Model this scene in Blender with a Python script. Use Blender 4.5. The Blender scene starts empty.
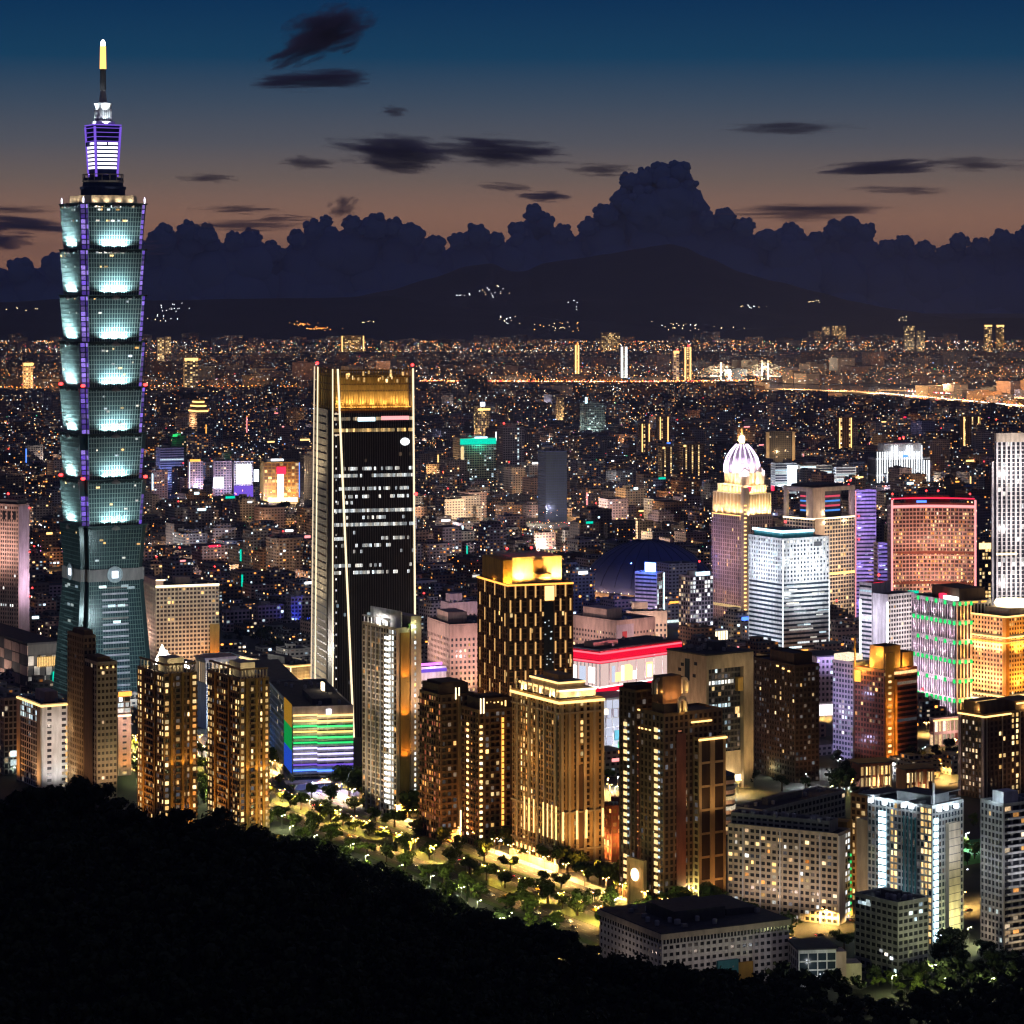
import bpy, math, random
from mathutils import Vector, noise as mnoise
S = bpy.context.scene
COL = S.collection
R_ = math.radians
# ---------------------------------------------------------------- camera
F, CH, HZ = 2900.0, 335.0, 280.0          # focal length in pixels, camera height, horizon row
cam_d = bpy.data.cameras.new('camera')
cam_d.sensor_width = 36.0
cam_d.lens = 36.0 * F / 1024.0
cam_d.shift_y = -(512.0 - HZ) / 1024.0
cam_d.clip_start = 5.0
cam_d.clip_end = 400000.0
cam = bpy.data.objects.new('camera', cam_d)
cam.location = (0, 0, CH)
cam.rotation_euler = (R_(90), 0, 0)
COL.objects.link(cam)
S.camera = cam
# ---------------------------------------------------------------- render settings
S.view_settings.view_transform = 'Standard'
S.view_settings.look = 'None'
S.view_settings.exposure = 0.0
S.view_settings.gamma = 1.0
cy = S.cycles
cy.max_bounces = 3; cy.diffuse_bounces = 2; cy.glossy_bounces = 2; cy.transmission_bounces = 1
cy.volume_bounces = 0; cy.transparent_max_bounces = 6
cy.sample_clamp_indirect = 0.6; cy.sample_clamp_direct = 0.0
cy.use_light_tree = True
cy.use_adaptive_sampling = True; cy.adaptive_threshold = 0.025
cy.caustics_reflective = False; cy.caustics_refractive = False
cy.use_denoising = True; cy.filter_width = 1.3
cy.volume_step_rate = 1.0; cy.volume_max_steps = 64
# ---------------------------------------------------------------- dusk sky
W = bpy.data.worlds.new('World'); S.world = W; W.use_nodes = True
nt = W.node_tree; nt.nodes.clear()
out = nt.nodes.new('ShaderNodeOutputWorld')
sky = nt.nodes.new('ShaderNodeTexSky'); sky.sky_type = 'NISHITA'
sky.sun_disc = False; sky.sun_elevation = R_(-2.0); sky.sun_rotation = R_(8); sky.altitude = 300
bgn = nt.nodes.new('ShaderNodeBackground'); bgn.inputs['Strength'].default_value = 0.004
nt.links.new(sky.outputs[0], bgn.inputs['Color'])
tc = nt.nodes.new('ShaderNodeTexCoord')
sx = nt.nodes.new('ShaderNodeSeparateXYZ'); nt.links.new(tc.outputs['Generated'], sx.inputs[0])
mp = nt.nodes.new('ShaderNodeMapRange'); nt.links.new(sx.outputs['Z'], mp.inputs['Value'])
mp.inputs['From Min'].default_value = -0.02; mp.inputs['From Max'].default_value = 0.18
rp = nt.nodes.new('ShaderNodeValToRGB'); nt.links.new(mp.outputs[0], rp.inputs[0])
def elev(d): return (math.sin(R_(d)) + 0.02) / 0.20
SKY = [(-1.1, (.012, .013, .02)), (-.1, (.02, .02, .03)), (0.2, (.42, .20, .12)), (1.25, (.31, .165, .112)), (2.0, (.170, .128, .112)),
       (2.7, (.092, .098, .120)), (3.5, (.045, .074, .118)), (4.4, (.004, .048, .112)), (5.5, (.000, .030, .094)),
       (7.5, (.006, .024, .070)), (10, (.026, .026, .054))]
e = rp.color_ramp.elements
while len(e) > 1: e.remove(e[-1])
for i, (d, c) in enumerate(SKY):
    el = e[0] if i == 0 else e.new(elev(d))
    el.position = elev(d); el.color = (*c, 1)
bg2 = nt.nodes.new('ShaderNodeBackground'); nt.links.new(rp.outputs[0], bg2.inputs['Color'])
bg2.inputs['Strength'].default_value = 1.0
ad = nt.nodes.new('ShaderNodeAddShader')
nt.links.new(bgn.outputs[0], ad.inputs[0]); nt.links.new(bg2.outputs[0], ad.inputs[1])
nt.links.new(ad.outputs[0], out.inputs['Surface'])
# the last of the sun, already behind the mountain
sd = bpy.data.lights.new('sun', 'SUN'); sd.energy = 0.01; sd.angle = R_(10); sd.color = (1, .7, .5)
so = bpy.data.objects.new('sun', sd); so.rotation_euler = (R_(-88), 0, R_(-8)); COL.objects.link(so)

# ================================================================ helpers
def gy(Y): return HZ + F * CH / Y
def gY(y): return F * CH / (y - HZ)                       # ground distance seen at row y
def gp(x, y):
    Y = gY(y); return ((x - 512) * Y / F, Y)
def at(x, y, Y): return Vector(((x - 512) * Y / F, Y, CH - (y - HZ) * Y / F))
def px(v): return (512 + F * v[0] / v[1], HZ + F * (CH - v[2]) / v[1])

# ---- materials
MAT = {}
def _new(name):
    m = bpy.data.materials.new(name); m.use_nodes = True
    n = m.node_tree.nodes; n.clear()
    o = n.new('ShaderNodeOutputMaterial')
    return m, n, m.node_tree.links, o
def math_(n, l, op, a, b=None, c=None):
    x = n.new('ShaderNodeMath'); x.operation = op
    for i, v in enumerate((a, b, c)):
        if v is None: continue
        if isinstance(v, (int, float)): x.inputs[i].default_value = v
        else: l.new(v, x.inputs[i])
    return x.outputs[0]
def surf(name, col, rough=.75, metal=0., var=.25, scale=.35, spec=.3):
    """painted or stone surface with uneven tone and rain streaks"""
    if name in MAT: return MAT[name]
    m, n, l, o = _new(name)
    b = n.new('ShaderNodeBsdfPrincipled'); l.new(b.outputs[0], o.inputs[0])
    b.inputs['Roughness'].default_value = rough; b.inputs['Metallic'].default_value = metal
    b.inputs['Specular IOR Level'].default_value = spec
    t = n.new('ShaderNodeTexCoord'); mp = n.new('ShaderNodeMapping')
    mp.inputs['Scale'].default_value = (scale, scale, scale * .25)
    l.new(t.outputs['Object'], mp.inputs[0])
    nz = n.new('ShaderNodeTexNoise'); nz.inputs['Scale'].default_value = 1.0; nz.inputs['Detail'].default_value = 4
    l.new(mp.outputs[0], nz.inputs['Vector'])
    r = n.new('ShaderNodeMapRange'); l.new(nz.outputs['Fac'], r.inputs['Value'])
    r.inputs['From Min'].default_value = .3; r.inputs['From Max'].default_value = .7
    r.inputs['To Min'].default_value = 1 - var; r.inputs['To Max'].default_value = 1 + var
    mx = n.new('ShaderNodeVectorMath'); mx.operation = 'SCALE'
    mx.inputs[0].default_value = col; l.new(r.outputs[0], mx.inputs['Scale'])
    l.new(mx.outputs[0], b.inputs['Base Color'])
    MAT[name] = m; return m
def glow(name, col, k, sample=True):
    if name in MAT: return MAT[name]
    m, n, l, o = _new(name)
    em = n.new('ShaderNodeEmission'); em.inputs[0].default_value = (*col, 1); em.inputs[1].default_value = k
    l.new(em.outputs[0], o.inputs[0])
    m.cycles.emission_sampling = 'AUTO' if sample else 'NONE'
    MAT[name] = m; return m
def winmat(name, ca, cb, k):
    """lit window: every pane has its own tone and brightness, with curtains and furniture breaking it up"""
    if name in MAT: return MAT[name]
    m, n, l, o = _new(name)
    oi = n.new('ShaderNodeObjectInfo'); ge = n.new('ShaderNodeNewGeometry')
    rnd = math_(n, l, 'FRACT', math_(n, l, 'ADD', oi.outputs['Random'], ge.outputs['Random Per Island']))
    rnd2 = math_(n, l, 'FRACT', math_(n, l, 'MULTIPLY', rnd, 17.3))
    mx = n.new('ShaderNodeMix'); mx.data_type = 'RGBA'
    l.new(rnd2, mx.inputs['Factor']); mx.inputs[6].default_value = (*ca, 1); mx.inputs[7].default_value = (*cb, 1)
    st = math_(n, l, 'MULTIPLY_ADD', math_(n, l, 'POWER', rnd, 2.0), 1.3 * k, .30 * k)
    nz = n.new('ShaderNodeTexNoise'); nz.inputs['Scale'].default_value = .9; nz.inputs['Detail'].default_value = 1
    l.new(ge.outputs['Position'], nz.inputs['Vector'])
    st = math_(n, l, 'MULTIPLY', st, math_(n, l, 'MULTIPLY_ADD', nz.outputs['Fac'], 1.3, .35))
    em = n.new('ShaderNodeEmission'); l.new(mx.outputs[2], em.inputs[0]); l.new(st, em.inputs[1])
    l.new(em.outputs[0], o.inputs[0]); m.cycles.emission_sampling = 'NONE'
    MAT[name] = m; return m

surf('glass_dark', (.030, .032, .038), .18, 0, .3, .3, .5)
surf('glass_brown', (.048, .030, .017), .2, 0, .3, .3, .5)
surf('glass_blue', (.03, .045, .06), .15, 0, .3, .3, .5)
for nm, c in dict(beige=(.42, .35, .26), tan=(.36, .25, .13), brown=(.20, .12, .06), darkbrown=(.10, .058, .035), grey=(.28, .28, .29),
                  darkgrey=(.10, .10, .11), white=(.66, .66, .67), pink=(.50, .36, .32), lilac=(.45, .38, .45), redbrown=(.20, .07, .045),
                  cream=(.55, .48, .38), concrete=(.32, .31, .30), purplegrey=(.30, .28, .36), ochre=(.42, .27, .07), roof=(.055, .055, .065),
                  red=(.45, .02, .05), green=(.03, .30, .12), tealwall=(.05, .22, .26), navy=(.02, .035, .12), steel=(.35, .36, .38)).items():
    surf(nm, c)
winmat('win_gold', (1, .56, .17), (1, .74, .36), 1.7)
winmat('win_orange', (1, .34, .06), (1, .58, .20), 1.1)
winmat('win_warm', (1, .62, .30), (1, .84, .60), 1.1)
winmat('win_white', (1, .92, .78), (.82, .93, 1), 1.6)
winmat('win_cool', (.62, .85, 1), (.85, 1, .95), 1.1)
winmat('win_red', (.75, .16, .08), (.9, .36, .16), .5)
winmat('win_dim', (.30, .20, .12), (.16, .17, .20), .5)
glow('led_gold', (1, .60, .20), 2.6)
glow('led_amber', (1, .42, .07), 2.2)
glow('led_warm', (1, .78, .48), 3.2)
glow('led_white', (.92, .97, 1), 3.6)
glow('led_cool', (.62, .90, 1), 3.0)
glow('led_purple', (.26, .13, .95), .85)
glow('led_blue', (.08, .22, 1), 2.6)
glow('led_red', (1, .02, .06), 2.6)
glow('led_pink', (1, .30, .30), 1.9)
glow('led_green', (.03, .75, .18), 1.3)
glow('led_teal', (.0, .70, .48), 1.2)
glow('beacon', (1, .03, .03), 9.0, False)

# ---- mesh accumulator
class MB:
    def __init__(s): s.v = []; s.f = []; s.m = []
    def box(s, x0, x1, y0, y1, z0, z1, mi=0):
        n = len(s.v)
        s.v += [(x0, y0, z0), (x1, y0, z0), (x1, y1, z0), (x0, y1, z0), (x0, y0, z1), (x1, y0, z1), (x1, y1, z1), (x0, y1, z1)]
        s.f += [(n, n+3, n+2, n+1), (n+4, n+5, n+6, n+7), (n, n+1, n+5, n+4), (n+1, n+2, n+6, n+5), (n+2, n+3, n+7, n+6), (n+3, n, n+4, n+7)]
        s.m += [mi] * 6
    def loft(s, rings, mi=0, cap=True):
        """rings: lists of points, same length"""
        n = len(s.v); k = len(rings[0])
        for r in rings: s.v += [tuple(p) for p in r]
        for i in range(len(rings) - 1):
            for j in range(k):
                a, b = n + i*k + j, n + i*k + (j+1) % k
                s.f.append((a, b, b + k, a + k)); s.m.append(mi)
        if cap:
            s.f.append(tuple(n + j for j in reversed(range(k)))); s.m.append(mi)
            s.f.append(tuple(n + (len(rings)-1)*k + j for j in range(k))); s.m.append(mi)
    def prism(s, poly, z0, z1, mi=0, top=1.0):
        cx = sum(p[0] for p in poly)/len(poly); cyy = sum(p[1] for p in poly)/len(poly)
        s.loft([[(p[0], p[1], z0) for p in poly], [(cx+(p[0]-cx)*top, cyy+(p[1]-cyy)*top, z1) for p in poly]], mi)
    def lathe(s, prof, cx=0, cyy=0, seg=12, mi=0):
        s.loft([[(cx + r*math.cos(2*math.pi*j/seg), cyy + r*math.sin(2*math.pi*j/seg), z) for j in range(seg)] for r, z in prof], mi)
    def bar(s, a, b, w, h=None, mi=0, up=(0, 0, 1)):
        a, b = Vector(a), Vector(b); d = (b - a).normalized(); u = Vector(up)
        if abs(d.dot(u)) > .99: u = Vector((0, 1, 0))
        sd = d.cross(u).normalized() * (w / 2); uu = sd.cross(d).normalized() * ((h or w) / 2)
        s.loft([[p - sd - uu, p + sd - uu, p + sd + uu, p - sd + uu] for p in (a, b)], mi)
    def build(s, name, mats, parent=None, smooth=False):
        me = bpy.data.meshes.new(name); me.from_pydata(s.v, [], s.f)
        if not isinstance(mats, (list, tuple)): mats = [mats]
        for m in mats: me.materials.append(MAT[m] if isinstance(m, str) else m)
        if len(mats) > 1: me.polygons.foreach_set('material_index', s.m)
        if smooth: me.polygons.foreach_set('use_smooth', [True] * len(s.f))
        me.update()
        return link(name, me, parent)
def link(name, me, parent=None):
    o = bpy.data.objects.new(name, me); COL.objects.link(o)
    if parent: o.parent = parent
    return o
def tag(o, label=None, cat=None, group=None, kind=None):
    if label: o['label'] = label
    if cat: o['category'] = cat
    if group: o['group'] = group
    if kind: o['kind'] = kind
    return o
def empty(name, loc, rz=0):
    o = bpy.data.objects.new(name, None); COL.objects.link(o); o.location = loc; o.rotation_euler = (0, 0, rz); o.empty_display_size = 5
    return o
def copy_tree(o, parent=None):
    c = o.copy(); COL.objects.link(c)
    if parent: c.parent = parent
    for ch in o.children: copy_tree(ch, c)
    return c
_BOX = {}
def unit_box(mat):
    if mat not in _BOX:
        b = MB(); b.box(-.5, .5, -.5, .5, -.5, .5)
        me = bpy.data.meshes.new('pane_' + mat); me.from_pydata(b.v, [], b.f); me.materials.append(MAT[mat]); _BOX[mat] = me
    return _BOX[mat]

# ---- buildings
HEROES = []            # (short phrase, x0, x1, ytop, Y) used to word where the lesser blocks stand
PHI = R_(29)
class Fc:
    """what a facade looks like: bay width, floor height, pier and spandrel sizes, which windows are lit"""
    def __init__(s, bay=4.0, fl=3.7, p=.9, q=1.1, d=.35, lit=.12, wm='win_warm', fn=None, dh=-.06, off=0.0, bal=()):
        s.__dict__.update(bay=bay, fl=fl, p=p, q=q, d=d, lit=lit, wm=wm, fn=fn, dh=dh, off=off, bal=bal)
class Bld:
    def __init__(s, name, label, cat, xc, Y, phi=PHI, group=None, short=None, seed=1, maxwin=60):
        s.Y = Y; s.phi = phi; s.X = (xc - 512) * Y / F; s.s = Y / F
        s.o = empty(name, (s.X, Y, 0), phi); tag(s.o, label, cat, group)
        s.acc = {}; s.win = []; s.maxwin = maxwin; s.rng = random.Random(seed); s.short = short; s.rad = 0; s.xc = xc
    def R(s, x):            # length along the right-hand face that ends at image column x
        k = (x - 512) / F; return (k * s.Y - s.X) / (math.cos(s.phi) - k * math.sin(s.phi))
    def L(s, x):
        k = (x - 512) / F; return (s.X - k * s.Y) / (math.sin(s.phi) + k * math.cos(s.phi))
    def z(s, y): return CH - (y - HZ) * s.Y / F
    def mb(s, part, mat): return s.acc.setdefault((part, mat), MB())
    def part(s, name, mat, box, label=None):
        b = MB(); b.box(*box); o = b.build(name, mat, s.o)
        if label: o['label'] = label
        return o
    def face(s, fc, f, o0, side):
        """boxes of one facade; returns helper mapping (s0,s1,z0,z1,d0,d1) to a local box"""
        x0, y0 = o0
        if side == 'R': return lambda a, b, c, d, e, g: (x0 + a, x0 + b, y0 - g, y0 - e, c, d)
        return lambda a, b, c, d, e, g: (x0 - g, x0 - e, y0 + a, y0 + b, c, d)
    def block(s, x0, x1, y0, y1, z0, z1, wall='beige', R=None, L=None, glass='glass_dark', roof=True, par=1.3, wallpart='wall'):
        s.mb('glazing', glass).box(x0, x1, y0, y1, z0, z1)
        dR = R.d if R else .2; dL = L.d if L else .2
        w = s.mb(wallpart, wall)
        for side, fc, ln in (('R', R, x1 - x0), ('L', L, y1 - y0)):
            if fc is None:
                fn = s.face(None, None, (x0, y0), side)
                a0 = -dL if side == 'R' else 0
                w.box(*fn(a0, ln, z0, z1, 0, .2)); continue
            fn = s.face(None, None, (x0, y0), side)
            nc = max(1, round(ln / fc.bay)); nr = max(1, round((z1 - z0) / fc.fl)); bw = ln / nc; fh = (z1 - z0) / nr
            for i in range(nc + 1):
                a = -dL if (i == 0 and side == 'R') else max(0, i * bw - fc.p / 2); b = min(ln, i * bw + fc.p / 2)
                if i == 0 and side == 'L': a = 0
                w.box(*fn(a, b, z0, z1, 0, fc.d))
            for j in range(nr + 1):
                c = max(z0, z0 + j * fh - fc.q / 2); d = min(z1, z0 + j * fh + fc.q / 2)
                w.box(*fn(0, ln, c, d, 0, fc.d + fc.dh))
            for (f0, f1) in fc.bal:
                a, b = round(f0*nc)*bw, round(f1*nc)*bw
                for j in range(1, nr):
                    s.part('balcony', wall, fn(a + .1, b - .1, z0 + j*fh - .25, z0 + j*fh + .9, fc.d + .002, fc.d + 1.15))
            for j in range(nr):
                for i in range(nc):
                    mt = fc.fn(i, j, nc, nr, s.rng) if fc.fn else (fc.wm if s.rng.random() < fc.lit else None)
                    if mt is None: continue
                    if isinstance(mt, tuple): mt, kw = mt
                    else: kw = 1.0
                    cx = (i + .5) * bw; cz = z0 + (j + .5) * fh; kw *= s.rng.choice((1, 1, 1, .8, .6)) if bw < 6 else 1; ww = max(.5, (bw - fc.p)) * kw; hh = max(.5, fh - fc.q)
                    s.win.append((side, fn(cx - ww/2, cx + ww/2, cz - hh/2, cz + hh/2, .02, .09), mt))
        if roof:
            s.mb('roof', 'roof').box(x0 + .3, x1 - .3, y0 + .3, y1 - .3, z1, z1 + .25)
            t = .45
            for bx in ((x0 - dL, x1, y0 - dR, y0 - dR + t), (x0 - dL, x1, y1 - t, y1), (x0 - dL, x0 - dL + t, y0 - dR + t, y1 - t), (x1 - t, x1, y0 - dR + t, y1 - t)):
                s.mb('parapet', wall).box(*bx, z1 + .003, z1 + par)
        s.rad = max(s.rad, x1, y1)
    def solid(s, part, mat, *box): s.mb(part, mat).box(*box)
    def roofstuff(s, x0, x1, y0, y1, z, wall='concrete', n=5, ph=True):
        r = s.rng
        if ph:
            w, d = (x1-x0)*r.uniform(.25, .45), (y1-y0)*r.uniform(.25, .45); a = r.uniform(x0+1, x1-w-1); b = r.uniform(y0+1, y1-d-1)
            s.part('lift_house', wall, (a, a+w, b, b+d, z+.25, z + r.uniform(3.5, 6)))
        for i in range(n):
            a = r.uniform(x0+1.5, x1-3.5); b = r.uniform(y0+1.5, y1-3.5)
            if r.random() < .45:
                m = MB(); m.lathe([(1.1, z+.25), (1.2, z+2.2), (.9, z+2.6), (.2, z+2.75)], a, b, 10); m.build('water_tank', 'steel', s.o)
            else: s.part('rooftop_unit', 'grey', (a, a+r.uniform(1.5, 3), b, b+r.uniform(1.2, 2.5), z+.25, z+r.uniform(1.2, 2.4)))
    def lamp(s, p, col, w, target=None, cone=120, r=.6, fix=True):  # real floodlights, and lamps added as fill for city glow on facades
        fx = link('flood_fill_lamp', unit_box('darkgrey'), s.o); fx.location = p; fx.scale = (.5, .5, .35)
        d = bpy.data.lights.new('flood_fill_lamp', 'SPOT' if target else 'POINT'); d.energy = w; d.color = col; d.shadow_soft_size = r
        lo = bpy.data.objects.new('flood_fill_beam', d); COL.objects.link(lo); lo.parent = s.o
        lo.location = Vector(p) + Vector((0, 0, .5))
        if target:
            d.spot_size = R_(cone); d.spot_blend = .9
            lo.rotation_euler = (Vector(target) - Vector(p)).to_track_quat('-Z', 'Y').to_euler()
        return lo
    def beacon(s, x, y, z, r=.9):
        m = MB(); m.lathe([(.08, z-3), (.08, z)], x, y, 5); a = m.build('mast', 'steel', s.o)
        m = MB(); m.lathe([(.1, z), (r*.7, z+r*.4), (r*.7, z+r), (.1, z+r*1.4)], x, y, 8); m.build('beacon', 'beacon', a)
    def done(s):
        for (part, mat), b in s.acc.items(): b.build(part, mat, s.o)
        ws = s.win; s.rng.shuffle(ws)
        ws.sort(key=lambda w: -((w[1][1]-w[1][0]) + (w[1][3]-w[1][2])) * (w[1][5]-w[1][4]))
        rest = {}
        for k, (side, bx, mt) in enumerate(ws):
            if k < s.maxwin:
                o = link('window', unit_box(mt), s.o)
                o.location = ((bx[0]+bx[1])/2, (bx[2]+bx[3])/2, (bx[4]+bx[5])/2)
                o.scale = (bx[1]-bx[0], bx[3]-bx[2], bx[5]-bx[4])
            else: rest.setdefault(mt, []).append(bx)
        if rest:
            b = MB(); ms = list(rest)
            for i, mt in enumerate(ms):
                for bx in rest[mt]: b.box(*bx, mi=i)
            o = b.build('window_rows', ms, s.o); o['kind'] = 'stuff'
        xs, ys = [s.xc], [px((s.X, s.Y, 30))[1]]
        cp, sp = math.cos(s.phi), math.sin(s.phi)
        for b in s.acc.values():
            for v in b.v[::3]:
                p = px((s.X + v[0]*cp - v[1]*sp, s.Y + v[0]*sp + v[1]*cp, v[2])); xs.append(p[0]); ys.append(p[1])
        HEROES.append((s.short, s.X, s.Y, s.rad, s.phi, min(xs), max(xs), min(ys)))
        return s
# ================================================================ the pagoda-like skyscraper
surf('tower_glass', (.045, .105, .11), .35, .0, .25, .12, .5)
surf('tower_rib', (.52, .68, .66), .5, .3, .1, .2)
surf('tower_trim', (.03, .055, .05), .5)
surf('tower_stone', (.22, .17, .16), .7)
surf('tower_glass_unlit', (.016, .03, .03), .25, 0, .3, .3, .5)  # darker copy of the tower glass; missing floodlight put into the colour
surf('tower_rib_unlit', (.10, .145, .145), .5, .2)  # darker rib copy for the unlit parts, shade put into the colour
winmat('purple_cell', (.24, .12, .95), (.46, .32, 1), .62)
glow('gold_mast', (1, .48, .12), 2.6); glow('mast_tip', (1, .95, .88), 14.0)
glow('bar_white', (.86, .80, 1), 2.4); glow('window_spark', (.9, 1, .7), 1.6, False); glow('coin_light', (.86, .9, 1), 3.0)
def build_pagoda():
    Y = 2264.; s = Y / F
    b = Bld('skyscraper', 'tallest tower, teal glass stacked in flaring eight-storey tiers under a lit spire', 'skyscraper', 103, Y, R_(28), short='the tall tiered tower', seed=3)
    b.rad = 32
    z = b.z
    def plan(a, c, zz):
        pts = []
        for sx_, sy_ in ((-1, -1), (1, -1), (1, 1), (-1, 1)):
            p = [(sx_*a, sy_*(a-c)), (sx_*(a-c), sy_*(a-c)), (sx_*(a-c), sy_*a)]
            if sx_*sy_ < 0: p.reverse()
            pts += [(q[0], q[1], zz) for q in p]
        return pts
    def ribs(part, mat, za, zb, a0, a1, nv, nh, w=.42, hw=.5, c=.2, prd=.28):
        m = b.mb(part, mat)
        for side in range(2):
            def P(t, zz, dd):
                k = (zz-za)/(zb-za); a = a0+(a1-a0)*k + dd
                e = a0+(a1-a0)*k
                u = (t*2-1)*e*(1-c)
                return (u, -a, zz) if side == 0 else (-a, u, zz)
            for i in range(nv + 1):
                m.bar(P(i/nv, za, prd*.5), P(i/nv, zb, prd*.5), w, prd, up=(0, -1, 0) if side == 0 else (-1, 0, 0))
            for j in range(1, nh):
                zz = za+(zb-za)*j/nh
                m.bar(P(0, zz, prd*.35), P(1, zz, prd*.35), prd*.9, hw)
    # --- sloping base
    zb, zt = 0.0, z(578)
    m = b.mb('base_glass', 'tower_glass_unlit'); m.loft([plan(33, 6.2, 0), plan(25.4, 5, zt)])
    ribs('base_mullion', 'tower_rib_unlit', 0, zt, 33, 25.4, 22, 30, .3, .5)
    m = b.mb('belt', 'tower_stone'); m.loft([plan(26.2, 5.2, zt), plan(26.2, 5.2, z(566))])
    for k, yy in enumerate(range(584, 690, 6)):            # pale louvre bands up the middle bay
        zz = z(yy); a = 33 + (25.4-33)*zz/zt
        q = MB(); q.box(-10.5, 10.5, -a-.9, -a-.2, zz-1.0, zz+.35); q.build('louvre_band', 'lilac' if k % 5 else 'tower_stone', b.o)
        q = MB(); q.box(-a-.9, -a-.2, -10.5, 10.5, zz-.9, zz+.2); q.build('louvre_band', 'tower_rib_unlit', b.o)
    for yy, u in ((583, -13), (583, 5), (602, -6), (602, 2), (585, 10), (618, -2)):
        zz = z(yy) ; a = 33 + (25.4-33)*zz/zt
        b.win.append(('R', (u, u+6, -a-1.0, -a-.91, zz-1.1, zz+.9), 'win_cool'))
        b.win.append(('L', (-a-1.0, -a-.91, u-4, u+2, zz-1.1, zz+.9), 'win_cool'))
    # medallions on the belt
    for side in range(2):
        q = MB(); q.lathe([(0.1, 0), (6.4, 0), (6.4, 1.0), (5.6, 1.0), (5.4, .6), (0.1, .6)], 0, 0, 28); o = q.build('medallion', 'steel', b.o)
        o.location = (0, -26.3, z(571.5)) if side == 0 else (-26.3, 0, z(570))
        o.rotation_euler = (R_(90), 0, 0) if side == 0 else (R_(90), 0, R_(-90))
        q = MB(); q.box(-2.4, 2.4, -2.6, 2.6, .7, 1.1); q.build('square_hole', 'coin_light', o)
    # --- eight flaring tiers
    ys = [566, 523, 477.5, 432, 386, 341, 295, 249.5, 204]
    for t in range(8):
        za, zz = z(ys[t]), z(ys[t+1]); a0, a1 = 24.9, 27.5
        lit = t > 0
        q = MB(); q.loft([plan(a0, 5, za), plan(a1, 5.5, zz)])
        tier = q.build('glass_tier', 'tower_glass' if lit else 'tower_glass_unlit', b.o)
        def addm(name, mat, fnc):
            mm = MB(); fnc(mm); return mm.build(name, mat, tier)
        ribs('mullion', 'tower_rib' if lit else 'tower_rib_unlit', za, zz, a0, a1, 20, 10)
        # overhanging lip with scalloped cresting
        def lip(mm):
            mm.loft([plan(a1+.5, 5.5, zz-1.0), plan(a1+.9, 5.5, zz+.2)])
            for side in range(2):
                for i in range(7):
                    u = (i-3)*6.0; r = 3.1
                    pts = [(u+r*math.cos(a_), zz-.9-1.7*math.sin(a_)) for a_ in [math.pi*k/6 for k in range(7)]]
                    ring = lambda dd: [((p[0], -a1-dd, p[1]) if side == 0 else (-a1-dd, p[0], p[1])) for p in pts]
                    mm.loft([ring(.3), ring(.75)])
        addm('cresting', 'tower_trim', lip)
        # cloud-shaped ornament in the middle of each face
        for side in range(2):
            mm = MB(); mm.lathe([(.1, 0), (2.0, 0), (2.0, 1.1), (1.1, 1.5), (.1, 1.5)], 0, 0, 14)
            for e_ in (-2.3, 2.3): mm.lathe([(.1, 0), (1.1, 0), (1.1, .9), (.1, 1.0)], e_, -.6, 10)
            o = mm.build('scroll_ornament', 'tower_stone', tier)
            o.location = (0, -a1-.8, zz-1.6) if side == 0 else (-a1-.8, 0, zz-1.6)
            o.rotation_euler = (R_(90), 0, 0) if side == 0 else (R_(90), 0, R_(-90))
        # purple light columns set into the corner notches
        for (x0, y0), (dx, dy) in (((-1, -1), (0, 0)), ((1, -1), (0, 0)), ((-1, 1), (0, 0))):
            mm = MB(); k0, k1 = (a0-5)+.35, (a1-5.5)+.35
            n = 9
            for i in range(n):
                f0, f1 = i/n, (i+.8)/n
                if not lit or (t in (1, 2) and i > 5): continue
                c0 = k0+(k1-k0)*f0; c1 = k0+(k1-k0)*f1; h0 = za+(zz-za)*f0; h1 = za+(zz-za)*f1
                for ax in range(2):
                    off = .7; wd = 3.3
                    if ax == 0: ring = lambda c, h: [(x0*(c+off), y0*c, h), (x0*(c+off+wd), y0*c, h), (x0*(c+off+wd), y0*(c-.3), h), (x0*(c+off), y0*(c-.3), h)]
                    else: ring = lambda c, h: [(x0*c, y0*(c+off), h), (x0*c, y0*(c+off+wd), h), (x0*(c-.3), y0*(c+off+wd), h), (x0*(c-.3), y0*(c+off), h)]
                    mm.loft([ring(c0, h0), ring(c1, h1)])
            if mm.v: mm.build('purple_light_column', 'purple_cell', tier)
        if lit:                                           # floodlights standing on the ledge below
            kf = [0, .55, .8, .95, 1.15, 1.3, 1.2, 1.1][t]
            for side in range(2):
                for du in (-7, 0, 7):
                    p = (du, -a0-3.0, za+.7) if side == 0 else (-a0-3.0, du, za+.7)
                    tg = (du*1.3, -a1+1, zz-6) if side == 0 else (-a1+1, du*1.3, zz-6)
                    b.lamp(p, (.70, .96, 1.0), (52000 if du == 0 else 30000) * kf, tg, 150, .5)
        # sparks of lit rooms under the lip
        n_ = [6, 8, 8, 8, 12, 8, 22, 34][t]
        for i in range(n_):
            u = b.rng.uniform(-18, 18); rr = b.rng.choice([.93, .86, .93, .62]) if t > 4 else b.rng.uniform(.2, .95)
            h = za+(zz-za)*rr; a = a0+(a1-a0)*rr+.35; w_ = b.rng.uniform(1, 3.2)
            if b.rng.random() < .65: b.win.append(('R', (u, u+w_, -a-.12, -a, h-.7, h+.7), 'win_white' if b.rng.random() < .6 else 'win_gold'))
            else: b.win.append(('L', (-a-.12, -a, u, u+w_, h-.7, h+.7), 'win_cool' if b.rng.random() < .6 else 'win_gold'))
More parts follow.
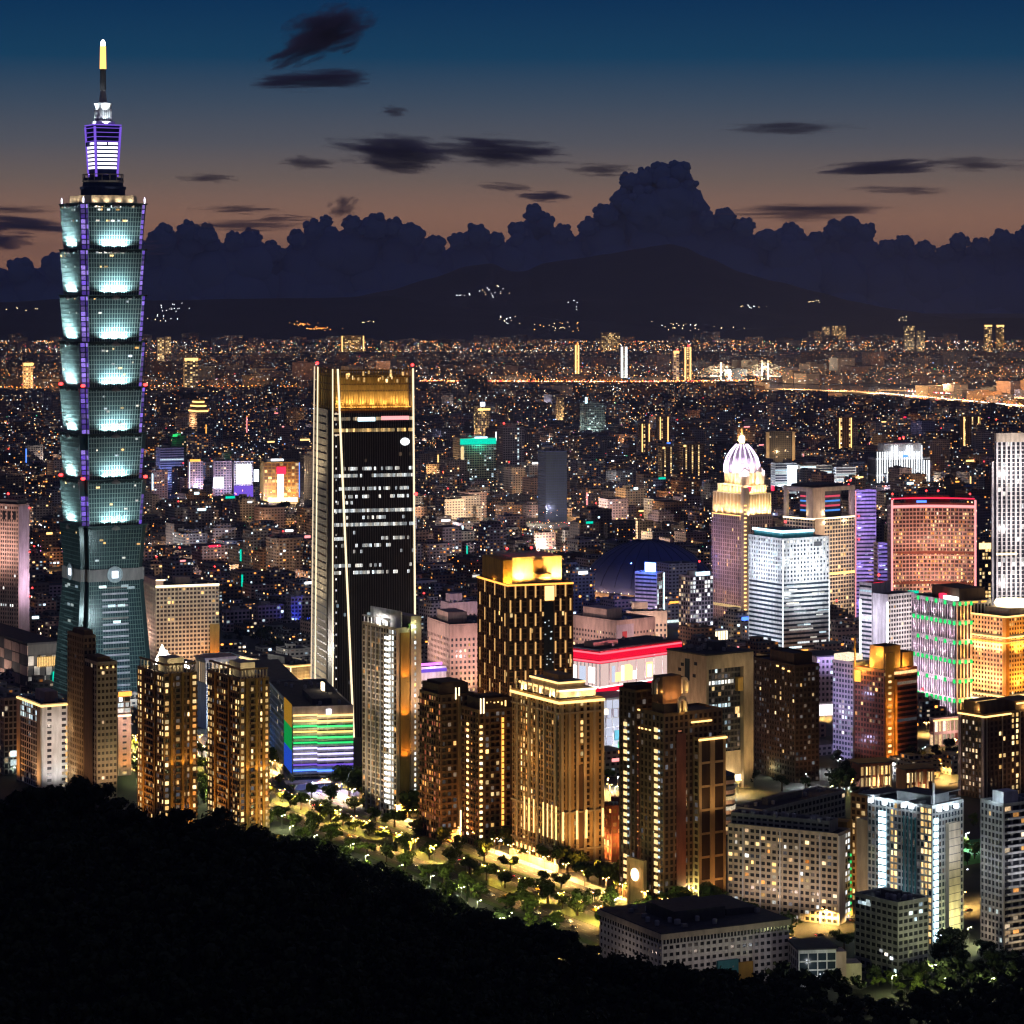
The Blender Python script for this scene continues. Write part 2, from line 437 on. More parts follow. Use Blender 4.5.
    # red aviation lamps at three levels
    for yy in (386, 477.5):
        for cx, cyy in ((-25.5, -25.5), (25.5, -25.5), (-25.5, 25.5)):
            q = MB(); q.lathe([(.2, 0), (1.6, .3), (1.6, 1.8), (.2, 2.2)], 0, 0, 8); o = q.build('beacon', 'beacon', b.o); o.location = (cx, cyy, z(yy)+.3)
    # --- crown: lit rim, drum, purple block, white tier, mast
    zr = z(204)
    q = MB(); q.loft([plan(22, 4.4, zr), plan(21.2, 4.2, z(196))]); q.build('crown_rim', 'cream', b.o)
    for side in range(2):
        for du in (-15, -5, 5, 15):
            p = (du, -24.6, zr+.6) if side == 0 else (-24.6, du, zr+.6)
            b.lamp(p, (1, .80, .55), 1700, (p[0]*.9, p[1]*.8, zr+6), 140, .3)
    for cx, cyy in ((-25, -25), (25, -25), (-25, 25)):
        q = MB(); q.lathe([(.5, zr), (.8, zr+3), (.2, zr+5)], cx, cyy, 8); q.build('corner_lamp', 'bar_white', b.o)
    def tier_box(name, mat, y0, y1, h0, h1):
        q = MB(); q.loft([[(sx_*h0, sy_*h0, z(y0)) for sx_, sy_ in ((-1, -1), (1, -1), (1, 1), (-1, 1))], [(sx_*h1, sy_*h1, z(y1)) for sx_, sy_ in ((-1, -1), (1, -1), (1, 1), (-1, 1))]])
        return q.build(name, mat, b.o)
    k = s / 1.352                                         # half width from pixel half width
    q = MB(); q.lathe([(k*25*1.2, z(196)), (k*25*1.2, z(190)), (k*26*1.2, z(189.5)), (k*26*1.2, z(187)), (k*23*1.2, z(186.5)), (k*22*1.2, z(178))], 0, 0, 24); q.build('drum', 'navy', b.o)
    q = MB(); q.lathe([(k*22*1.2, z(183)), (k*23.5*1.2, z(182.5)), (k*23.5*1.2, z(181)), (k*22*1.2, z(180.5))], 0, 0, 24); q.build('drum_ring', 'grey', b.o)
    q = MB()
    for i in range(16):
        a_ = i*math.pi/8; q.lathe([(.35, z(181)), (.35, z(174.5))], k*22.5*1.2*math.cos(a_), k*22.5*1.2*math.sin(a_), 5)
    q.lathe([(k*22.5*1.2+.3, z(175)), (k*22.5*1.2+.3, z(174.2)), (k*22.5*1.2-.3, z(174.2))], 0, 0, 24); q.build('gallery_rail', 'grey', b.o)
    tier_box('upper_block', 'navy', 178, 126, k*14.5, k*18)
    H0 = lambda yy: k*(14.5 + (18-14.5)*(178-yy)/52.0)
    for i in range(7):                                    # rows of bright lamps
        yy = 147 + i*4.0 - 3; h = H0(yy)+.35
        for side in range(2):
            for u0, u1 in (((-.82, -.05), (.08, .85)) if i == 0 else ((-.84, .86),)):
                q = MB(); q.box(u0*h, u1*h, -h, -h+.3, z(yy+1.15), z(yy-1.15)) if side == 0 else q.box(-h, -h+.3, u0*h, u1*h, z(yy+1.15), z(yy-1.15))
                q.build('lamp_row', 'bar_white', b.o)
    for i in range(4):
        yy = 128.5 + i*4.4; h = H0(yy)+.5
        q = MB(); q.box(-h, h, -h, h, z(yy+.6), z(yy-.6)); q.build('ledge', 'navy', b.o)
        for sgn in (0, 1):
            q = MB(); q.box(-h*.95, h*.95, -h-.25, -h-.02, z(yy+.35), z(yy-.25)) if sgn == 0 else q.box(-h-.25, -h-.02, -h*.95, h*.95, z(yy+.35), z(yy-.25))
            q.build('purple_light_strip', 'led_purple', b.o)
    for sx_, sy_ in ((-1, -1), (1, -1), (-1, 1)):
        q = MB(); h0, h1 = k*14.5+.2, k*18+.2
        q.bar((sx_*h0, sy_*h0, z(177)), (sx_*h1, sy_*h1, z(127)), 1.5); q.build('purple_light_edge', 'led_purple', b.o)
    q = MB(); h = H0(140)+1
    for sx_ in (-1, 1): q.box(sx_*(h+1.6)-1.2, sx_*(h+1.6)+1.2, -1.5, 1.5, z(147), z(143))
    q.build('side_vent', 'navy', b.o)
    tier_box('purple_sill', 'led_purple', 126, 125, k*19.5, k*19.5)
    tier_box('white_plinth', 'white', 125, 121.5, k*12.5, k*12)
    tier_box('white_tier', 'white', 121.5, 109, k*9.2, k*9.2)
    q = MB()
    for i in range(6):
        for side in range(2):
            u = (i-2.5)/3*k*9.2
            q.box(u-.3, u+.3, -k*9.2-.3, -k*9.2, z(121), z(110)) if side == 0 else q.box(-k*9.2-.3, -k*9.2, u-.3, u+.3, z(121), z(110))
    q.build('tier_rib', 'grey', b.o)
    q = MB(); q.lathe([(k*9, z(109)), (k*9.5*1.2, z(105.5)), (k*10*1.2, z(103.5)), (k*8, z(103)), (k*5*1.2, z(102.3))], 0, 0, 16); q.build('collar', 'white', b.o)
    q = MB(); q.lathe([(k*4.6*1.2, z(102.3)), (k*4*1.2, z(98)), (k*2.8*1.2, z(90))], 0, 0, 16); q.build('spire_cone', 'white', b.o)
    q = MB(); q.lathe([(2.5, z(90)), (2.3, z(69))], 0, 0, 12); q.build('mast', 'darkgrey', b.o)
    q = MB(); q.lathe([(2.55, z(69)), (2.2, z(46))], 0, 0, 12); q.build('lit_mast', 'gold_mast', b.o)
    q = MB(); q.lathe([(1.7, z(46)), (1.9, z(43)), (1.3, z(41)), (.3, z(39.5))], 0, 0, 12); q.build('mast_tip_lamp', 'mast_tip', b.o)
    for side in range(2):
        p = (0, -k*14, z(124.5)) if side == 0 else (-k*14, 0, z(124.5))
        b.lamp(p, (.82, .95, 1), 11000, (p[0]*.5, p[1]*.5, z(112)), 150, .3)
        p = (0, -k*17, z(112)) if side == 0 else (-k*17, 0, z(112))
        b.lamp(p, (.85, .97, 1), 15000, (p[0]*.1, p[1]*.1, z(97)), 90, .3)
        p = (0, -k*21, z(177)) if side == 0 else (-k*21, 0, z(177))
        b.lamp(p, (.3, .2, 1), 2200, (p[0]*.6, p[1]*.6, z(150)), 140, .3)
    for side in range(2):  # fill lamps added in mid-air for ambient city light on the base
        for zz, w in ((22, 150000), (78, 120000), (118, 50000)):
            p = (0, -95, zz) if side == 0 else (-95, 0, zz)
            b.lamp(p, (.62, .86, .90) if zz > 20 else (.95, .8, .62), w*(1 if side == 0 else .5), (p[0]*.3, p[1]*.3, zz+12), 110, 3)
    b.done()
build_pagoda()

# ================================================================ the tall dark tower with the golden crown
surf('slate', (.012, .011, .012), .3, 0, .3, .3, .5); surf('fin_dark', (.15, .14, .14), .45)
glow('edge_light', (1, .80, .50), 1.7); glow('edge_dim', (1, .78, .52), 1.0); glow('crown_fill', (1, .56, .14), 1.9)
def build_folded():
    Y = 2121.; ph = R_(15)
    b = Bld('skyscraper', 'tall black tower with pale glowing edges folding together and a golden screened crown', 'skyscraper', 334.0, Y, ph, short='the black gold-crowned tower', seed=5, maxwin=100)
    z = b.z; H = z(369); wr0, wl0 = b.R(415.5), b.L(311.5); wr1, wl1 = b.R(412.5), b.L(315.5)
    b.rad = wr0
    def q4(k, d=0, zz=None):
        a = 0; r = wr0+(wr1-wr0)*k; l = wl0+(wl1-wl0)*k
        zz = H*k if zz is None else zz
        return [(a-d, a-d, zz), (r+d, a-d, zz), (r+d, l+d, zz), (a-d, l+d, zz)]
    zc = z(411); kc = zc/H
    m = MB(); m.loft([q4(0), q4(kc)]); m.build('glazing', 'slate', b.o)
    seam = lambda k: (353.5 + (337.5-353.5)*k - 334)*(wr0/(415.5-334))      # folding seam across the front
    # vertical fins of the dark curtain wall
    m = b.mb('fin', 'fin_dark')
    for i in range(34):
        u = (i+.5)/34
        m.bar((u*wr0, -.25, 0), (u*(wr0+(wr1-wr0)*kc), -.25, zc), .42, .5, up=(0, -1, 0))
    # pale side: piers and dark floor gaps
    m = MB(); m.loft([[(-.6, wl0*.30, 0), (0, wl0*.30, 0), (0, wl0-.6, 0), (-.6, wl0-.6, 0)], [(-.6, wl1*.30, zc), (0, wl1*.30, zc), (0, wl1-.6, zc), (-.6, wl1-.6, zc)]]); m.build('side_panel', 'cream', b.o)
    m = b.mb('floor_gap', 'slate')
    for j in range(1, 44):
        zz = j*zc/44; m.box(-.75, -.5, wl0*.3, wl0*.93, zz-.55, zz+.55)
    for u, w, mt, nm in ((.985, 1.0, 'edge_dim', 'edge_light'), (.80, 1.2, 'edge_light', 'edge_light'), (.0, 1.0, 'edge_light', 'edge_light')):
        m = MB(); m.bar((-.95, u*wl0, 0), (-.95, u*wl1, H if u else H), w if u < .99 else .7, .7, up=(-1, 0, 0)); m.build(nm, mt, b.o)
    m = MB(); m.bar((seam(0), -.9, 0), (seam(1), -.9, H), 1.25, .9, up=(0, -1, 0)); m.build('edge_light', 'edge_light', b.o)
    m = MB(); m.bar((wr0+.2, -.9, 0), (wr1+.2, -.9, H), 1.1, .9, up=(0, -1, 0)); m.build('edge_light', 'edge_light', b.o)
    for j in range(60):
        zz = (j+.5)*H*.9/60; k = zz/H; m = MB(); sx_ = 1.2
        if j % 2 == 0: m.box(sx_, sx_+.5, -.75, -.3, zz, zz+1.4); m.build('corner_lamp', 'win_white', b.o)
    # lit office floors
    rows = {0: (430.5, .95, 'win_gold'), 1: (419, .8, 'win_warm'), 2: (455, .1, 'win_dim'), 3: (461, .12, 'win_dim'), 4: (469, .72, 'win_white'), 5: (476, .85, 'win_white'), 6: (489, .6, 'win_white'),
            7: (497, .55, 'win_white'), 8: (503, .3, 'win_white'), 9: (511, .95, 'win_white'), 10: (518, .35, 'win_white'), 11: (525, .9, 'win_white'), 12: (533, .3, 'win_white'),
            13: (539, .35, 'win_white'), 14: (546, .5, 'win_white'), 15: (552, .22, 'win_white'), 16: (566, .5, 'win_white'), 17: (573, .6, 'win_white'), 18: (615, .15, 'win_cool'), 19: (606, .2, 'win_cool'), 20: (683, .2, 'win_dim'), 21: (705, .25, 'win_dim')}
    for yy, pr, mt in rows.values():
        zz = z(yy); k = zz/H; run = True
        for i in range(34):
            u = i/34*(wr0+(wr1-wr0)*k)
            if i % 4 == 0: run = b.rng.random() < pr + .12
            if run and b.rng.random() < pr: b.win.append(('R', (u+.25, u+wr0/34-.25, -.2, -.1, zz-1.25, zz+1.2), mt))
    for zz, c0, c1, mt in ((z(419.5), .30, .52, 'led_cool'), (z(418.5), .60, .95, 'led_pink')):
        m = MB(); m.box(c0*wr1, c1*wr1, -.9, -.55, zz-1.5, zz+1.3); m.build('shop_sign', mt, b.o)
    m = MB(); m.lathe([(.1, 0), (3.0, 0), (3.4, .5), (2.6, .9), (.1, 1)], 0, 0, 16); o = m.build('round_sign', 'led_white', b.o); o.location = (wr1*.90, -.6, z(442.5)); o.rotation_euler = (R_(90), 0, 0); o.scale = (1, .8, 1)
    # crown: a golden screen of fins in front of a lit wall
    m = MB(); m.box(2.5, wr1-2.5, 5, wl1-3, zc-.5, H-5); m.build('crown_wall', 'ochre', b.o)
    m = b.mb('crown_fin', 'ochre')
    for i in range(30):
        u = (i+.5)/30*wr1; top = H-.5 if i % 3 else H+.4
        m.box(u-.28, u+.28, -.3, .5, zc, top)
    for i in range(9):
        v = (i+.5)/9*wl1; m.box(-.3, .5, v-.2, v+.2, zc, H)
    m = b.mb('crown_rail', 'brown')
    for zz in (z(408.5), z(391), z(384.5), z(377), z(370.5)):
        m.box(.3, wr1, .05, .4, zz-.45, zz+.45); m.box(.05, .4, .6, wl1, zz-.4, zz+.4)
    m = MB(); m.box(2.0, wr1-1, 2.0, 3.4, z(409), z(407.3)); m.build('crown_light_strip', 'led_amber', b.o)
    for i in range(7):
        b.lamp((wr1*(i+.5)/7, 2.4, z(406.5)), (1, .68, .32), 6500, (wr1*(i+.5)/7, 7, H-8), 150, .4)
        b.lamp((wr1*(i+.5)/7, -3.0, z(410)), (1, .70, .36), 4200, (wr1*(i+.5)/7, 3, H-10), 140, .4)
    for i in range(26):
        u = b.rng.uniform(.1, .95)*wr1; h = z(b.rng.uniform(373, 384))
        b.win.append(('R', (u, u+b.rng.uniform(.5, 1.6), -.6, -.45, h, h+b.rng.uniform(1, 3.5)), 'win_gold'))
    m = MB(); m.box(.3, wr1, -.5, .2, z(413), z(411)); m.build('crown_sill', 'redbrown', b.o)
    m = MB(); m.box(.3, wr1, -.5, .2, z(424.5), z(422.5)); m.build('floor_band', 'slate', b.o)
    # lift-lobby ladder between edge and seam, at the top left
    for yy in (414, 435): m = MB(); m.box(.3, seam(.9), -1, -.3, z(yy)-.4, z(yy)+.4); m.build('light_rung', 'edge_dim', b.o)
    for x_, yy in ((0, wl1*.9), (wr1, 0)): b.beacon(x_, yy, H+1.5, 1.6)
    q = MB(); q.lathe([(.3, 0), (1.5, .3), (1.5, 2), (.3, 2.4)], 0, 0, 8); o = q.build('beacon', 'beacon', b.o); o.location = (wr0*.995, -1, z(497))
    for i, (u, w_) in enumerate(((.5, 9000),)):
        b.lamp((-14, wl0*u, 12), (1, .82, .55), 60000, (-1, wl0*.6, H*.45), 120, 1.0)
        b.lamp((-24, wl0*u, H*.35), (1, .82, .55), 24000, (-1, wl0*.6, H*.5), 150, 1.0); b.lamp((-24, wl0*u, H*.7), (1, .82, .55), 24000, (-1, wl0*.6, H*.8), 150, 1.0)
    b.done()
build_folded()
# ================================================================ the buildings of the business district, nearest first
WARM = (1, .62, .28); GOLD = (1, .50, .14); WHITE_L = (1, .93, .85); COOL = (.72, .90, 1); PINKL = (1, .62, .55); ORANGE = (1, .36, .06)
def bar_r(b, name, mat, x0, x1, d, z0, z1, y=0): return b.part(name, mat, (x0, x1, y-d-.35, y-d, z0, z1))
def bar_l(b, name, mat, y0, y1, d, z0, z1, x=0): return b.part(name, mat, (x-d-.35, x-d, y0, y1, z0, z1))
def wash(b, w, col, H, wr, wl, side='both', dist=24, zf=.55, n=2, z0=5):  # added lamps in place of street and city glow on the walls
    """added fill lights standing free in front of a building, aimed up its faces"""
    for i in range(n):
        f = (i+.5)/n
        if side in ('both', 'R'): b.lamp((wr*f, -dist, z0), col, w, (wr*f, 0, H*zf), 130, 1.0)
        if side in ('both', 'L'): b.lamp((-dist, wl*f, z0), col, w, (0, wl*f, H*zf), 130, 1.0)

# ---- the two gold-lit residential towers at the left edge of the hill
def gold_tower(xl, xc, xr, ytop, yb, label, seed):
    Y = gY(yb); b = Bld('residential_tower', label, 'apartment tower', xc, Y, group='gold lit residential towers by the hill', seed=seed, maxwin=80,
                        short='the gold-lit tower pair')
    wr, wl, H = b.R(xr), b.L(xl), b.z(ytop+8)
    def fr(i, j, nc, nr, r):
        pr = [.55, .12, .30, .10, .45, .86][min(5, int(i/nc*6))]
        return ('win_gold' if r.random() < .75 else 'win_orange') if r.random() < pr else ('win_dim' if r.random() < .3 else None)
    def fl(i, j, nc, nr, r):
        pr = [.42, .08, .10, .30, .9][min(4, int(i/nc*5))]
        return 'win_gold' if r.random() < pr else ('win_dim' if r.random() < .25 else None)
    b.block(0, wr, 0, wl, 0, H, 'tan', Fc(3.4, 3.75, 1.1, 1.35, .4, fn=fr, bal=((.26, .5), (.82, 1))), Fc(3.4, 3.75, 1.2, 1.35, .4, fn=fl, bal=((0, .2), (.35, .65))), 'glass_brown')
    for u in (.22, .55, .80):                              # projecting bays
        b.solid('bay_pier', 'ochre', wr*u-.9, wr*u+.9, -1.3, -.4, 0, H+1)
    for v in (.30, .72): b.solid('bay_pier', 'ochre', -1.3, -.4, wl*v-.9, wl*v+.9, 0, H+1)
    # open colonnade crown, lit from inside
    ch = 6.0
    for i in range(9): b.part('crown_column', 'cream', (wr*(.06+.88*i/8)-.35, wr*(.06+.88*i/8)+.35, .8, 1.5, H+.3, H+ch))
    for i in range(6): b.part('crown_column', 'cream', (.8, 1.5, wl*(.3+.66*i/5)-.35, wl*(.3+.66*i/5)+.35, H+.3, H+ch))
    b.solid('crown_beam', 'tan', .2, wr-.3, .5, 1.9, H+ch, H+ch+1.0); b.solid('crown_beam', 'tan', .5, 1.9, 2, wl-.3, H+ch, H+ch+.99)
    b.part('lift_house', 'cream', (wr*.3, wr*.8, wl*.25, wl*.6, H+.25, H+ch+3))
    for u in (.35, .6, .92): b.lamp((wr*u, 2.5, H+.8), (1, .80, .42), 1900, (wr*u, 5, H+6), 150, .3)
    b.lamp((2.5, wl*.6, H+.8), (1, .80, .42), 1500)
    b.part('light_strip', 'led_gold', (wr*.1, wr*.95, 2.2, 2.5, H+.4, H+.8))
    b.roofstuff(2, wr-2, wl*.6, wl-2, H, 'tan', 4, False)
    wash(b, 38000, (1, .42, .09), H, wr, wl, zf=.6)
    for u in (.22, .55, .80): b.lamp((wr*u, -3.4, H*.42), (1, .48, .12), 2600, (wr*u, -.4, H*.75), 110, .5)
    b.done()
gold_tower(138, 164, 197, 668, 836, 'gold lit brown apartment tower standing just left of its twin, behind the dark hill', 11)
gold_tower(208, 240, 269, 673, 842, 'gold lit brown apartment tower with a crane-free colonnade crown, right one of the pair'.replace('crane-free ', ''), 12)

# ---- dark stepped tower in front of the pagoda tower
def t_():
    Y = gY(800); b = Bld('residential_tower', 'dark beige stepped apartment tower rising in front of the tall tiered tower', 'apartment tower', 97, Y, seed=13, short='the stepped dark tower', maxwin=30)
    wr, wl, H, H2 = b.R(117), b.L(69), b.z(664), b.z(641)
    b.block(0, wr, 0, wl*.42, 0, H, 'beige', Fc(2.6, 4.0, .9, 2.0, .3, lit=.02, wm='win_warm'), Fc(3.4, 4.0, 1, 1.6, .3, lit=.02), 'glass_brown')
    b.block(-.8, wr*.55, wl*.42+.4, wl, 0, H2, 'tan', Fc(3, 4, 1, 1.6, .3, lit=0), Fc(3.4, 4.0, 1.6, 1.5, .35, lit=.01, wm='win_dim'), 'glass_brown')
    b.solid('recess', 'darkbrown', -.9, -.4, wl*.10, wl*.40, 0, H-3)
    b.part('crown', 'brown', (1, wr*.7, 2, wl*.40, H+.3, H+4)); b.part('crown', 'brown', (1, wr*.5, wl*.5, wl*.9, H2+.3, H2+4))
    for u in (.2, .5, .8): b.part('roof_light', 'led_gold', (wr*u-.5, wr*u+.5, -.6, -.4, H-3.2, H-2.0))
    wash(b, 15000, (1, .62, .34), H, wr, wl, dist=20)
    b.done()
    Y = gY(776); b = Bld('office_block', 'narrow pink tower with one column of windows beside the stepped dark tower', 'tower', 118, Y, seed=14, short='the narrow pink tower')
    wr, wl, H = b.R(131), b.L(108), b.z(716)
    b.block(0, wr, 0, wl, 0, H, 'pink', Fc(9, 4.2, 6.4, 2.6, .25, lit=.25, wm='win_gold'), None)
    b.part('cornice_light', 'led_warm', (-.4, wr, -.8, -.4, H-.5, H+.4))
    b.block(0, wr, 1, wl, H+1.4, b.z(697), 'pink', Fc(5, 4, .6, 1, .25, lit=.4, wm='win_white'), None)
    b.part('roof_sign', 'led_amber', (0, wr, -1.2, -.8, b.z(696.5), b.z(692)))
    b.lamp((wr*.5, -6, 4), ORANGE, 9000, (wr*.5, 0, 30), 140, .5); b.lamp((wr*.5, -14, b.z(722)), PINKL, 16000, (wr*.5, 0, 30), 150, .5)
    b.done()
    # ---- L-shaped white building with a lit cornice, far left
    Y = gY(790); b = Bld('office_block', 'white office block with a glowing cornice line and a dark glass left face', 'office building', 42, Y, seed=15, short='the white block with a glowing cornice')
    wr, wl, H = b.R(71), b.L(18), b.z(706)
    b.block(0, wr, 0, wl, 0, H, 'white', Fc(9, 4.0, 7.0, 2.0, .3, lit=.05), Fc(4.4, 4, .7, .9, .3, fn=lambda i, j, nc, nr, r: 'win_cool' if j > nr-4 and r.random() < .6 else ('win_dim' if r.random() < .15 else None)))
    b.part('left_end_wall', 'cream', (-1.0, -.4, wl*.86, wl, 0, H)); b.part('right_end_wall', 'cream', (-1.0, -.4, 0, wl*.16, 0, H))
    b.part('cornice_light', 'led_gold', (-1.2, -.8, -.8, wl, H-.6, H+.5)); b.part('cornice_light', 'led_gold', (-.8, wr, -1.2, -.8, H-.6, H+.5))
    for i in range(9): b.part('stair_window', 'win_gold', (wr-4, wr-1.2, -.62, -.5, 4+i*4.3, 6.6+i*4.3))
    b.part('lift_house', 'pink', (wr*.35, wr*.8, wl*.3, wl*.7, H+.25, H+7))
    b.roofstuff(2, wr-2, 2, wl-2, H, 'pink', 6, False)
    b.lamp((wr*.5, -16, 5), WHITE_L, 17000, (wr*.5, 0, 26), 140, .6); b.lamp((-14, wl*.9, 5), ORANGE, 16000, (0, wl*.9, 20), 130, .6); b.lamp((-14, wl*.1, 5), (1, .5, .2), 14000, (0, wl*.1, 20), 130, .6)
    b.lamp((wr*.5, -16, 40), (1, .8, .65), 9000, (wr*.5, 0, 40), 150, .6)
    b.done()
    Y = gY(775); b = Bld('office_block', 'dark low office block at the left edge with a bright green-white lobby', 'office building', 4, Y, seed=16, short='the dark low block')
    wr, wl, H = b.R(22), b.L(-30), b.z(700)
    b.block(0, wr, 0, wl, 0, H, 'concrete', Fc(3.4, 4, .8, 1.1, .3, lit=.06), Fc(3.4, 4, .8, 1.1, .3, lit=.06))
    for i in range(2): b.part('lobby_window', 'win_cool', (wr*.35, wr*.9, -.6, -.4, 6+i*6, 10+i*6))
    b.roofstuff(2, wr-2, 2, wl-2, H, 'concrete', 5); b.lamp((wr*.7, -5, 3), (.8, 1, .8), 3000, (wr*.7, 0, 6), 150, .4)
    b.done()
    # ---- white mall of stacked boxes, left of the pagoda base, with a gold band and a teal panel
    Y = 2330.; b = Bld('shopping_mall', 'low mall with a chequer of white wall panels and a gold-lit upper storey', 'shopping mall', 28, Y, seed=17, short='the chequered white mall')
    wr, wl, H = b.R(58), b.L(-40), b.z(645)
    r = b.rng
    b.solid('body', 'darkgrey', 0, wr, 0, wl, 0, H)
    for k in range(5):
        for i in range(9):
            if (i + k) % 2 == 0 or r.random() < .2: b.solid('wall_panel', 'pink', -.6, -.05, wl*i/9, wl*(i+.92)/9, H*k/5, H*(k+.9)/5)
    for k in range(4):
        for i in range(5):
            if (i + k) % 2: b.solid('wall_panel', 'white', wr*i/5, wr*(i+.9)/5, -.6, -.05, H*k/5, H*(k+.9)/5)
    b.part('gold_storey', 'win_gold', (wr*.3, wr*.98, -1.2, -.65, b.z(667), b.z(658)))
    for i in range(12): b.solid('storey_mullion', 'ochre', wr*(.32+.055*i), wr*(.32+.055*i)+.5, -1.5, -1.21, b.z(668), b.z(657))
    b.part('teal_panel', 'led_teal', (wr*.80, wr*.98, -2.0, -1.6, b.z(694), b.z(673)))
    b.solid('canopy', 'cream', -3, wr*.7, -9, -2.5, b.z(684), b.z(681))
    b.part('roof_slab', 'roof', (-1, wr+1, -1, wl, H+.01, H+1.6))
    b.lamp((wr*.3, -14, 6), (1, .8, .6), 40000, (wr*.3, 0, 18), 150, 1); b.lamp((-20, wl*.3, 8), (1, .75, .6), 60000, (0, wl*.3, 22), 150, 1); b.lamp((-20, wl*.8, 8), (1, .6, .4), 50000, (0, wl*.8, 22), 150, 1)
    b.done()
    # ---- pink slab at the left edge
    Y = 2480.; b = Bld('office_tower', 'pale pink office slab with a fine window grid and blank lilac end wall', 'office tower', 18.5, Y, R_(60), seed=18, short='the pink slab', maxwin=30)
    wr, wl, H = b.R(29), b.L(-40), b.z(506)
    b.block(0, wr, 0, wl, 0, H, 'pink', None, Fc(2.5, 3.6, 1.05, 1.5, .35, fn=lambda i, j, nc, nr, r: ('win_white' if (j in (nr-24, nr-33) and r.random() < .6) or r.random() < .03 else None)))
    b.solid('end_wall', 'lilac', .2, wr, -.5, -.25, 0, H)
    for i in range(10): b.part('top_opening', 'glass_dark', (-.7, -.4, wl*(.04+.09*i), wl*(.04+.09*i)+3.0, H-12, H-5))
    b.part('top_mass', 'darkgrey', (1, wr-1, 2, wl-2, H+.3, H+5)); b.beacon(2, wl*.2, H+9, 1.4); b.beacon(2, wl*.5, H+9, 1.4)
    for k in range(3): q = b.part('edge_beacon', 'beacon', (wr-.6, wr+.4, -1, -.55, H-3-k*38, H-2-k*38))
    b.lamp((-40, wl*.2, 20), (1, .66, .56), 150000, (0, wl*.2, 70), 130, 2); b.lamp((-30, wl*.3, H*.7), (1, .66, .56), 90000, (0, wl*.3, H*.8), 150, 2); b.lamp((wr*.5, -30, H*.5), (.95, .68, .8), 90000, (wr*.5, 0, H*.6), 150, 2)  # mid-air lamps added for the city glow on the slab
    b.done()
t_()
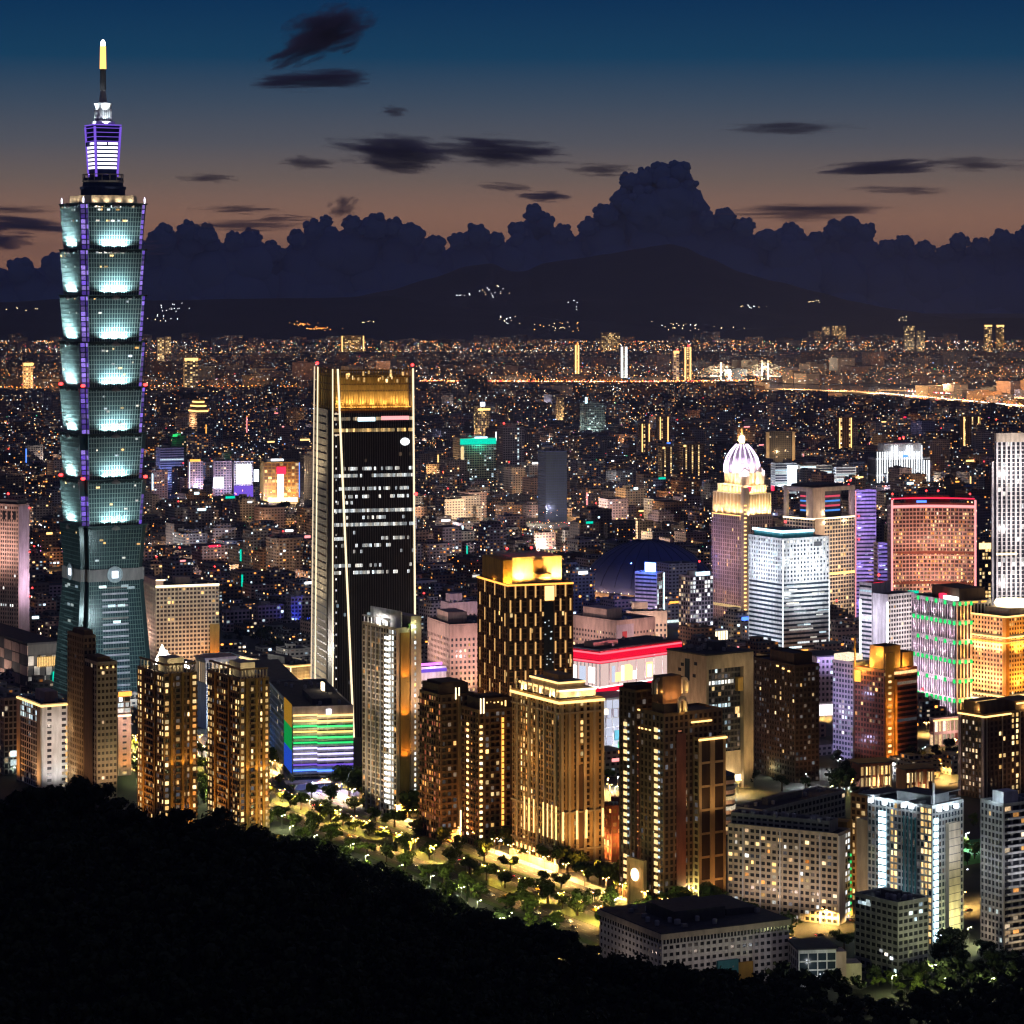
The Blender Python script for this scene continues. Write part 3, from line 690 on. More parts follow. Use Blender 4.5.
# ---- beige hotel with a bright roof line, behind the gold towers
def t_():
    Y = 2470.; b = Bld('hotel', 'broad beige hotel with a glowing white roof edge, right of the tiered tower', 'hotel', 156, Y, R_(20), seed=21, short='the broad beige hotel')
    wr, wl, H = b.R(219), b.L(144), b.z(588)
    b.block(0, wr, 0, wl, 0, H, 'cream', Fc(3.2, 3.6, .9, 1.5, .4, fn=lambda i, j, nc, nr, r: 'win_gold' if r.random() < .05 else None), Fc(3.2, 3.6, .9, 1.5, .4), 'glass_brown')
    b.part('roof_light', 'led_warm', (-.5, wr, -1.2, -.6, H+.3, H+2.0)); b.part('left_wing_top', 'pink', (0, wr*.12, 1, wl, H+.3, H+6))
    b.part('roof_light', 'led_warm', (0, wr*.15, .4, .9, H+6, H+7))
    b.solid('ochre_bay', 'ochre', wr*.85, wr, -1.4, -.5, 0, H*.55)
    b.roofstuff(wr*.2, wr-2, 2, wl-2, H, 'pink', 8)
    wash(b, 75000, (1, .56, .30), H, wr, wl, 'R', 30, .6, 3); b.lamp((wr*.9, -10, 6), ORANGE, 22000, (wr*.9, 0, 30), 120, .6)
    b.lamp((-12, wl*.5, 30), PINKL, 20000)
    b.done()
    # white tents and bright plaza in front of the hotel
    for i, (x, y, w) in enumerate(((158, 655, 7), (166, 650, 7), (175, 656, 7), (162, 645, 6), (186, 662, 7))):
        X, Yt = gp(x, y+30); Yt = 2300+i*9; X = (x-512)*Yt/F
        o = empty('event_tent', (X, Yt, 0), PHI); tag(o, ['brilliant white event tent, topmost of the cluster below the beige hotel', 'white event tent second from the top of the cluster beside the tiered tower', 'white event tent in the middle of the cluster below the beige hotel',
            'small white event tent at the left rim of the cluster, nearest the tiered tower', 'white event tent at the lower right end of the cluster by the gold-lit tower'][i], 'tent', 'white event tents')
        zt = CH-(y-HZ)*Yt/F
        m = MB(); m.lathe([(w*.75, zt-9), (w*.6, zt-7), (.6, zt)], 0, 0, 8); m.build('canopy', 'white', o)
        m = MB()
        for a in range(8): m.lathe([(.25, 0), (.25, zt-8)], w*.7*math.cos(a*math.pi/4), w*.7*math.sin(a*math.pi/4), 5)
        m.build('pole', 'steel', o)
        d = bpy.data.lights.new('tent_lamp', 'POINT'); d.energy = 70000; d.color = (1, .93, .8); l = bpy.data.objects.new('tent_lamp', d); COL.objects.link(l); l.parent = o; l.location = (0, -w*1.3, zt+4); d.shadow_soft_size = 1
    # ---- low glowing beige mall, left of the black tower
    Y = 2235.; b = Bld('shopping_mall', 'low beige stone mall glowing along its upper and lower edges, left of the black tower', 'shopping mall', 291, Y, R_(38), seed=22, short='the glowing beige mall')
    wr, wl = b.R(322), b.L(240); z0, H = b.z(694), b.z(667)
    b.solid('base', 'darkbrown', 2, wr, 2, wl, 0, z0)
    b.block(0, wr, 0, wl, z0, H, 'cream', Fc(6, 2.2, .35, .35, .25, lit=0), Fc(6, 2.2, .35, .35, .25, lit=0), 'beige')
    b.part('edge_light', 'led_warm', (-2.0, -1.4, -1, wl, z0-.8, z0+.4)); b.part('edge_light', 'led_warm', (-1.3, wr, -2.0, -1.4, z0-.8, z0+.4))
    b.part('edge_light', 'led_gold', (-1.0, -.6, -.6, wl, H-.3, H+.4)); b.part('edge_light', 'led_gold', (-.5, wr, -1.0, -.6, H-.3, H+.4)); b.part('corner_light', 'led_warm', (-.7, -.3, -.7, -.3, z0, H))
    b.roofstuff(3, wr-3, 3, wl-3, H, 'darkgrey', 9)
    for f in (.2, .5, .8): b.lamp((-6, wl*f, z0-1), (1, .62, .24), 26000, (0, wl*f, H), 150, .5); b.lamp((wr*f, -6, z0-1), (1, .62, .24), 24000, (wr*f, 0, H), 150, .5)
    b.done()
    Y = 2160.; b = Bld('shopping_arcade', 'long low arcade with a pillared bright front between the gold-lit towers', 'arcade', 206, Y, R_(29), seed=23, short='the pillared arcade')
    wr, wl, H = b.R(236), b.L(196), b.z(662)
    b.block(0, wr, 0, wl, b.z(684), H, 'cream', Fc(2.2, 12, .7, 1.6, .5, lit=.9, wm='win_warm'), Fc(2.2, 12, .7, 1.6, .5, lit=.9, wm='win_warm'))
    b.solid('ground_floor', 'white', 1, wr, 1, wl, 0, b.z(684)); b.part('roof_band', 'pink', (-2, wr, -2.5, wl, H+1.5, H+3.2))
    b.part('screen', 'led_white', (wr*.1, wr*.4, .2, .6, b.z(698), b.z(688)))
    b.lamp((wr*.4, -10, 30), WHITE_L, 22000); b.lamp((wr*.3, -8, 10), COOL, 15000)
    b.done()
    # ---- rainbow-striped building
    Y = gY(790); b = Bld('office_block', 'office block banded with gold, green and violet light stripes', 'office building', 293, Y, R_(12), seed=24, short='the rainbow-striped block')
    wr, wl, H = b.R(353), b.L(268), b.z(709)
    b.block(0, wr, 0, wl, 0, H, 'steel', Fc(6, 4.6, .3, .8, .25, lit=.12, wm='win_dim'), Fc(4, 4.6, 1, 1.2, .25, lit=.03), 'glass_dark')
    b.part('parapet_wall', 'lilac', (-.6, wr, -1.0, -.3, H-5, H+1.6)); b.part('emblem', 'led_white', (wr*.55, wr*.63, -1.4, -1.05, H-4, H-.6))
    n = 11; zz0, zz1 = b.z(771), b.z(716)
    for i in range(n):
        c = ['led_blue', 'led_purple', 'stripe_violet', 'stripe_violet', 'stripe_violet', 'led_green', 'stripe_green', 'stripe_gold', 'stripe_green', 'led_gold', 'led_gold', 'led_gold']
        glow('stripe_violet', (.62, .55, 1), 2.0); glow('stripe_green', (.08, .9, .22), 1.5); glow('stripe_gold', (1, .72, .2), 1.8)
        zz = zz0 + (zz1-zz0)*i/(n-1)
        for u0, u1, dz in ((0, .40, .5), (.40, 1, -.1)): b.part('light_stripe', c[i], (wr*u0, wr*u1-.05, -1.9-.02*i, -1.2, zz+dz-.55, zz+dz+.55))
        b.solid('floor_ledge', 'white', 0, wr, -1.2, -.3, zz-2.2, zz-.8)
    for i, c in enumerate(('led_blue', 'led_blue', 'led_green', 'led_green', 'led_amber', 'led_amber')):
        glow('side_'+c, {'led_blue': (.03, .12, .9), 'led_green': (.01, .5, .1), 'led_amber': (.6, .3, .03)}[c], .55)
        b.part('side_light_panel', 'side_'+c, (-.8, -.4, wl*.02, wl*.30, b.z(774-i*11.5), b.z(774-(i+.97)*11.5)))
    b.solid('side_annex', 'darkgrey', .5, wr*.6, wl+.5, wl*2.0, 0, b.z(711)); b.part('blue_hoarding', 'navy', (-1, .4, wl*1.35, wl*1.95, 0, b.z(745)))
    b.roofstuff(2, wr-2, 2, wl-2, H, 'darkgrey', 22)
    b.part('canopy', 'lilac', (-6, wr*.95, -14, -2, 6.0, 6.8)); b.solid('lobby', 'glass_blue', 0, wr, -1.9, -.3, 0, 8)
    b.part('roof_flare', 'led_warm', (wr*.68, wr*.72, wl*.4, wl*.46, H+2, H+9))
    b.lamp((wr*.3, -14, 5), (.55, .45, 1), 40000); b.lamp((wr*.8, -12, 5), (.7, .55, 1), 40000); b.lamp((-14, wl*1.5, 6), (.02, .25, 1), 90000); b.lamp((wr*.4, -12, 42), (1, .75, .4), 4000)
    b.done()
    # ---- pale residential tower with a bright stair column
    Y = gY(818); b = Bld('residential_tower', 'pale apartment tower with one bright white stair column and an orange-washed right flank', 'apartment tower', 397, Y, R_(33), seed=25, short='the pale tower with a white stair column', maxwin=100)
    wr, wl, H = b.R(420), b.L(363), b.z(630); H2 = b.z(617)
    def fl(i, j, nc, nr, r):
        if i in (1, 2): return ('win_white', .9)
        return 'win_orange' if r.random() < .05 else ('win_dim' if r.random() < .12 else None)
    b.block(0, wr, 0, wl, 0, H, 'cream', None, Fc(3.3, 3.55, .6, 1.0, .5, fn=fl), 'glass_brown')
    for i in range(1, 5): b.solid('balcony_wall', 'white', -1.5, -.5, wl*(.30+.14*i), wl*(.30+.14*i)+.5, 0, H-1)
    for j in range(31): b.part('stair_light', 'led_white', (-1.2, -.95, wl*.175, wl*.315, 8+j*3.55+(3 if j > 8 else 0), 9.5+j*3.55+(3 if j > 8 else 0))) if 8+j*3.55 < H-8 else None
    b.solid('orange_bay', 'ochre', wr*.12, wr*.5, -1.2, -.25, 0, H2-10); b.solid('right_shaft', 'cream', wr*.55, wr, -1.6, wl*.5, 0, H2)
    for j in range(34): b.part('slit_window', 'win_white' if j % 3 else 'win_gold', (wr*.70, wr*.76, -1.85, -1.62, 12+j*3.3, 13.8+j*3.3))
    b.part('roof_screen', 'white', (wr*.25, wr*.3, wl*.05, wl*.95, H+.3, H+11)); b.part('roof_screen', 'white', (wr*.3, wr*.9, wl*.5, wl*.52, H+.3, H+9))
    for i in range(8): b.part('pergola_post', 'white', (-.3, .3, wl*(.25+.1*i), wl*(.25+.1*i)+.35, H+.3, H+5))
    b.solid('pergola_beam', 'white', -.4, .6, wl*.22, wl, H+5, H+5.8)
    m = MB()
    for k in range(80):
        a = Vector((b.rng.uniform(wr*.45, wr*.75), b.rng.uniform(-1.5, .5), H+b.rng.uniform(.5, 4))); m.box(a.x-.3, a.x+.3, a.y-.3, a.y+.3, a.z-.2, a.z+.2)
    surf('plant', (.06, .12, .03), .8); m.build('roof_garden', 'plant', b.o)
    b.lamp((-3, wl*.5, H+2), WHITE_L, 6500, (wr*.3, wl*.5, H+6), 150, .4); b.lamp((wr*.15, wl*.7, H+2), WHITE_L, 2500); b.lamp((wr*.6, -3.5, H+1), (.9, 1, .5), 1500)
    for f in (.05, .28, .5, .7): b.lamp((wr*.3, -5, 3+H*f), ORANGE, 7000, (wr*.3, 0, H*(f+.22)), 120, .5)
    b.lamp((wr*.8, -22, 8), (1, .6, .35), 46000, (wr*.8, 0, H*.5), 140, 1); b.lamp((wr*.8, -22, H*.6), (1, .66, .45), 26000, (wr*.8, 0, H*.8), 150, 1)
    b.lamp((-26, wl*.5, 6), (1, .72, .45), 70000, (0, wl*.5, H*.5), 130, 1); b.lamp((-24, wl*.5, H*.6), (1, .76, .55), 24000, (0, wl*.5, H*.8), 140, 1)
    b.done()
t_()
# ---- the cluster of dark brown residential towers in the middle
def t_():
    Y = gY(842); b = Bld('residential_tower', 'dark brown apartment tower with reddish scattered windows, left of the middle cluster', 'apartment tower', 441, Y, group=None, seed=31, short='the dark reddish tower', maxwin=60)
    wr, wl, H = b.R(474), b.L(420), b.z(697)
    b.block(0, wr, 0, wl, 0, H, 'brown', Fc(3.6, 3.7, 1.5, 1.3, .4, fn=lambda i, j, nc, nr, r: 'win_orange' if r.random() < .05 else ('win_dim' if r.random() < .25 else None), bal=((.0, .3), (.7, 1))),
            Fc(3.0, 3.7, .9, 1.2, .4, bal=((.2, .5), (.75, 1)), fn=lambda i, j, nc, nr, r: ('win_red' if r.random() < .6 else 'win_orange') if r.random() < .5 else None), 'glass_brown')
    b.block(wr*.05, wr*.95, wl*.2, wl*.95, H+1, b.z(688), 'darkbrown', None, None); b.part('roof_cap', 'darkbrown', (wr*.15, wr*.85, wl*.2, wl*.9, b.z(688)+.3, b.z(684)))
    for u in (.42, .52): b.part('uplight', 'led_warm', (wr*u, wr*u+.6, -.8, -.45, H-2, H+5))
    b.part('lobby_sign', 'led_warm', (wr*.55, wr*.75, -1.5, -1, 6, 18))
    b.solid('corner_fin', 'tan', wr*.5, wr*.58, -1.1, -.4, 0, H)
    wash(b, 11000, (1, .40, .10), H, wr, wl, dist=22); b.done()
    Y = gY(848); b = Bld('residential_tower', 'dark brown apartment tower with two strings of gold balcony lamps up its corner', 'apartment tower', 479, Y, seed=32, short='the tower with gold lamp strings', maxwin=100)
    wr, wl, H = b.R(516), b.L(462), b.z(712)
    def fr(i, j, nc, nr, r): return 'win_gold' if r.random() < .04 else ('win_dim' if r.random() < .2 else None)
    b.block(0, wr, 0, wl, 0, H, 'brown', Fc(3.4, 3.6, 1.4, 1.3, .4, fn=fr, bal=((.25, .5), (.75, 1))), Fc(3.4, 3.6, 1.2, 1.3, .4, bal=((.15, .5),), fn=lambda i, j, nc, nr, r: 'win_red' if r.random() < .12 else None), 'glass_brown')
    nl = int(H/3.6)-3
    for j in range(nl):
        zz = 6+j*3.6
        for nm, bx in (('balcony_lamp', (-1.2, -.6, wl*.55, wl*.55+1.7, zz, zz+1.5)), ('balcony_lamp', (.1, 1.7, -1.2, -.6, zz, zz+1.5))): b.part(nm, 'led_gold' if j % 4 else 'led_warm', bx)
        if b.rng.random() < .6: b.win.append(('L', (-.62, -.5, wl*.2, wl*.2+1.2, zz+1.5, zz+2.3), 'win_gold'))
        if b.rng.random() < .5: b.win.append(('L', (-.62, -.5, wl*.36, wl*.36+1, zz, zz+1), 'win_orange'))
    b.part('light_column', 'led_amber', (wr*.60, wr*.60+1.3, -1.0, -.45, 6, H-4))
    for j in range(28): b.solid('column_tick', 'darkbrown', wr*.60-.1, wr*.60+1.5, -1.1, -.9, 8+j*3.4, 8.7+j*3.4)
    for j, u in enumerate((.02, .10)): b.part('uplight', 'led_warm', (wr*u, wr*u+.6, -.9, -.45, H-1, H+8))
    b.block(wr*.1, wr*.95, wl*.15, wl*.9, H+1, b.z(702), 'darkbrown', None, None); b.part('roof_cap', 'darkbrown', (wr*.25, wr*.8, wl*.25, wl*.8, b.z(702)+.3, b.z(698)))
    for k in range(6): b.part('roof_lamp', 'led_gold', (wr*(.2+.1*k), wr*(.2+.1*k)+.7, -.3, .2, H+1.5+b.rng.random()*4, H+2.5+b.rng.random()*4))
    b.part('entrance_sign', 'led_white', (wr*.48, wr*.58, -2, -1.5, 3, 7))
    wash(b, 10000, (1, .38, .09), H, wr, wl, dist=22); b.done()
    Y = gY(872); b = Bld('residential_tower', 'big classical apartment tower with a glowing stepped roof terrace and uplit piers at its foot', 'apartment tower', 560, Y, seed=33, short='the glowing-roofed classical tower', maxwin=100)
    wr, wl, H = b.R(603), b.L(513), b.z(702)
    def fl(i, j, nc, nr, r):
        t = i/nc
        if .55 < t < .80: return ('win_gold' if r.random() < .6 else 'win_orange') if r.random() < .72 else None
        return 'win_gold' if r.random() < .03 else ('win_dim' if r.random() < .18 else None)
    def fr(i, j, nc, nr, r):
        t = i/nc
        if .34 < t < .5 and j > nr*.6: return 'win_gold' if r.random() < .75 else None
        return 'win_gold' if r.random() < .025 else None
    b.block(0, wr, 0, wl, 0, H, 'tan', Fc(3.9, 3.6, 2.0, 1.2, .6, fn=fr), Fc(3.1, 3.6, 1.1, 1.1, .6, fn=fl), 'glass_brown')
    for v in (.06, .30, .44, .62, .88): b.solid('pier', 'beige', -1.4, -.6, wl*v-.9, wl*v+.9, 0, H)
    for u in (.03, .20, .38, .56, .78, .97): b.solid('pier', 'beige', wr*u-.9, wr*u+.9, -1.4, -.6, 0, H)
    b.solid('recess', 'darkbrown', wr*.42, wr*.53, -.75, -.6, 0, H*.62)
    for zz in (H-7, H*.34, H*.12): b.solid('string_course', 'beige', -1.6, wr, -1.6, -.2, zz, zz+.9); b.solid('string_course', 'beige', -1.6, -.2, 0, wl, zz, zz+.9)
    # glowing cornice and stepped terrace
    for bx in ((-2.2, wr, -2.2, -1.6, H-1, H+.4), (-2.2, -1.6, -1.6, wl, H-1, H+.4)): b.part('cornice_light', 'led_gold', bx)
    for k, (a, c, h0, h1, mt) in enumerate(((.08, .92, 1.4, 6, 'cream'), (.2, .8, 6, 9.5, 'cream'), (.34, .66, 9.5, 12.5, 'tan'))):
        b.part('terrace_step', mt, (wr*a, wr*c, wl*a, wl*c, H+h0, H+h1))
        if k < 2:
            b.part('terrace_light', 'led_warm' if k == 0 else 'led_gold', (wr*a-.4, wr*c, wl*a-.9, wl*a-.5, H+h1-1.0, H+h1)); b.part('terrace_light', 'led_gold', (wr*a-.9, wr*a-.5, wl*a-.4, wl*c, H+h1-1.0, H+h1))
    for i in range(8): b.solid('terrace_column', 'cream', .2, .9, wl*(.1+.12*i), wl*(.1+.12*i)+.8, H+1.3, H+7)
    for f in (.2, .5, .8): b.lamp((1.0, wl*f, H+2.2), (1, .70, .28), 2800); b.lamp((wr*f, 1.0, H+2.2), (1, .74, .32), 2600)
    # uplit piers at the foot
    for v in (.03, .12, .21, .30, .5, .6, .7): b.part('pier_light', 'led_gold', (-1.8, -1.42, wl*v-.35, wl*v+.35, 18, 37)); b.lamp((-3, wl*v, 15), (1, .66, .22), 1500, (-1, wl*v, 34), 90, .2)
    for u in (.04, .36, .58, .96): b.part('pier_light', 'led_gold', (wr*u-.5, wr*u+.5, -1.8, -1.42, 18, 34)); b.lamp((wr*u, -3, 15), (1, .66, .22), 1500, (wr*u, -1, 34), 90, .2)
    for k in range(7): b.part('arcade_lamp', 'led_gold', (-1.9, -1.5, wl*(.30+.09*k), wl*(.30+.09*k)+1.5, 7, 9.3))
    for k in range(4): b.part('arcade_lamp', 'led_gold', (wr*(.34+.07*k), wr*(.34+.07*k)+1.2, -1.9, -1.5, 5, 6.6))
    b.part('podium', 'beige', (-2.5, wr, -2.5, wl, 0, 4.2))
    b.part('balloon_lamp', 'led_warm', (wr+.2, wr+2.2, -2, 0, H-9, H-6))
    b.roofstuff(wr*.2, wr*.8, wl*.2, wl*.8, H+8, 'tan', 5, False)
    wash(b, 42000, (1, .46, .11), H, wr, wl, dist=26, zf=.55); b.lamp((wr*.5, -20, H*.55), (1, .46, .11), 12000, (wr*.5, 0, H*.75), 140, 1); b.lamp((-20, wl*.5, H*.55), (1, .46, .11), 12000, (0, wl*.5, H*.75), 140, 1)
    b.done()
    # ---- brown tower, uplit fins drawn as glowing gold bars, and a blazing crown
    Y = 2010.; b = Bld('hotel', 'brown tower patterned with staggered gold bars of uplight under a blazing orange rooftop box', 'tower', 508, Y, R_(20), seed=34, short='the gold-barred tower with the blazing roof', maxwin=40)
    wr, wl, H = b.R(573), b.L(478), b.z(586)
    b.block(0, wr, 0, wl, 0, H, 'brown', Fc(5.0, 3.7, 1.7, .9, .5, lit=.03, wm='win_gold'), Fc(5.0, 3.7, 1.7, .9, .5, lit=.02, wm='win_gold'), 'glass_brown')
    glow('uplight_glow_gold', (1, .55, .18), .95)  # glow put into the bars in place of uplight fading up the fins
    fr_ = (z586 := b.z(586), b.z(740))
    nrow = 11; hrow = (H - b.z(742))/nrow
    for i in range(13):
        u = (i+.4)/13
        if .52 < u < .70: continue
        for j in range(nrow):
            if (i + j) % 2 == 0: continue
            zz = H - (j+1)*hrow + 1.2
            b.part('uplight_glow_bar', 'uplight_glow_gold', (wr*u-.55, wr*u+.55, -1.0, -.55, zz, zz+hrow*.86)); b.part('bar_pier', 'tan', (wr*u-1.0, wr*u-.4, -.9, -.5, zz, zz+hrow))
    for i in range(6):
        v = (i+.4)/6
        for j in range(nrow):
            if (i + j) % 2: continue
            zz = H - (j+1)*hrow + 1.2; b.part('uplight_glow_bar', 'uplight_glow_gold', (-1.0, -.55, wl*v-.35, wl*v+.35, zz, zz+hrow*.9))
    b.solid('glass_slot', 'glass_blue', wr*.545, wr*.69, -1.1, -.5, 0, H-12); b.part('slot_crown', 'led_gold', (wr*.56, wr*.70, -1.2, -.5, H-11, H-1))
    for i in range(16): zz = b.rng.uniform(H*.35, H*.8); u = b.rng.uniform(.55, .68); b.win.append(('R', (wr*u, wr*u+1, -1.25, -1.12, zz, zz+.8), 'win_cool'))
    q = b.part('beacon', 'beacon', (wr*.40, wr*.44, -1.6, -1.1, b.z(686), b.z(683)))
    for bx in ((-1.1, wr, -1.1, -.5, H-.2, H+1.0), (-1.1, -.5, -.5, wl, H-.2, H+1.0)): b.part('cornice_light', 'led_amber', bx)
    zt = b.z(560)
    b.part('roof_box', 'cream', (wr*.18, wr*.95, wl*.25, wl*.9, H+.3, zt)); b.part('roof_box_wing', 'ochre', (wr*.02, wr*.16, wl*.2, wl*.9, H+.3, zt-1.5))
    b.part('roof_niche', 'brown', (wr*.50, wr*.66, wl*.25-1.0, wl*.25-.05, zt-11, zt-2)); b.part('roof_stair', 'brown', (wr*.5, wr*.76, wl*.25-3, wl*.25-1.1, H+4, H+6))
    for u, w in ((.3, 80000), (.45, 20000), (.72, 80000), (.88, 60000)): b.lamp((wr*u, wl*.25-5, H+1.2), (1, .52, .10), w, (wr*u, wl*.25, H+11), 140, .4)
    b.lamp((wr*.1, wl*.2-4, H+1), (1, .45, .06), 14000); b.lamp((1, wl*.5, H+1.2), (1, .45, .06), 2500)
    for u in (.22, .6, .9): b.beacon(wr*u, wl*.5, zt+4, 1.2)
    wash(b, 42000, (1, .44, .12), H, wr, wl, dist=24, zf=.6); b.done()
t_()
def t_():
    # ---- the frame-like building with a dark glass front
    Y = gY(793); b = Bld('office_block', 'office block shaped like a beige picture frame round a dark glass front', 'office building', 705, Y, R_(36), seed=41, short='the frame-shaped block', maxwin=80)
    wr, wl, H = b.R(752), b.L(667), b.z(656)
    t = wr*.10
    b.solid('frame', 'beige', 0, t*.45, -1.5, wl, 0, H); b.solid('frame', 'beige', wr-t*2.1, wr, -1.5, wl, 0, H); b.solid('frame', 'beige', t*.45, wr-t*2.1, -1.5, wl, H-9, H-.003)
    def fr(i, j, nc, nr, r):
        f = j/nr
        if abs(f-.86) < .03: return ('win_white') if i < nc*.8 else None
        if abs(f-.68) < .02: return 'win_cool' if i < nc*.7 else None
        return 'win_gold' if r.random() < .05 else ('win_dim' if r.random() < .22 else ('win_cool' if r.random() < .04 else None))
    b.block(t*.45, wr-t*2.1, 2.2, wl, 0, H-9, 'darkgrey', Fc(2.8, 3.9, .4, 1.3, .3, fn=fr), None, 'glass_dark', roof=False)
    b.part('roof', 'roof', (-.5, wr+.5, -1, wl, H+.01, H+1.0)); b.part('inner_box', 'ochre', (wr-t*3.2, wr-t*2.12, -1, 1.8, H*.72, H-16)); b.part('lobby_light', 'led_warm', (wr*.45, wr-t*2.2, .8, 1.3, 5, 9)); b.part('lobby_wall', 'cream', (wr*.30, wr-t*2.15, 1.35, 1.85, 3, 25))
    for k, (v, zz) in enumerate(((.2, .92), (.24, .83), (.55, .90), (.55, .80), (.62, .86))): b.part('stair_window', 'glass_dark', (-.25, -.02, wl*v, wl*v+3, H*zz, H*zz+2.2))
    b.part('deep_window', 'glass_blue', (-.25, -.02, wl*.40, wl*.52, H*.80, H*.96))
    b.roofstuff(3, wr-4, 4, wl-3, H+1, 'darkgrey', 18); b.lamp((wr*.5, -2, 8), (1, .7, .35), 5000); b.part('window_glow', 'win_gold', (wr*.68, wr*.76, 1.5, 1.8, H*.55, H*.60))
    b.lamp((-30, wl*.5, 30), (1, .55, .34), 50000, (0, wl*.5, H*.7), 130, 1.5); b.lamp((wr*.9, -28, 10), (1, .62, .24), 34000, (wr*.9, 0, H*.5), 130, 1.2); b.lamp((wr*.6, -26, H*.75), (1, .75, .42), 12000, (wr*.6, 0, H), 140, 1.2)
    b.done()
    # ---- red-banded mall
    Y = 2130.; b = Bld('shopping_mall', 'shopping mall with two curved crimson light bands over blazing white shop floors', 'shopping mall', 600, Y, R_(46), seed=42, short='the red-banded mall')
    wr, wl = b.R(680), b.L(566); z = b.z
    b.solid('lower_wall', 'white', 0, wr, 0, wl, 0, z(702)); glow('shop_back', (1, .72, .66), .85); glow('shop_white', (1, .93, .86), 2.6); glow('shop_blue', (.72, .80, 1), .95); surf('crimson', (.50, .015, .05), .4)
    glow('crimson_light', (1, .008, .045), 1.0); glow('red_line', (1, .10, .14), 2.2)
    b.part('shop_floor', 'shop_back', (.4, wr, .4, wl, z(687)+.01, z(664)))
    for i in range(9): b.solid('shop_mullion', 'white', wr*i/9, wr*i/9+.5, -.1, .39, z(687), z(664)); b.solid('shop_mullion', 'grey', -.1, .39, wl*i/9, wl*i/9+.5, z(687), z(664))
    for k in range(8): u = b.rng.uniform(.08, .85); b.part('display', b.rng.choice(['led_gold', 'shop_white', 'shop_white', 'shop_blue', 'led_warm']), (wr*u, wr*u+b.rng.uniform(3, 8), -.3, .1, z(684), z(b.rng.uniform(667, 676))))
    for k in range(3): b.part('display', ['shop_white', 'shop_blue', 'shop_white'][k], (-.3, .1, wl*(.15+.27*k), wl*(.15+.27*k)+6, z(684), z(668)))
    b.part('upper_wall', 'crimson', (-1.2, wr, -1.2, wl, z(664)+.01, z(651)))
    for yy, hh, mt in ((653.5, .6, 'red_line'), (657.5, 1.9, 'crimson_light'), (662, .6, 'red_line')):
        b.part('red_band', mt, (-2.0, wr, -2.0, -1.3, z(yy)-hh, z(yy)+hh)); b.part('red_band', mt, (-2.0, -1.3, -1.25, wl, z(yy)-hh, z(yy)+hh))
    b.part('lower_band', 'crimson_light', (-3.2, wr, -3.2, -1.4, z(692), z(688))); b.part('lower_band', 'crimson_light', (-3.2, -1.4, -1.35, wl, z(692), z(688)))
    b.part('white_storey', 'shop_white', (-.8, wr, -.8, wl*.98, z(712), z(693))); 
    for i in range(9): b.solid('storey_post', 'grey', wr*(i+.5)/9, wr*(i+.5)/9+.3, -1.3, -.85, z(712), z(693))
    
    b.solid('roof', 'roof', -1, wr, -1, wl, z(651)+.02, z(651)+1); b.roofstuff(2, wr-2, 2, wl-2, z(651)+1, 'pink', 6)
    b.lamp((-44, wl*.4, 20), (.8, .85, 1), 160000); b.lamp((wr*.5, -16, 24), (1, .8, .78), 90000); b.lamp((wr*.3, -30, 60), (1, .3, .35), 60000)
    b.done()
    Y = 2045.; b = Bld('exhibition_hall', 'white glass hall glowing lilac, glimpsed right of the glowing-roofed classical tower', 'hall', 606, Y, R_(29), seed=85, short='the white glass hall', maxwin=10)
    wr, wl, H = b.R(632), b.L(588), b.z(700)
    b.block(0, wr, 0, wl, 0, H, 'white', Fc(5, 6.2, .35, .4, .3, lit=.95, wm='hall_pane'), Fc(5, 6.2, .35, .4, .3, lit=.95, wm='hall_pane'), 'lilac') if glow('hall_pane', (.78, .82, 1), .85) else None
    b.part('hall_poster', 'tealwall', (wr*.3, wr*.55, -.8, -.5, 10, 17)); b.part('round_poster', 'green', (wr*.45, wr*.65, -.85, -.55, 4, 9)); b.part('foyer_light', 'foyer0', (0, wr, -1.2, -.6, .5, 3.5)) if glow('foyer0', (1, .95, .95), 2.2) else None
    b.part('canopy_roof', 'grey', (-3, wr+2, -4, wl, H+1.4, H+2)); b.lamp((wr*.5, -14, 10), (.9, .9, 1), 30000); b.done()
    # ---- pale department store blocks with punched windows
    def store(xl, xc, xr, ytop, Y, ph, label, seed, wall='pink', k=1.0, pent=True):
        b = Bld('department_store', label, 'department store', xc, Y, ph, seed=seed, short=None, maxwin=20)
        wr, wl, H = b.R(xr), b.L(xl), b.z(ytop)
        pat = lambda i, j, nc, nr, r: ('win_gold' if r.random() < .5 else 'win_warm') if r.random() < .10 else None
        b.block(0, wr, 0, wl, 0, H, wall, Fc(3.8, 4.4, 1.9, 2.2, .35, fn=pat), Fc(3.8, 4.4, 1.9, 2.2, .35, fn=pat))
        b.solid('upper_band', wall, -.6, wr, -.6, -.3, H-9, H); b.solid('upper_band', wall, -.6, -.3, 0, wl, H-9, H)
        if pent: b.part('plant_room', wall, (wr*.1, wr*.5, wl*.3, wl*.8, H+.3, H+9))
        b.roofstuff(2, wr-2, 2, wl-2, H, wall, 6, False)
        b.lamp((wr*.5, -34, 26), PINKL, 80000*k, (wr*.5, 0, H*.7), 140, 2); b.lamp((-34, wl*.5, 26), (1, .66, .58), 80000*k, (0, wl*.5, H*.7), 140, 2); b.lamp((wr*.4, -10, 4), (1, .6, .3), 14000*k, (wr*.4, 0, 16), 140, 1)
        return b, wr, wl, H
    b, wr, wl, H = store(428, 450, 497, 626, 2350., R_(20), 'pale pink department store with small punched windows, left of the gold-barred tower', 43)
    b.done(); HEROES[-1] = ('the left pink store',) + HEROES[-1][1:]
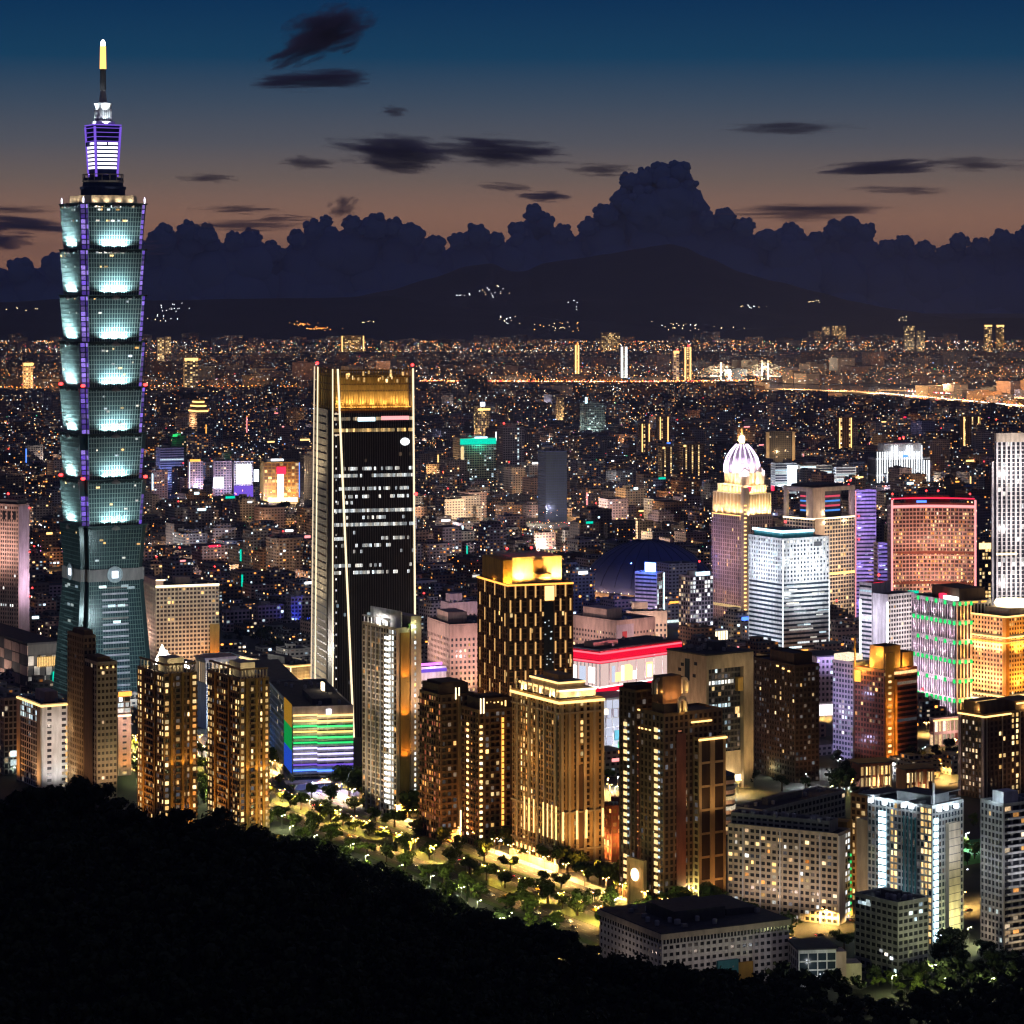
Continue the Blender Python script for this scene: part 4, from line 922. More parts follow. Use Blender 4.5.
    b, wr, wl, H = store(570, 617, 655, 622, 2480., R_(40), 'pink department store carrying a tall poster on its corner, above the red-banded mall', 44, k=.6)
    m = MB(); m.box(-1.3, wr*.42, -.9, -.65, b.z(650), b.z(625)); m.build('poster', 'lilac', b.o)
    surf('poster_red', (.5, .06, .07)); surf('poster_blue', (.08, .12, .4))
    b.part('poster_patch', 'poster_red', (wr*.12, wr*.24, -1.1, -.92, b.z(641), b.z(632))); b.part('poster_patch', 'poster_blue', (wr*.1, wr*.27, -1.1, -.92, b.z(648), b.z(642)))
    b.done(); HEROES[-1] = ('the pink store with a poster',) + HEROES[-1][1:]
    b, wr, wl, H = store(627, 631, 667, 613, 2560., R_(14), 'cream department store with a dense window grid, behind the red-banded mall', 45, 'cream', .9)
    b.done(); HEROES[-1] = ('the cream store',) + HEROES[-1][1:]
    b, wr, wl, H = store(400, 419, 446, 669, 2270., R_(29), 'low white building with a violet-lit roof sign right of the pale stair-column tower', 46, 'white', .5, False)
    b.part('violet_sign', 'led_purple', (-1, wr, -1.4, -.7, H-3, H-.5)); glow('magenta', (.9, .2, 1), 2.2); b.part('violet_sign', 'magenta', (0, wr*.8, -2.6, -2.0, H+2.5, H+4.5)); b.part('shop_window', 'led_white', (wr*.35, wr*.75, -.9, -.5, H-26, H-18))
    b.lamp((wr*.5, -8, H+4), (.8, .5, 1), 9000); b.done(); HEROES[-1] = ('the violet-signed block',) + HEROES[-1][1:]
    b, wr, wl, H = store(441, 449, 480, 604, 2750., R_(25), 'lilac-white office block with dark slots, behind the left pink store', 47, 'lilac', .35, True)
    b.done(); HEROES[-1] = ('the lilac office',) + HEROES[-1][1:]
    # ---- small block with a blazing blue sign, and its neighbour
    Y = 2760.; b = Bld('office_block', 'small striped office block under a blazing blue-white rooftop sign', 'office building', 657, Y, R_(60), seed=48, short='the block under the blue sign')
    wr, wl, H = b.R(664), b.L(635), b.z(574)
    b.block(0, wr, 0, wl, 0, H, 'lilac', Fc(4, 3.6, .6, .6, .3, lit=.4, wm='win_cool'), Fc(30, 3.6, .5, 1.9, .35, lit=0))
    b.part('roof_sign', 'led_blue', (-.6, -.1, 1, wl*.55, H+1.5, H+11)); glow('sign_core', (.75, .85, 1), 5); b.part('sign_face', 'sign_core', (-.9, -.62, 1.5, wl*.52, H+2.2, H+10.3)); b.part('corner_light', 'led_cool', (wr*.9, wr, -.7, -.4, 3, H))
    b.lamp((-10, wl*.3, H+9), (.06, .2, 1), 60000); b.lamp((wr*.5, wl+8, H+8), (.05, .15, 1), 130000, None); b.lamp((-24, wl*.5, 20), (.8, .65, 1), 26000, (0, wl*.5, 40), 140, 1)
    b.done()
    Y = 2640.; b = Bld('office_block', 'dark office block with a cool white rooftop sign, left of the spired tower', 'office building', 690, Y, R_(35), seed=49, short='the dark block left of the spired tower', maxwin=70)
    wr, wl, H = b.R(713), b.L(679), b.z(577)
    b.block(0, wr, 0, wl, 0, H, 'purplegrey', Fc(3.4, 3.8, .7, 1.2, .3, lit=.34, wm='win_white'), Fc(3.4, 3.8, .7, 1.2, .3, lit=.35, wm='win_warm'))
    b.part('roof_sign', 'led_cool', (wr*.25, wr*.85, -.5, -.1, H+.5, H+4)); b.beacon(wr*.6, wl*.4, H+12, 1.2); b.part('roof_rail', 'steel', (-.2, wr*.3, .5, .9, H+1.4, H+5))
    glow('front_warm', (1, .82, .55), 2.2)
    b.part('shop_front', 'front_warm', (-6, wr+10, -9, -8.4, 3, 14)); b.solid('podium', 'white', -6, wr+10, -8.3, 3, 0, 15)
    for i in range(14): b.solid('front_mullion', 'beige', -6+(wr+16)*i/14, -5.5+(wr+16)*i/14, -9.3, -9.02, 3, 14)
    b.roofstuff(1, wr-1, 1, wl-1, H, 'grey', 4); b.lamp((wr*.5, -24, 26), (.9, .85, 1), 14000, (wr*.5, 0, 36), 140, 1)
    b.done()
    # ---- spired tower with the white lantern dome
    Y = 2720.; b = Bld('skyscraper', 'stepped pink tower with gold-lit shoulders and a glowing white spired dome', 'skyscraper', 745, Y, R_(33), seed=50, short='the spired tower', maxwin=40)
    wr, wl = b.R(772), b.L(712); z = b.z; Hs = z(517)
    pat = lambda i, j, nc, nr, r: 'win_gold' if r.random() < .05 else None
    b.block(0, wr, 0, wl, 0, Hs, 'pink', Fc(2.9, 3.8, 1.4, .9, .5, fn=pat), Fc(2.9, 3.8, 1.4, .9, .5, fn=pat), 'glass_brown')
    b.solid('corner_shaft', 'beige', -2.2, 3.2, -2.2, 3.2, 0, z(488)); 
    for j in range(36): b.part('corner_lamp', 'led_gold', (-3.0, -.4, -2.9, -2.3, 6+j*3.9, 7.3+j*3.9)) if 6+j*3.9 < z(505) else None
    def tier(f, y0, y1, n, lw):
        a0, a1, c0, c1 = wr*f, wr*(1-f), wl*f, wl*(1-f)
        b.block(a0, a1, c0, c1, z(y0), z(y1), 'cream', Fc((a1-a0)/n, 60, .55, .4, .6, lit=0), Fc((c1-c0)/n, 60, .55, .4, .6, lit=0), 'tan', par=1.0)
        b.part('tier_light', 'led_gold', (a0-1.4, a1, c0-1.5, c0-1.0, z(y0)+.2, z(y0)+1.0)); b.part('tier_light', 'led_gold', (a0-1.5, a0-1.0, c0-.9, c1, z(y0)+.2, z(y0)+1.0))
        for k in (.1, .3, .5, .7, .9): b.lamp((a0+(a1-a0)*k, c0-4.2, z(y0)+.5), (1, .72, .42), lw*.45, (a0+(a1-a0)*k, c0, z(y1)), 140, .3); b.lamp((a0-4.2, c0+(c1-c0)*k, z(y0)+.5), (1, .72, .42), lw*.45, (a0, c0+(c1-c0)*k, z(y1)), 140, .3)
    tier(.02, 517, 495, 9, 60000); tier(.10, 495, 487, 8, 30000); tier(.21, 487, 473, 5, 34000)
    # lantern dome
    cx, cyy = wr*.5, wl*.5; s_ = b.s
    surf('dome_white', (.75, .68, .78), .4)
    q = MB(); q.lathe([(s_*18, z(474)), (s_*17.5, z(466)), (s_*15.5, z(459)), (s_*11, z(452)), (s_*5.5, z(446)), (s_*3, z(445))], cx, cyy, 16); q.build('dome', 'dome_white', b.o)
    q = MB()
    for i in range(16):
        a = i*math.pi/8; pr = [(s_*18.3, z(474)), (s_*17.9, z(466)), (s_*15.9, z(459)), (s_*11.4, z(452)), (s_*5.9, z(446))]
        for (r0, z0), (r1, z1) in zip(pr, pr[1:]): q.bar((cx+r0*math.cos(a), cyy+r0*math.sin(a), z0), (cx+r1*math.cos(a), cyy+r1*math.sin(a), z1), .8)
    glow('dome_rib', (.95, .74, 1), 3.2); q.build('dome_rib', 'dome_rib', b.o)
    q = MB(); q.lathe([(s_*2.6, z(445)), (s_*3.4, z(441.5)), (s_*2.8, z(438)), (s_*1.0, z(436.5))], cx, cyy, 12); q.build('lantern', 'led_warm', b.o)
    q = MB(); q.lathe([(s_*1.0, z(436.5)), (.2, z(430))], cx, cyy, 8); q.build('spire', 'gold_mast', b.o)
    for sx_, sy_ in ((-.5, -1), (.6, -1), (-1, .4), (-.9, -.8)): b.lamp((cx+sx_*s_*25, cyy+sy_*s_*25, z(476)), (.92, .72, 1), 34000, (cx, cyy, z(455)), 130, .4)
    for u in (-.12, .9): 
        q = MB(); q.lathe([(s_*5, z(487)), (s_*4.6, z(473)), (s_*2, z(469.5)), (.2, z(468))], wr*.22 if u < 0 else wr*.78, wl*.18, 10); q.build('corner_turret', 'cream', b.o)
    for u in (.08, .95): b.part('red_lamp', 'led_red', (wr*u, wr*u+3, -1.6, -.8, z(492), z(487)))
    b.lamp((wr*.5, -34, 12), (1, .62, .42), 60000, (wr*.5, 0, 60), 140, 2); b.lamp((-40, wl*.5, 14), (1, .62, .46), 110000, (0, wl*.5, 80), 130, 2); b.lamp((-30, wl*.5, Hs*.65), (1, .62, .5), 34000, (0, wl*.5, Hs*.8), 150, 2); b.lamp((-30, wl*.5, Hs*.3), (1, .62, .5), 30000)
    b.part('gold_floor', 'win_gold', (-.9, -.6, 0, wl, 26, 28.5))
    b.done()
    # ---- white office tower with a lit lattice
    Y = 2560.; b = Bld('office_tower', 'bright white office tower, latticed above and ribbon-windowed below, beside the spired tower', 'office tower', 783, Y, R_(31), seed=51, short='the white lattice tower', maxwin=60)
    wr, wl, H = b.R(829), b.L(749), b.z(540); zm = b.z(583)
    b.block(0, wr, 0, wl, 0, zm, 'white', Fc(40, 3.9, .5, 2.0, .5, lit=.0), Fc(40, 3.9, .5, 2.0, .5, lit=0), 'glass_blue', roof=False)
    glow('lattice_light', (.90, .93, 1), .85)
    b.block(0, wr, 0, wl, zm+.01, H, 'white', Fc(3.7, 3.8, 1.7, 1.7, .6, lit=.35, wm='win_white'), Fc(3.7, 3.8, 1.7, 1.7, .6, lit=.3, wm='win_cool'), 'glass_blue')
    n = 0
    for j in range(int((zm)/3.9)):
        for k in range(2):
            if b.rng.random() < .7: u = b.rng.uniform(0, .8); b.win.append(('R', (wr*u, wr*min(1, u+b.rng.uniform(.1, .3)), -.1, -.02, 3.9*j+1.2, 3.9*j+2.9), 'win_white' if b.rng.random() < .5 else 'win_cool'))
    b.part('roof_hall', 'tealwall', (wr*.04, wr*.70, wl*.06, wl*.9, H+.3, b.z(532))); 
    b.part('roof_light', 'led_cool', (wr*.02, wr*.70, wl*.03, wl*.055, b.z(533.5), b.z(531))); b.part('roof_light', 'led_cool', (wr*.0, wr*.03, wl*.06, wl*.9, b.z(533.5), b.z(531)))
    b.part('notch', 'darkgrey', (wr*.66, wr*.82, -.9, -.62, H-7, H-3)); b.beacon(wr*.35, wl*.4, b.z(530)+4, 1.5); b.part('corner_light', 'led_white', (-.9, -.5, -.9, -.5, 0, H)); b.part('corner_light', 'led_white', (wr-.4, wr, -.95, -.6, 0, zm))
    for zz, k in ((.08, 1.0), (.5, .85), (.78, 1.1)): 
        b.lamp((wr*.5, -30, H*zz), (.88, .95, 1), 80000*k, (wr*.5, 0, H*min(1, zz+.12)), 150, 2); b.lamp((-30, wl*.5, H*zz), (.80, .86, 1), 70000*k, (0, wl*.5, H*min(1, zz+.12)), 150, 2)
    b.part('plaza_roof', 'white', (-30, wr, -22, -10, 3, 5.5)); b.part('plaza_light', 'led_warm', (-30, wr, -22.6, -22.05, 4, 5.2)); b.part('plaza_screen', 'led_amber', (wr*.05, wr*.4, -23.5, -23, 5.6, 11))
    b.done()
    # ---- arched tower behind it, with a lit loggia
    Y = 2800.; b = Bld('office_tower', 'beige tower topped by a lit open loggia striped red and blue inside', 'office tower', 813, Y, R_(40), seed=52, short='the loggia-topped tower', maxwin=30)
    wr, wl, H = b.R(854), b.L(784), b.z(519); H2 = b.z(489)
    b.block(0, wr, 0, wl, 0, H, 'cream', Fc(3.8, 3.8, .7, 1.3, .4, lit=.06, wm='win_gold'), Fc(3.8, 3.8, .7, 1.3, .4, lit=.05, wm='win_gold'), 'glass_dark', roof=False)
    b.part('logo_wall', 'cream', (-.6, wr*.28, -.6, wl*.22, H, H2+1.2)); b.part('end_pier', 'lilac', (wr*.92, wr, -.6, 3, H, H2)); b.part('end_pier', 'cream', (-.6, 3, wl*.90, wl, H, H2)); b.part('top_slab', 'cream', (-1, wr+.5, -1, wl, H2+.01-3, H2+1)); b.part('core', 'darkgrey', (wr*.3, wr*.9, wl*.3, wl*.9, H, H2-3.1))
    glow('stripe_blue', (.1, .35, 1), .9); glow('stripe_red', (1, .12, .2), .8)
    for k in range(4): b.part('inner_stripe', 'stripe_red' if k % 2 else 'stripe_blue', (wr*.3, wr*.86, wl*.3-.6, wl*.3-.1, H+5+k*4.6, H+6.8+k*4.6)); b.part('inner_stripe', 'stripe_red' if k % 2 else 'stripe_blue', (wr*.3-.6, wr*.3-.1, wl*.3, wl*.85, H+5+k*4.6, H+6.8+k*4.6))
    b.part('loggia_light', 'led_warm', (-1.2, wr, -1.3, -.7, H-1.0, H+.5)); b.part('loggia_light', 'led_warm', (-1.3, -.7, -.6, wl, H-1.0, H+.5)); b.part('pillar_shaft', 'beige', (wr*.02, wr*.26, -1.4, -.6, b.z(550), H))
    b.part('band_light', 'led_gold', (0, wr, -1.0, -.5, b.z(576.5), b.z(574))); b.part('arch_roof', 'darkgrey', (wr*.1, wr*.8, wl*.1, wl*.9, H2+1.1, H2+3.5)); b.beacon(wr*.95, 2, H2+5, 1.4)
    for k in (.25, .75): b.lamp((wr*k, -4, H+1), (1, .78, .55), 6000, (wr*k, 2, H2), 140, .5); b.lamp((-4, wl*k, H+1), (1, .78, .5), 6000, (2, wl*k, H2), 140, .5); b.lamp((wr*k, -3, H-5), (1, .78, .5), 3500)
    for zz in (.1, .45, .75): b.lamp((wr*.5, -34, H*zz), (1, .72, .55), 75000, (wr*.5, 0, H*(zz+.15)), 150, 2); b.lamp((-34, wl*.5, H*zz), (1, .72, .55), 30000)
    b.done()
    # ---- violet striped tower and its lower neighbour
    for xl, xc, xr, yt, Y, lab, sd, sh in ((852, 856, 876, 491, 2860., 'slim violet-lit tower striped by dark floors, between the loggia-topped and red-edged towers', 53, 'the violet striped tower'), (874, 878, 897, 544, 2830., 'lower violet-white striped block leaning against the red-edged tower', 54, 'the lower violet block')):
        b = Bld('office_tower', lab, 'office tower', xc, Y, R_(12), seed=sd, short=sh, maxwin=16); wr, wl, H = b.R(xr), b.L(xl), b.z(yt)
        b.block(0, wr, 0, wl, 0, H, 'lilac', Fc(30, 3.9, .8, 2.1, .5, lit=0), Fc(30, 3.9, .5, 1.8, .5, lit=0))
        for k in range(12): j = b.rng.randrange(int(H/3.9)); u = b.rng.uniform(0, .8); b.win.append(('R', (wr*u, wr*u+3, -.2, -.1, 3.9*j+1.2, 3.9*j+2.7), b.rng.choice(['win_white', 'win_cool', 'win_gold'])))
        for zz in (.1, .4, .7, .95): b.lamp((wr*.5, -20, H*zz), (.34, .26, 1), 30000 if yt < 500 else 15000, (wr*.5, 0, H*zz+5), 150, 1.5)
        for k in (.62, .8): b.part('beacon', 'beacon', (wr*.1, wr*.1+1.2, -1.4, -.7, H*k, H*k+1.2)) if yt < 500 else None
        if yt < 500: b.part('edge_light', 'led_pink', (-.8, -.2, -.8, -.2, 0, H))
        b.done()
    # ---- red-edged concave tower
    Y = 2760.; b = Bld('office_tower', 'broad concave tower outlined in pink-red light and full of amber windows', 'office tower', 932, Y, R_(0), seed=55, short='the red-edged tower', maxwin=100)
    s_ = Y/F; H = b.z(507); Ht = b.z(500); w = 40*s_; N = 22
    pts = []
    for i in range(N+1):
        u = -1+2*i/N; pts.append((u*w if u < 0 else u*w*1.08, 9*(1-u*u)))
    m = MB(); m.loft([[(x, y, zz) for x, y in pts] + [(w*1.08, 34, zz), (-w, 34, zz)] for zz in (0, H)]); m.build('glazing', 'glass_brown', b.o)
    rows = int(H/3.8); wm = b.mb('wall', 'pink'); pm = wm
    for i in range(N):
        (xa, ya), (xb, yb) = pts[i], pts[i+1]
        for j in range(rows+1):
            wm.bar((xa, ya-.15, j*3.8), (xb, yb-.15, j*3.8), .5, 1.3)
        pm.bar((xa, ya-.2, 0), (xa, ya-.2, H), .8, .6, up=(0, -1, 0))
        for j in range(rows):
            f = i/N; pr = .30+.35*(.35 < f)+(.2 if f < .12 else 0)-(.25 if .14 < f < .3 else 0)-(.25 if j > rows*.82 else 0)
            for hf in (0, 1):
                if b.rng.random() < pr*.8:
                    a = .08+.46*hf; x0 = xa+(xb-xa)*a; x1 = xa+(xb-xa)*(a+.36); y0 = min(ya+(yb-ya)*a, ya+(yb-ya)*(a+.36)); zz = j*3.8
                    b.win.append(('R', (x0, x1, y0-.35, y0-.1, zz+.9, zz+3.0), b.rng.choice(['win_orange', 'win_orange', 'win_gold', 'win_warm'])))
    for x, d in ((-w, 0), (w*1.08, 0)): q = MB(); q.bar((x, -.8, 0), (x, -.8, Ht), 1.7, 1.7, up=(0, -1, 0)); q.build('edge_light', 'led_pink', b.o)
    for i in range(N):
        (xa, ya), (xb, yb) = pts[i], pts[i+1]
        if i % 2 == 0:
            (xb, yb) = pts[i+2]
            q = MB(); q.bar((xa, ya-1, H+.3), (xb, yb-1, H+.3), .8, 2.4); q.build('roof_light', 'led_pink', b.o)
            q = MB(); q.bar((xa, ya+.4, H+1), (xb, yb+.4, H+1), .5, 5); q.build('parapet', 'redbrown', b.o)
            q = MB(); q.bar((xa, ya+5, Ht+.8), (xb, yb+5, Ht+.8), .5, 1.0); q.build('roof_light', 'led_red', b.o)
    for zz in (.39, .63): 
        for i in range(N): (xa, ya), (xb, yb) = pts[i], pts[i+1]; b.mb('dark_floor', 'redbrown').bar((xa, ya-.4, H*zz), (xb, yb-.4, H*zz), .6, 2.6)
    b.part('roof_plant', 'redbrown', (-w*.6, w*.5, 14, 30, H, Ht+3)); b.part('roof_screen', 'led_blue', (-w*.35, -w*.1, 9.6, 10, H+2.5, H+5.5))
    for x in (-w*.95, -w*.1, w*.2, w): b.beacon(x, 12, Ht+4+3*(abs(x) < 9), 1.3)
    for zz in (.1, .4, .7): b.lamp((0, -36, H*zz), (1, .48, .36), 100000, (0, 8, H*(zz+.12)), 150, 2)
    b.part('teal_sign', 'led_teal', (-w*.62, -w*.35, -5, -4.4, b.z(597), b.z(590)))
    b.done()
    # ---- tall white-piered tower at the right edge
    Y = 2600.; b = Bld('skyscraper', 'tall pale tower of close white vertical piers cut by the right edge of the view', 'skyscraper', 997, Y, R_(9), seed=56, short='the white-piered tower', maxwin=40)
    wr, wl, H = b.R(1062), b.L(995), b.z(433)
    b.block(0, wr, 0, wl, 0, H-8, 'white', Fc(4.3, 3.7, 1.7, .6, .8, lit=.05, wm='win_white', dh=-.55), Fc(4.3, 3.7, 1.7, .6, .8, lit=.02), 'glass_dark', roof=False)
    b.part('crown_band', 'cream', (-.9, wr, -.9, wl, H-8, H)); b.solid('left_shaft', 'white', -4, -.9, 2, wl*.8, 0, b.z(462)); b.part('band_light', 'led_warm', (-.9, wr*.3, -1.3, -.85, b.z(555), b.z(553)))
    for zz, k in ((.05, 1.0), (.3, .8), (.55, .8), (.8, 1.2)): b.lamp((wr*.25, -30, H*zz), (1, .86, .84), 85000*k, (wr*.25, 0, H*min(1, zz+.12)), 150, 2); b.lamp((wr*.75, -30, H*zz), (1, .86, .84), 60000*k)
    b.done()
    # gold-topped block between the two
    Y = 2850.; b = Bld('office_block', 'dark office block with a gold-lit top storey, squeezed between the red-edged and white-piered towers', 'office building', 979, Y, R_(10), seed=57, short='the gold-topped block', maxwin=50)
    wr, wl, H = b.R(1000), b.L(977), b.z(541)
    b.block(0, wr, 0, wl, 0, H, 'darkgrey', Fc(3.2, 3.8, .8, 1.2, .3, lit=.35, wm='win_gold'), None); b.part('top_storey', 'win_gold', (0, wr, -.8, -.4, H-8, H-2)); b.done()
    # ---- white block with twin bright corners
    Y = 2420.; b = Bld('office_block', 'white office block with two bright vertical edge lights and a red-lit roof', 'office building', 888, Y, R_(40), seed=58, short='the white block with edge lights', maxwin=30)
    wr, wl, H = b.R(914), b.L(860), b.z(590)
    b.block(0, wr, 0, wl*.55, 0, b.z(596), 'white', Fc(3.2, 3.7, .9, 1.5, .35, lit=.06, wm='win_warm'), None, 'glass_dark'); b.block(-.5, wr*.7, wl*.55, wl*1.0, 0, H+3, 'white', None, Fc(30, 3.7, .5, 2.0, .4, lit=.1, wm='win_cool'), 'glass_blue')
    b.part('edge_light', 'led_white', (-.9, -.4, -.5, .6, 0, b.z(602))); b.part('edge_light', 'led_white', (-1.5, -1.0, wl*.93, wl*.98, 0, b.z(602)))
    b.part('roof_glow', 'led_red', (wr*.1, wr*.5, wl*.6, wl*.62, H+3.5, H+4.2)); b.beacon(wr*.4, wl*.7, H+9, 1.4)
    for zz in (.15, .7): b.lamp((wr*.5, -30, H*zz), (1, .82, .8), 55000, (wr*.5, 0, H*.6), 150, 2); b.lamp((-30, wl*.6, H*zz), (.9, .8, 1), 55000, (0, wl*.6, H*.6), 150, 2)
    b.done()
    # ---- candy-lit tower with green spots
    Y = 2210.; b = Bld('office_tower', 'tower lit pink and gold with rows of green-glowing panels', 'office tower', 957, Y, R_(26), seed=59, short='the candy-lit tower', maxwin=20)
    wr, wl, H = b.R(991), b.L(912), b.z(603)
    b.block(0, wr, 0, wl, 0, H, 'white', Fc(3.0, 14, 1.0, 3.2, .6, lit=0), Fc(3.0, 14, 1.0, 3.2, .6, lit=0), 'glass_dark')
    nr = round(H/14); fh = H/nr
    for j in range(1, nr+1):
        zz = j*fh-.6
        for i in range(10): u = wl*(i+.15)/10; (b.part('green_panel', 'led_green', (-1.1, -.75, u, u+wl*.05, zz-1.7, zz+1.3)) if i % 2 == 0 or j % 2 else None)
        for i in range(6): u = wr*(i+.2)/6; (b.part('green_panel', 'led_green', (u, u+2.2, -1.1, -.75, zz-1.7, zz+1.3)) if i < 3 else None)
        for i in range(5): b.lamp((-2.6, wl*(i+.5)/5, zz-fh+2.5), (1, .62, .80), 8000, (-.5, wl*(i+.5)/5, zz-3), 120, .3)
        for i in range(3): b.lamp((wr*(i+.5)/3, -2.6, zz-fh+2.5), (1, .42, .05), 9000, (wr*(i+.5)/3, -.5, zz-3), 120, .3)
    b.part('roof_box', 'darkbrown', (wr*.2, wr*.95, wl*.1, wl*.7, H+.3, b.z(590))); b.part('roof_flare', 'led_white', (wr*.0, wr*.12, wl*.05, wl*.3, H+1.4, H+4)); b.part('roof_red', 'led_red', (1, 5, wl*.35, wl*.42, H+1.4, H+5))
    for i in range(3): b.part('roof_lamp', 'led_amber', (wr*(.2+.25*i), wr*(.35+.25*i), -.8, -.4, H-.5, H+.6))
    wash(b, 60000, (1, .70, .88), H, wr, wl, 'L', 24, .55, 2); wash(b, 50000, (1, .45, .08), H, wr, wl, 'R', 20, .5, 2); b.done()
    # ---- blazing golden tower at the right edge
    Y = 2190.; b = Bld('hotel', 'golden classical hotel ablaze with lamps along every cornice, at the right edge', 'hotel', 1006, Y, R_(40), seed=60, short='the blazing golden hotel', maxwin=60)
    wr, wl, H = b.R(1050), b.L(972), b.z(618)
    pat = lambda i, j, nc, nr, r: 'win_gold' if r.random() < .08 else None
    b.block(0, wr, 0, wl, 0, H, 'cream', Fc(3.1, 3.5, 1.3, 1.5, .4, fn=pat), Fc(3.1, 3.5, 1.3, 1.5, .4, fn=pat), 'glass_brown')
    for yy, mt in ((617, 'led_gold'), (638, 'led_gold'), (643, 'led_amber'), (697, 'led_gold'), (702, 'led_warm')):
        b.part('cornice_light', mt, (-1.4, wr, -1.4, -.7, b.z(yy)-.5, b.z(yy)+.5)); b.part('cornice_light', mt, (-1.4, -.7, -.65, wl, b.z(yy)-.5, b.z(yy)+.5))
    b.part('attic', 'cream', (wr*.15, wr*.9, wl*.1, wl*.8, H+.3, H+6)); q = MB(); q.lathe([(13, H+6), (14.5, H+8), (13, H+11), (3, H+12)], wr*.5, wl*.45, 20); q.build('round_pavilion', 'led_warm', b.o); b.part('corner_shaft', 'ochre', (-1.2, 2.5, -1.2, 2.5, 0, H))
    for zz, w in ((.03, 170000), (.3, 80000), (.62, 120000)): 
        for f in (.25, .75): b.lamp((wr*f, -9, H*zz+2), (1, .33, .03), w*.7, (wr*f, 0, H*(zz+.22)), 130, .6); b.lamp((-9, wl*f, H*zz+2), (1, .40, .16), w*.62, (0, wl*f, H*(zz+.22)), 130, .6)
    b.done()
    # ---- orange and brown stepped tower with a violet left wing
    Y = gY(768); b = Bld('residential_tower', 'brown stepped tower with orange-lit recess and blazing roof corners, violet wing on its left', 'tower', 884, Y, R_(40), seed=61, short='the orange-lit stepped tower', maxwin=70)
    wr, wl, H = b.R(917), b.L(855), b.z(672); H2 = b.z(649)
    p1 = lambda i, j, nc, nr, r: 'win_gold' if r.random() < .03 else ('win_dim' if r.random() < .15 else None)
    b.block(0, wr, 0, wl, 0, H, 'redbrown', Fc(40, 3.6, .6, 1.5, .4, fn=p1), Fc(2.7, 3.6, .7, 1.4, .4, fn=p1), 'glass_brown'); b.block(2, wr*.55, 2, wl*.55, H+1.5, H2, 'brown', None, None); b.block(wr*.62, wr*.95, 2, wl*.6, H+1.5, b.z(657), 'brown', None, None)
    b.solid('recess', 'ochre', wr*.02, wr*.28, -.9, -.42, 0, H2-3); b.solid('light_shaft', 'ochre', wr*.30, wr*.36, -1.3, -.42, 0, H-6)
    for j in range(22): b.part('recess_window', 'win_gold' if j % 3 else 'win_orange', (wr*.10, wr*.19, -1.1, -.93, 6+j*4.0, 7.6+j*4.0)) if 6+j*4 < H else None
    for f in (0.0, .18, .36, .54): b.lamp((wr*.33, -3.5, 3+H*f), ORANGE, 14000*(1-.8*f), (wr*.33, -1, H*(f+.25)), 90, .4); b.lamp((wr*.14, -5, 3+H*f), ORANGE, 6000, (wr*.14, -1, H*(f+.2)), 120, .4)
    for bx, w in (((-2, wl*.55, H+3), 22000), ((-3, wl*.8, H-2), 14000), ((wr*.60, -2, H+3), 15000), ((-2, wl*.2, H2-4), 12000)): b.lamp(bx, (1, .52, .08), w)
    b.part('roof_blaze', 'led_amber', (-1.2, -.6, wl*.78, wl*.98, H-9, H-1)); b.part('crane_arm', 'ochre', (-1, 0, wl*.97, wl, H+1, H+22))
    b.block(-.6, wr*.5, wl+1, wl*1.75, 0, b.z(668), 'purplegrey', None, Fc(2.8, 3.6, .8, 1.5, .35, fn=lambda i, j, nc, nr, r: ('win_cool' if r.random() < .55 else 'win_white') if r.random() < (.6 if .25 < j/nr < .55 and i < nc*.6 else .08) else None), 'glass_blue')
    b.part('wing_crown', 'win_warm', (-1, wr*.4, wl*1.2, wl*1.7, b.z(668)+1.4, b.z(660)))
    for zz in (12, 45): b.lamp((-26, wl*1.4, zz), (.66, .58, 1), 34000, (0, wl*1.4, zz+12), 150, 1)
    wash(b, 9000, (1, .42, .12), H, wr, wl, dist=22, n=1); b.done()
    # ---- violet-white slab glimpsed between the dark towers
    Y = 2230.; b = Bld('office_block', 'violet-white slab with a blazing ground floor behind the dark flat-topped tower', 'office building', 817, Y, R_(15), seed=62, short='the violet-white slab', maxwin=20)
    wr, wl, H = b.R(846), b.L(812), b.z(659)
    b.block(0, wr, 0, wl, b.z(703), H, 'lilac', Fc(3.4, 4, 1.5, 2, .3, lit=.04, wm='win_cool'), None); glow('foyer', (1, .86, .95), 2.2); b.part('bright_foyer', 'foyer', (0, wr*.6, -.5, 0, b.z(738), b.z(705))); b.solid('lower_wall', 'white', 0, wr, .1, wl, 0, b.z(703)); b.part('roof', 'roof', (-1, wr, -1, wl+20, H+1.6, H+2.5))
    b.lamp((wr*.4, -22, 40), (.62, .52, 1), 60000, (wr*.4, 0, 60), 150, 1); b.done()
    # ---- dark flat-topped tower
    Y = gY(783); b = Bld('residential_tower', 'wide dark apartment tower with a flat top, right of the frame-shaped block', 'apartment tower', 795, Y, R_(29), seed=63, short='the wide dark flat-topped tower', maxwin=40)
    wr, wl, H = b.R(819), b.L(752), b.z(667)
    p1 = lambda i, j, nc, nr, r: 'win_gold' if r.random() < .018 else ('win_dim' if r.random() < .22 else None)
    b.block(0, wr, 0, wl, 0, H, 'darkbrown', Fc(3.0, 3.5, 1.0, 1.4, .4, fn=p1), Fc(3.0, 3.5, 1.0, 1.4, .4, fn=p1), 'glass_brown')
    b.block(wr*.05, wr*.8, wl*.05, wl*.6, H+1.4, b.z(656), 'darkbrown', None, None)
    for k in range(3): b.part('roof_lamp', 'led_gold', (-.8, -.4, wl*(.1+.13*k), wl*(.1+.13*k)+2.4, H-4+k, H-3+k))
    wash(b, 6500, (1, .5, .2), H, wr, wl, dist=20, n=1); b.lamp((-3, wl*.5, 6), (.7, .8, .5), 3000); b.done()
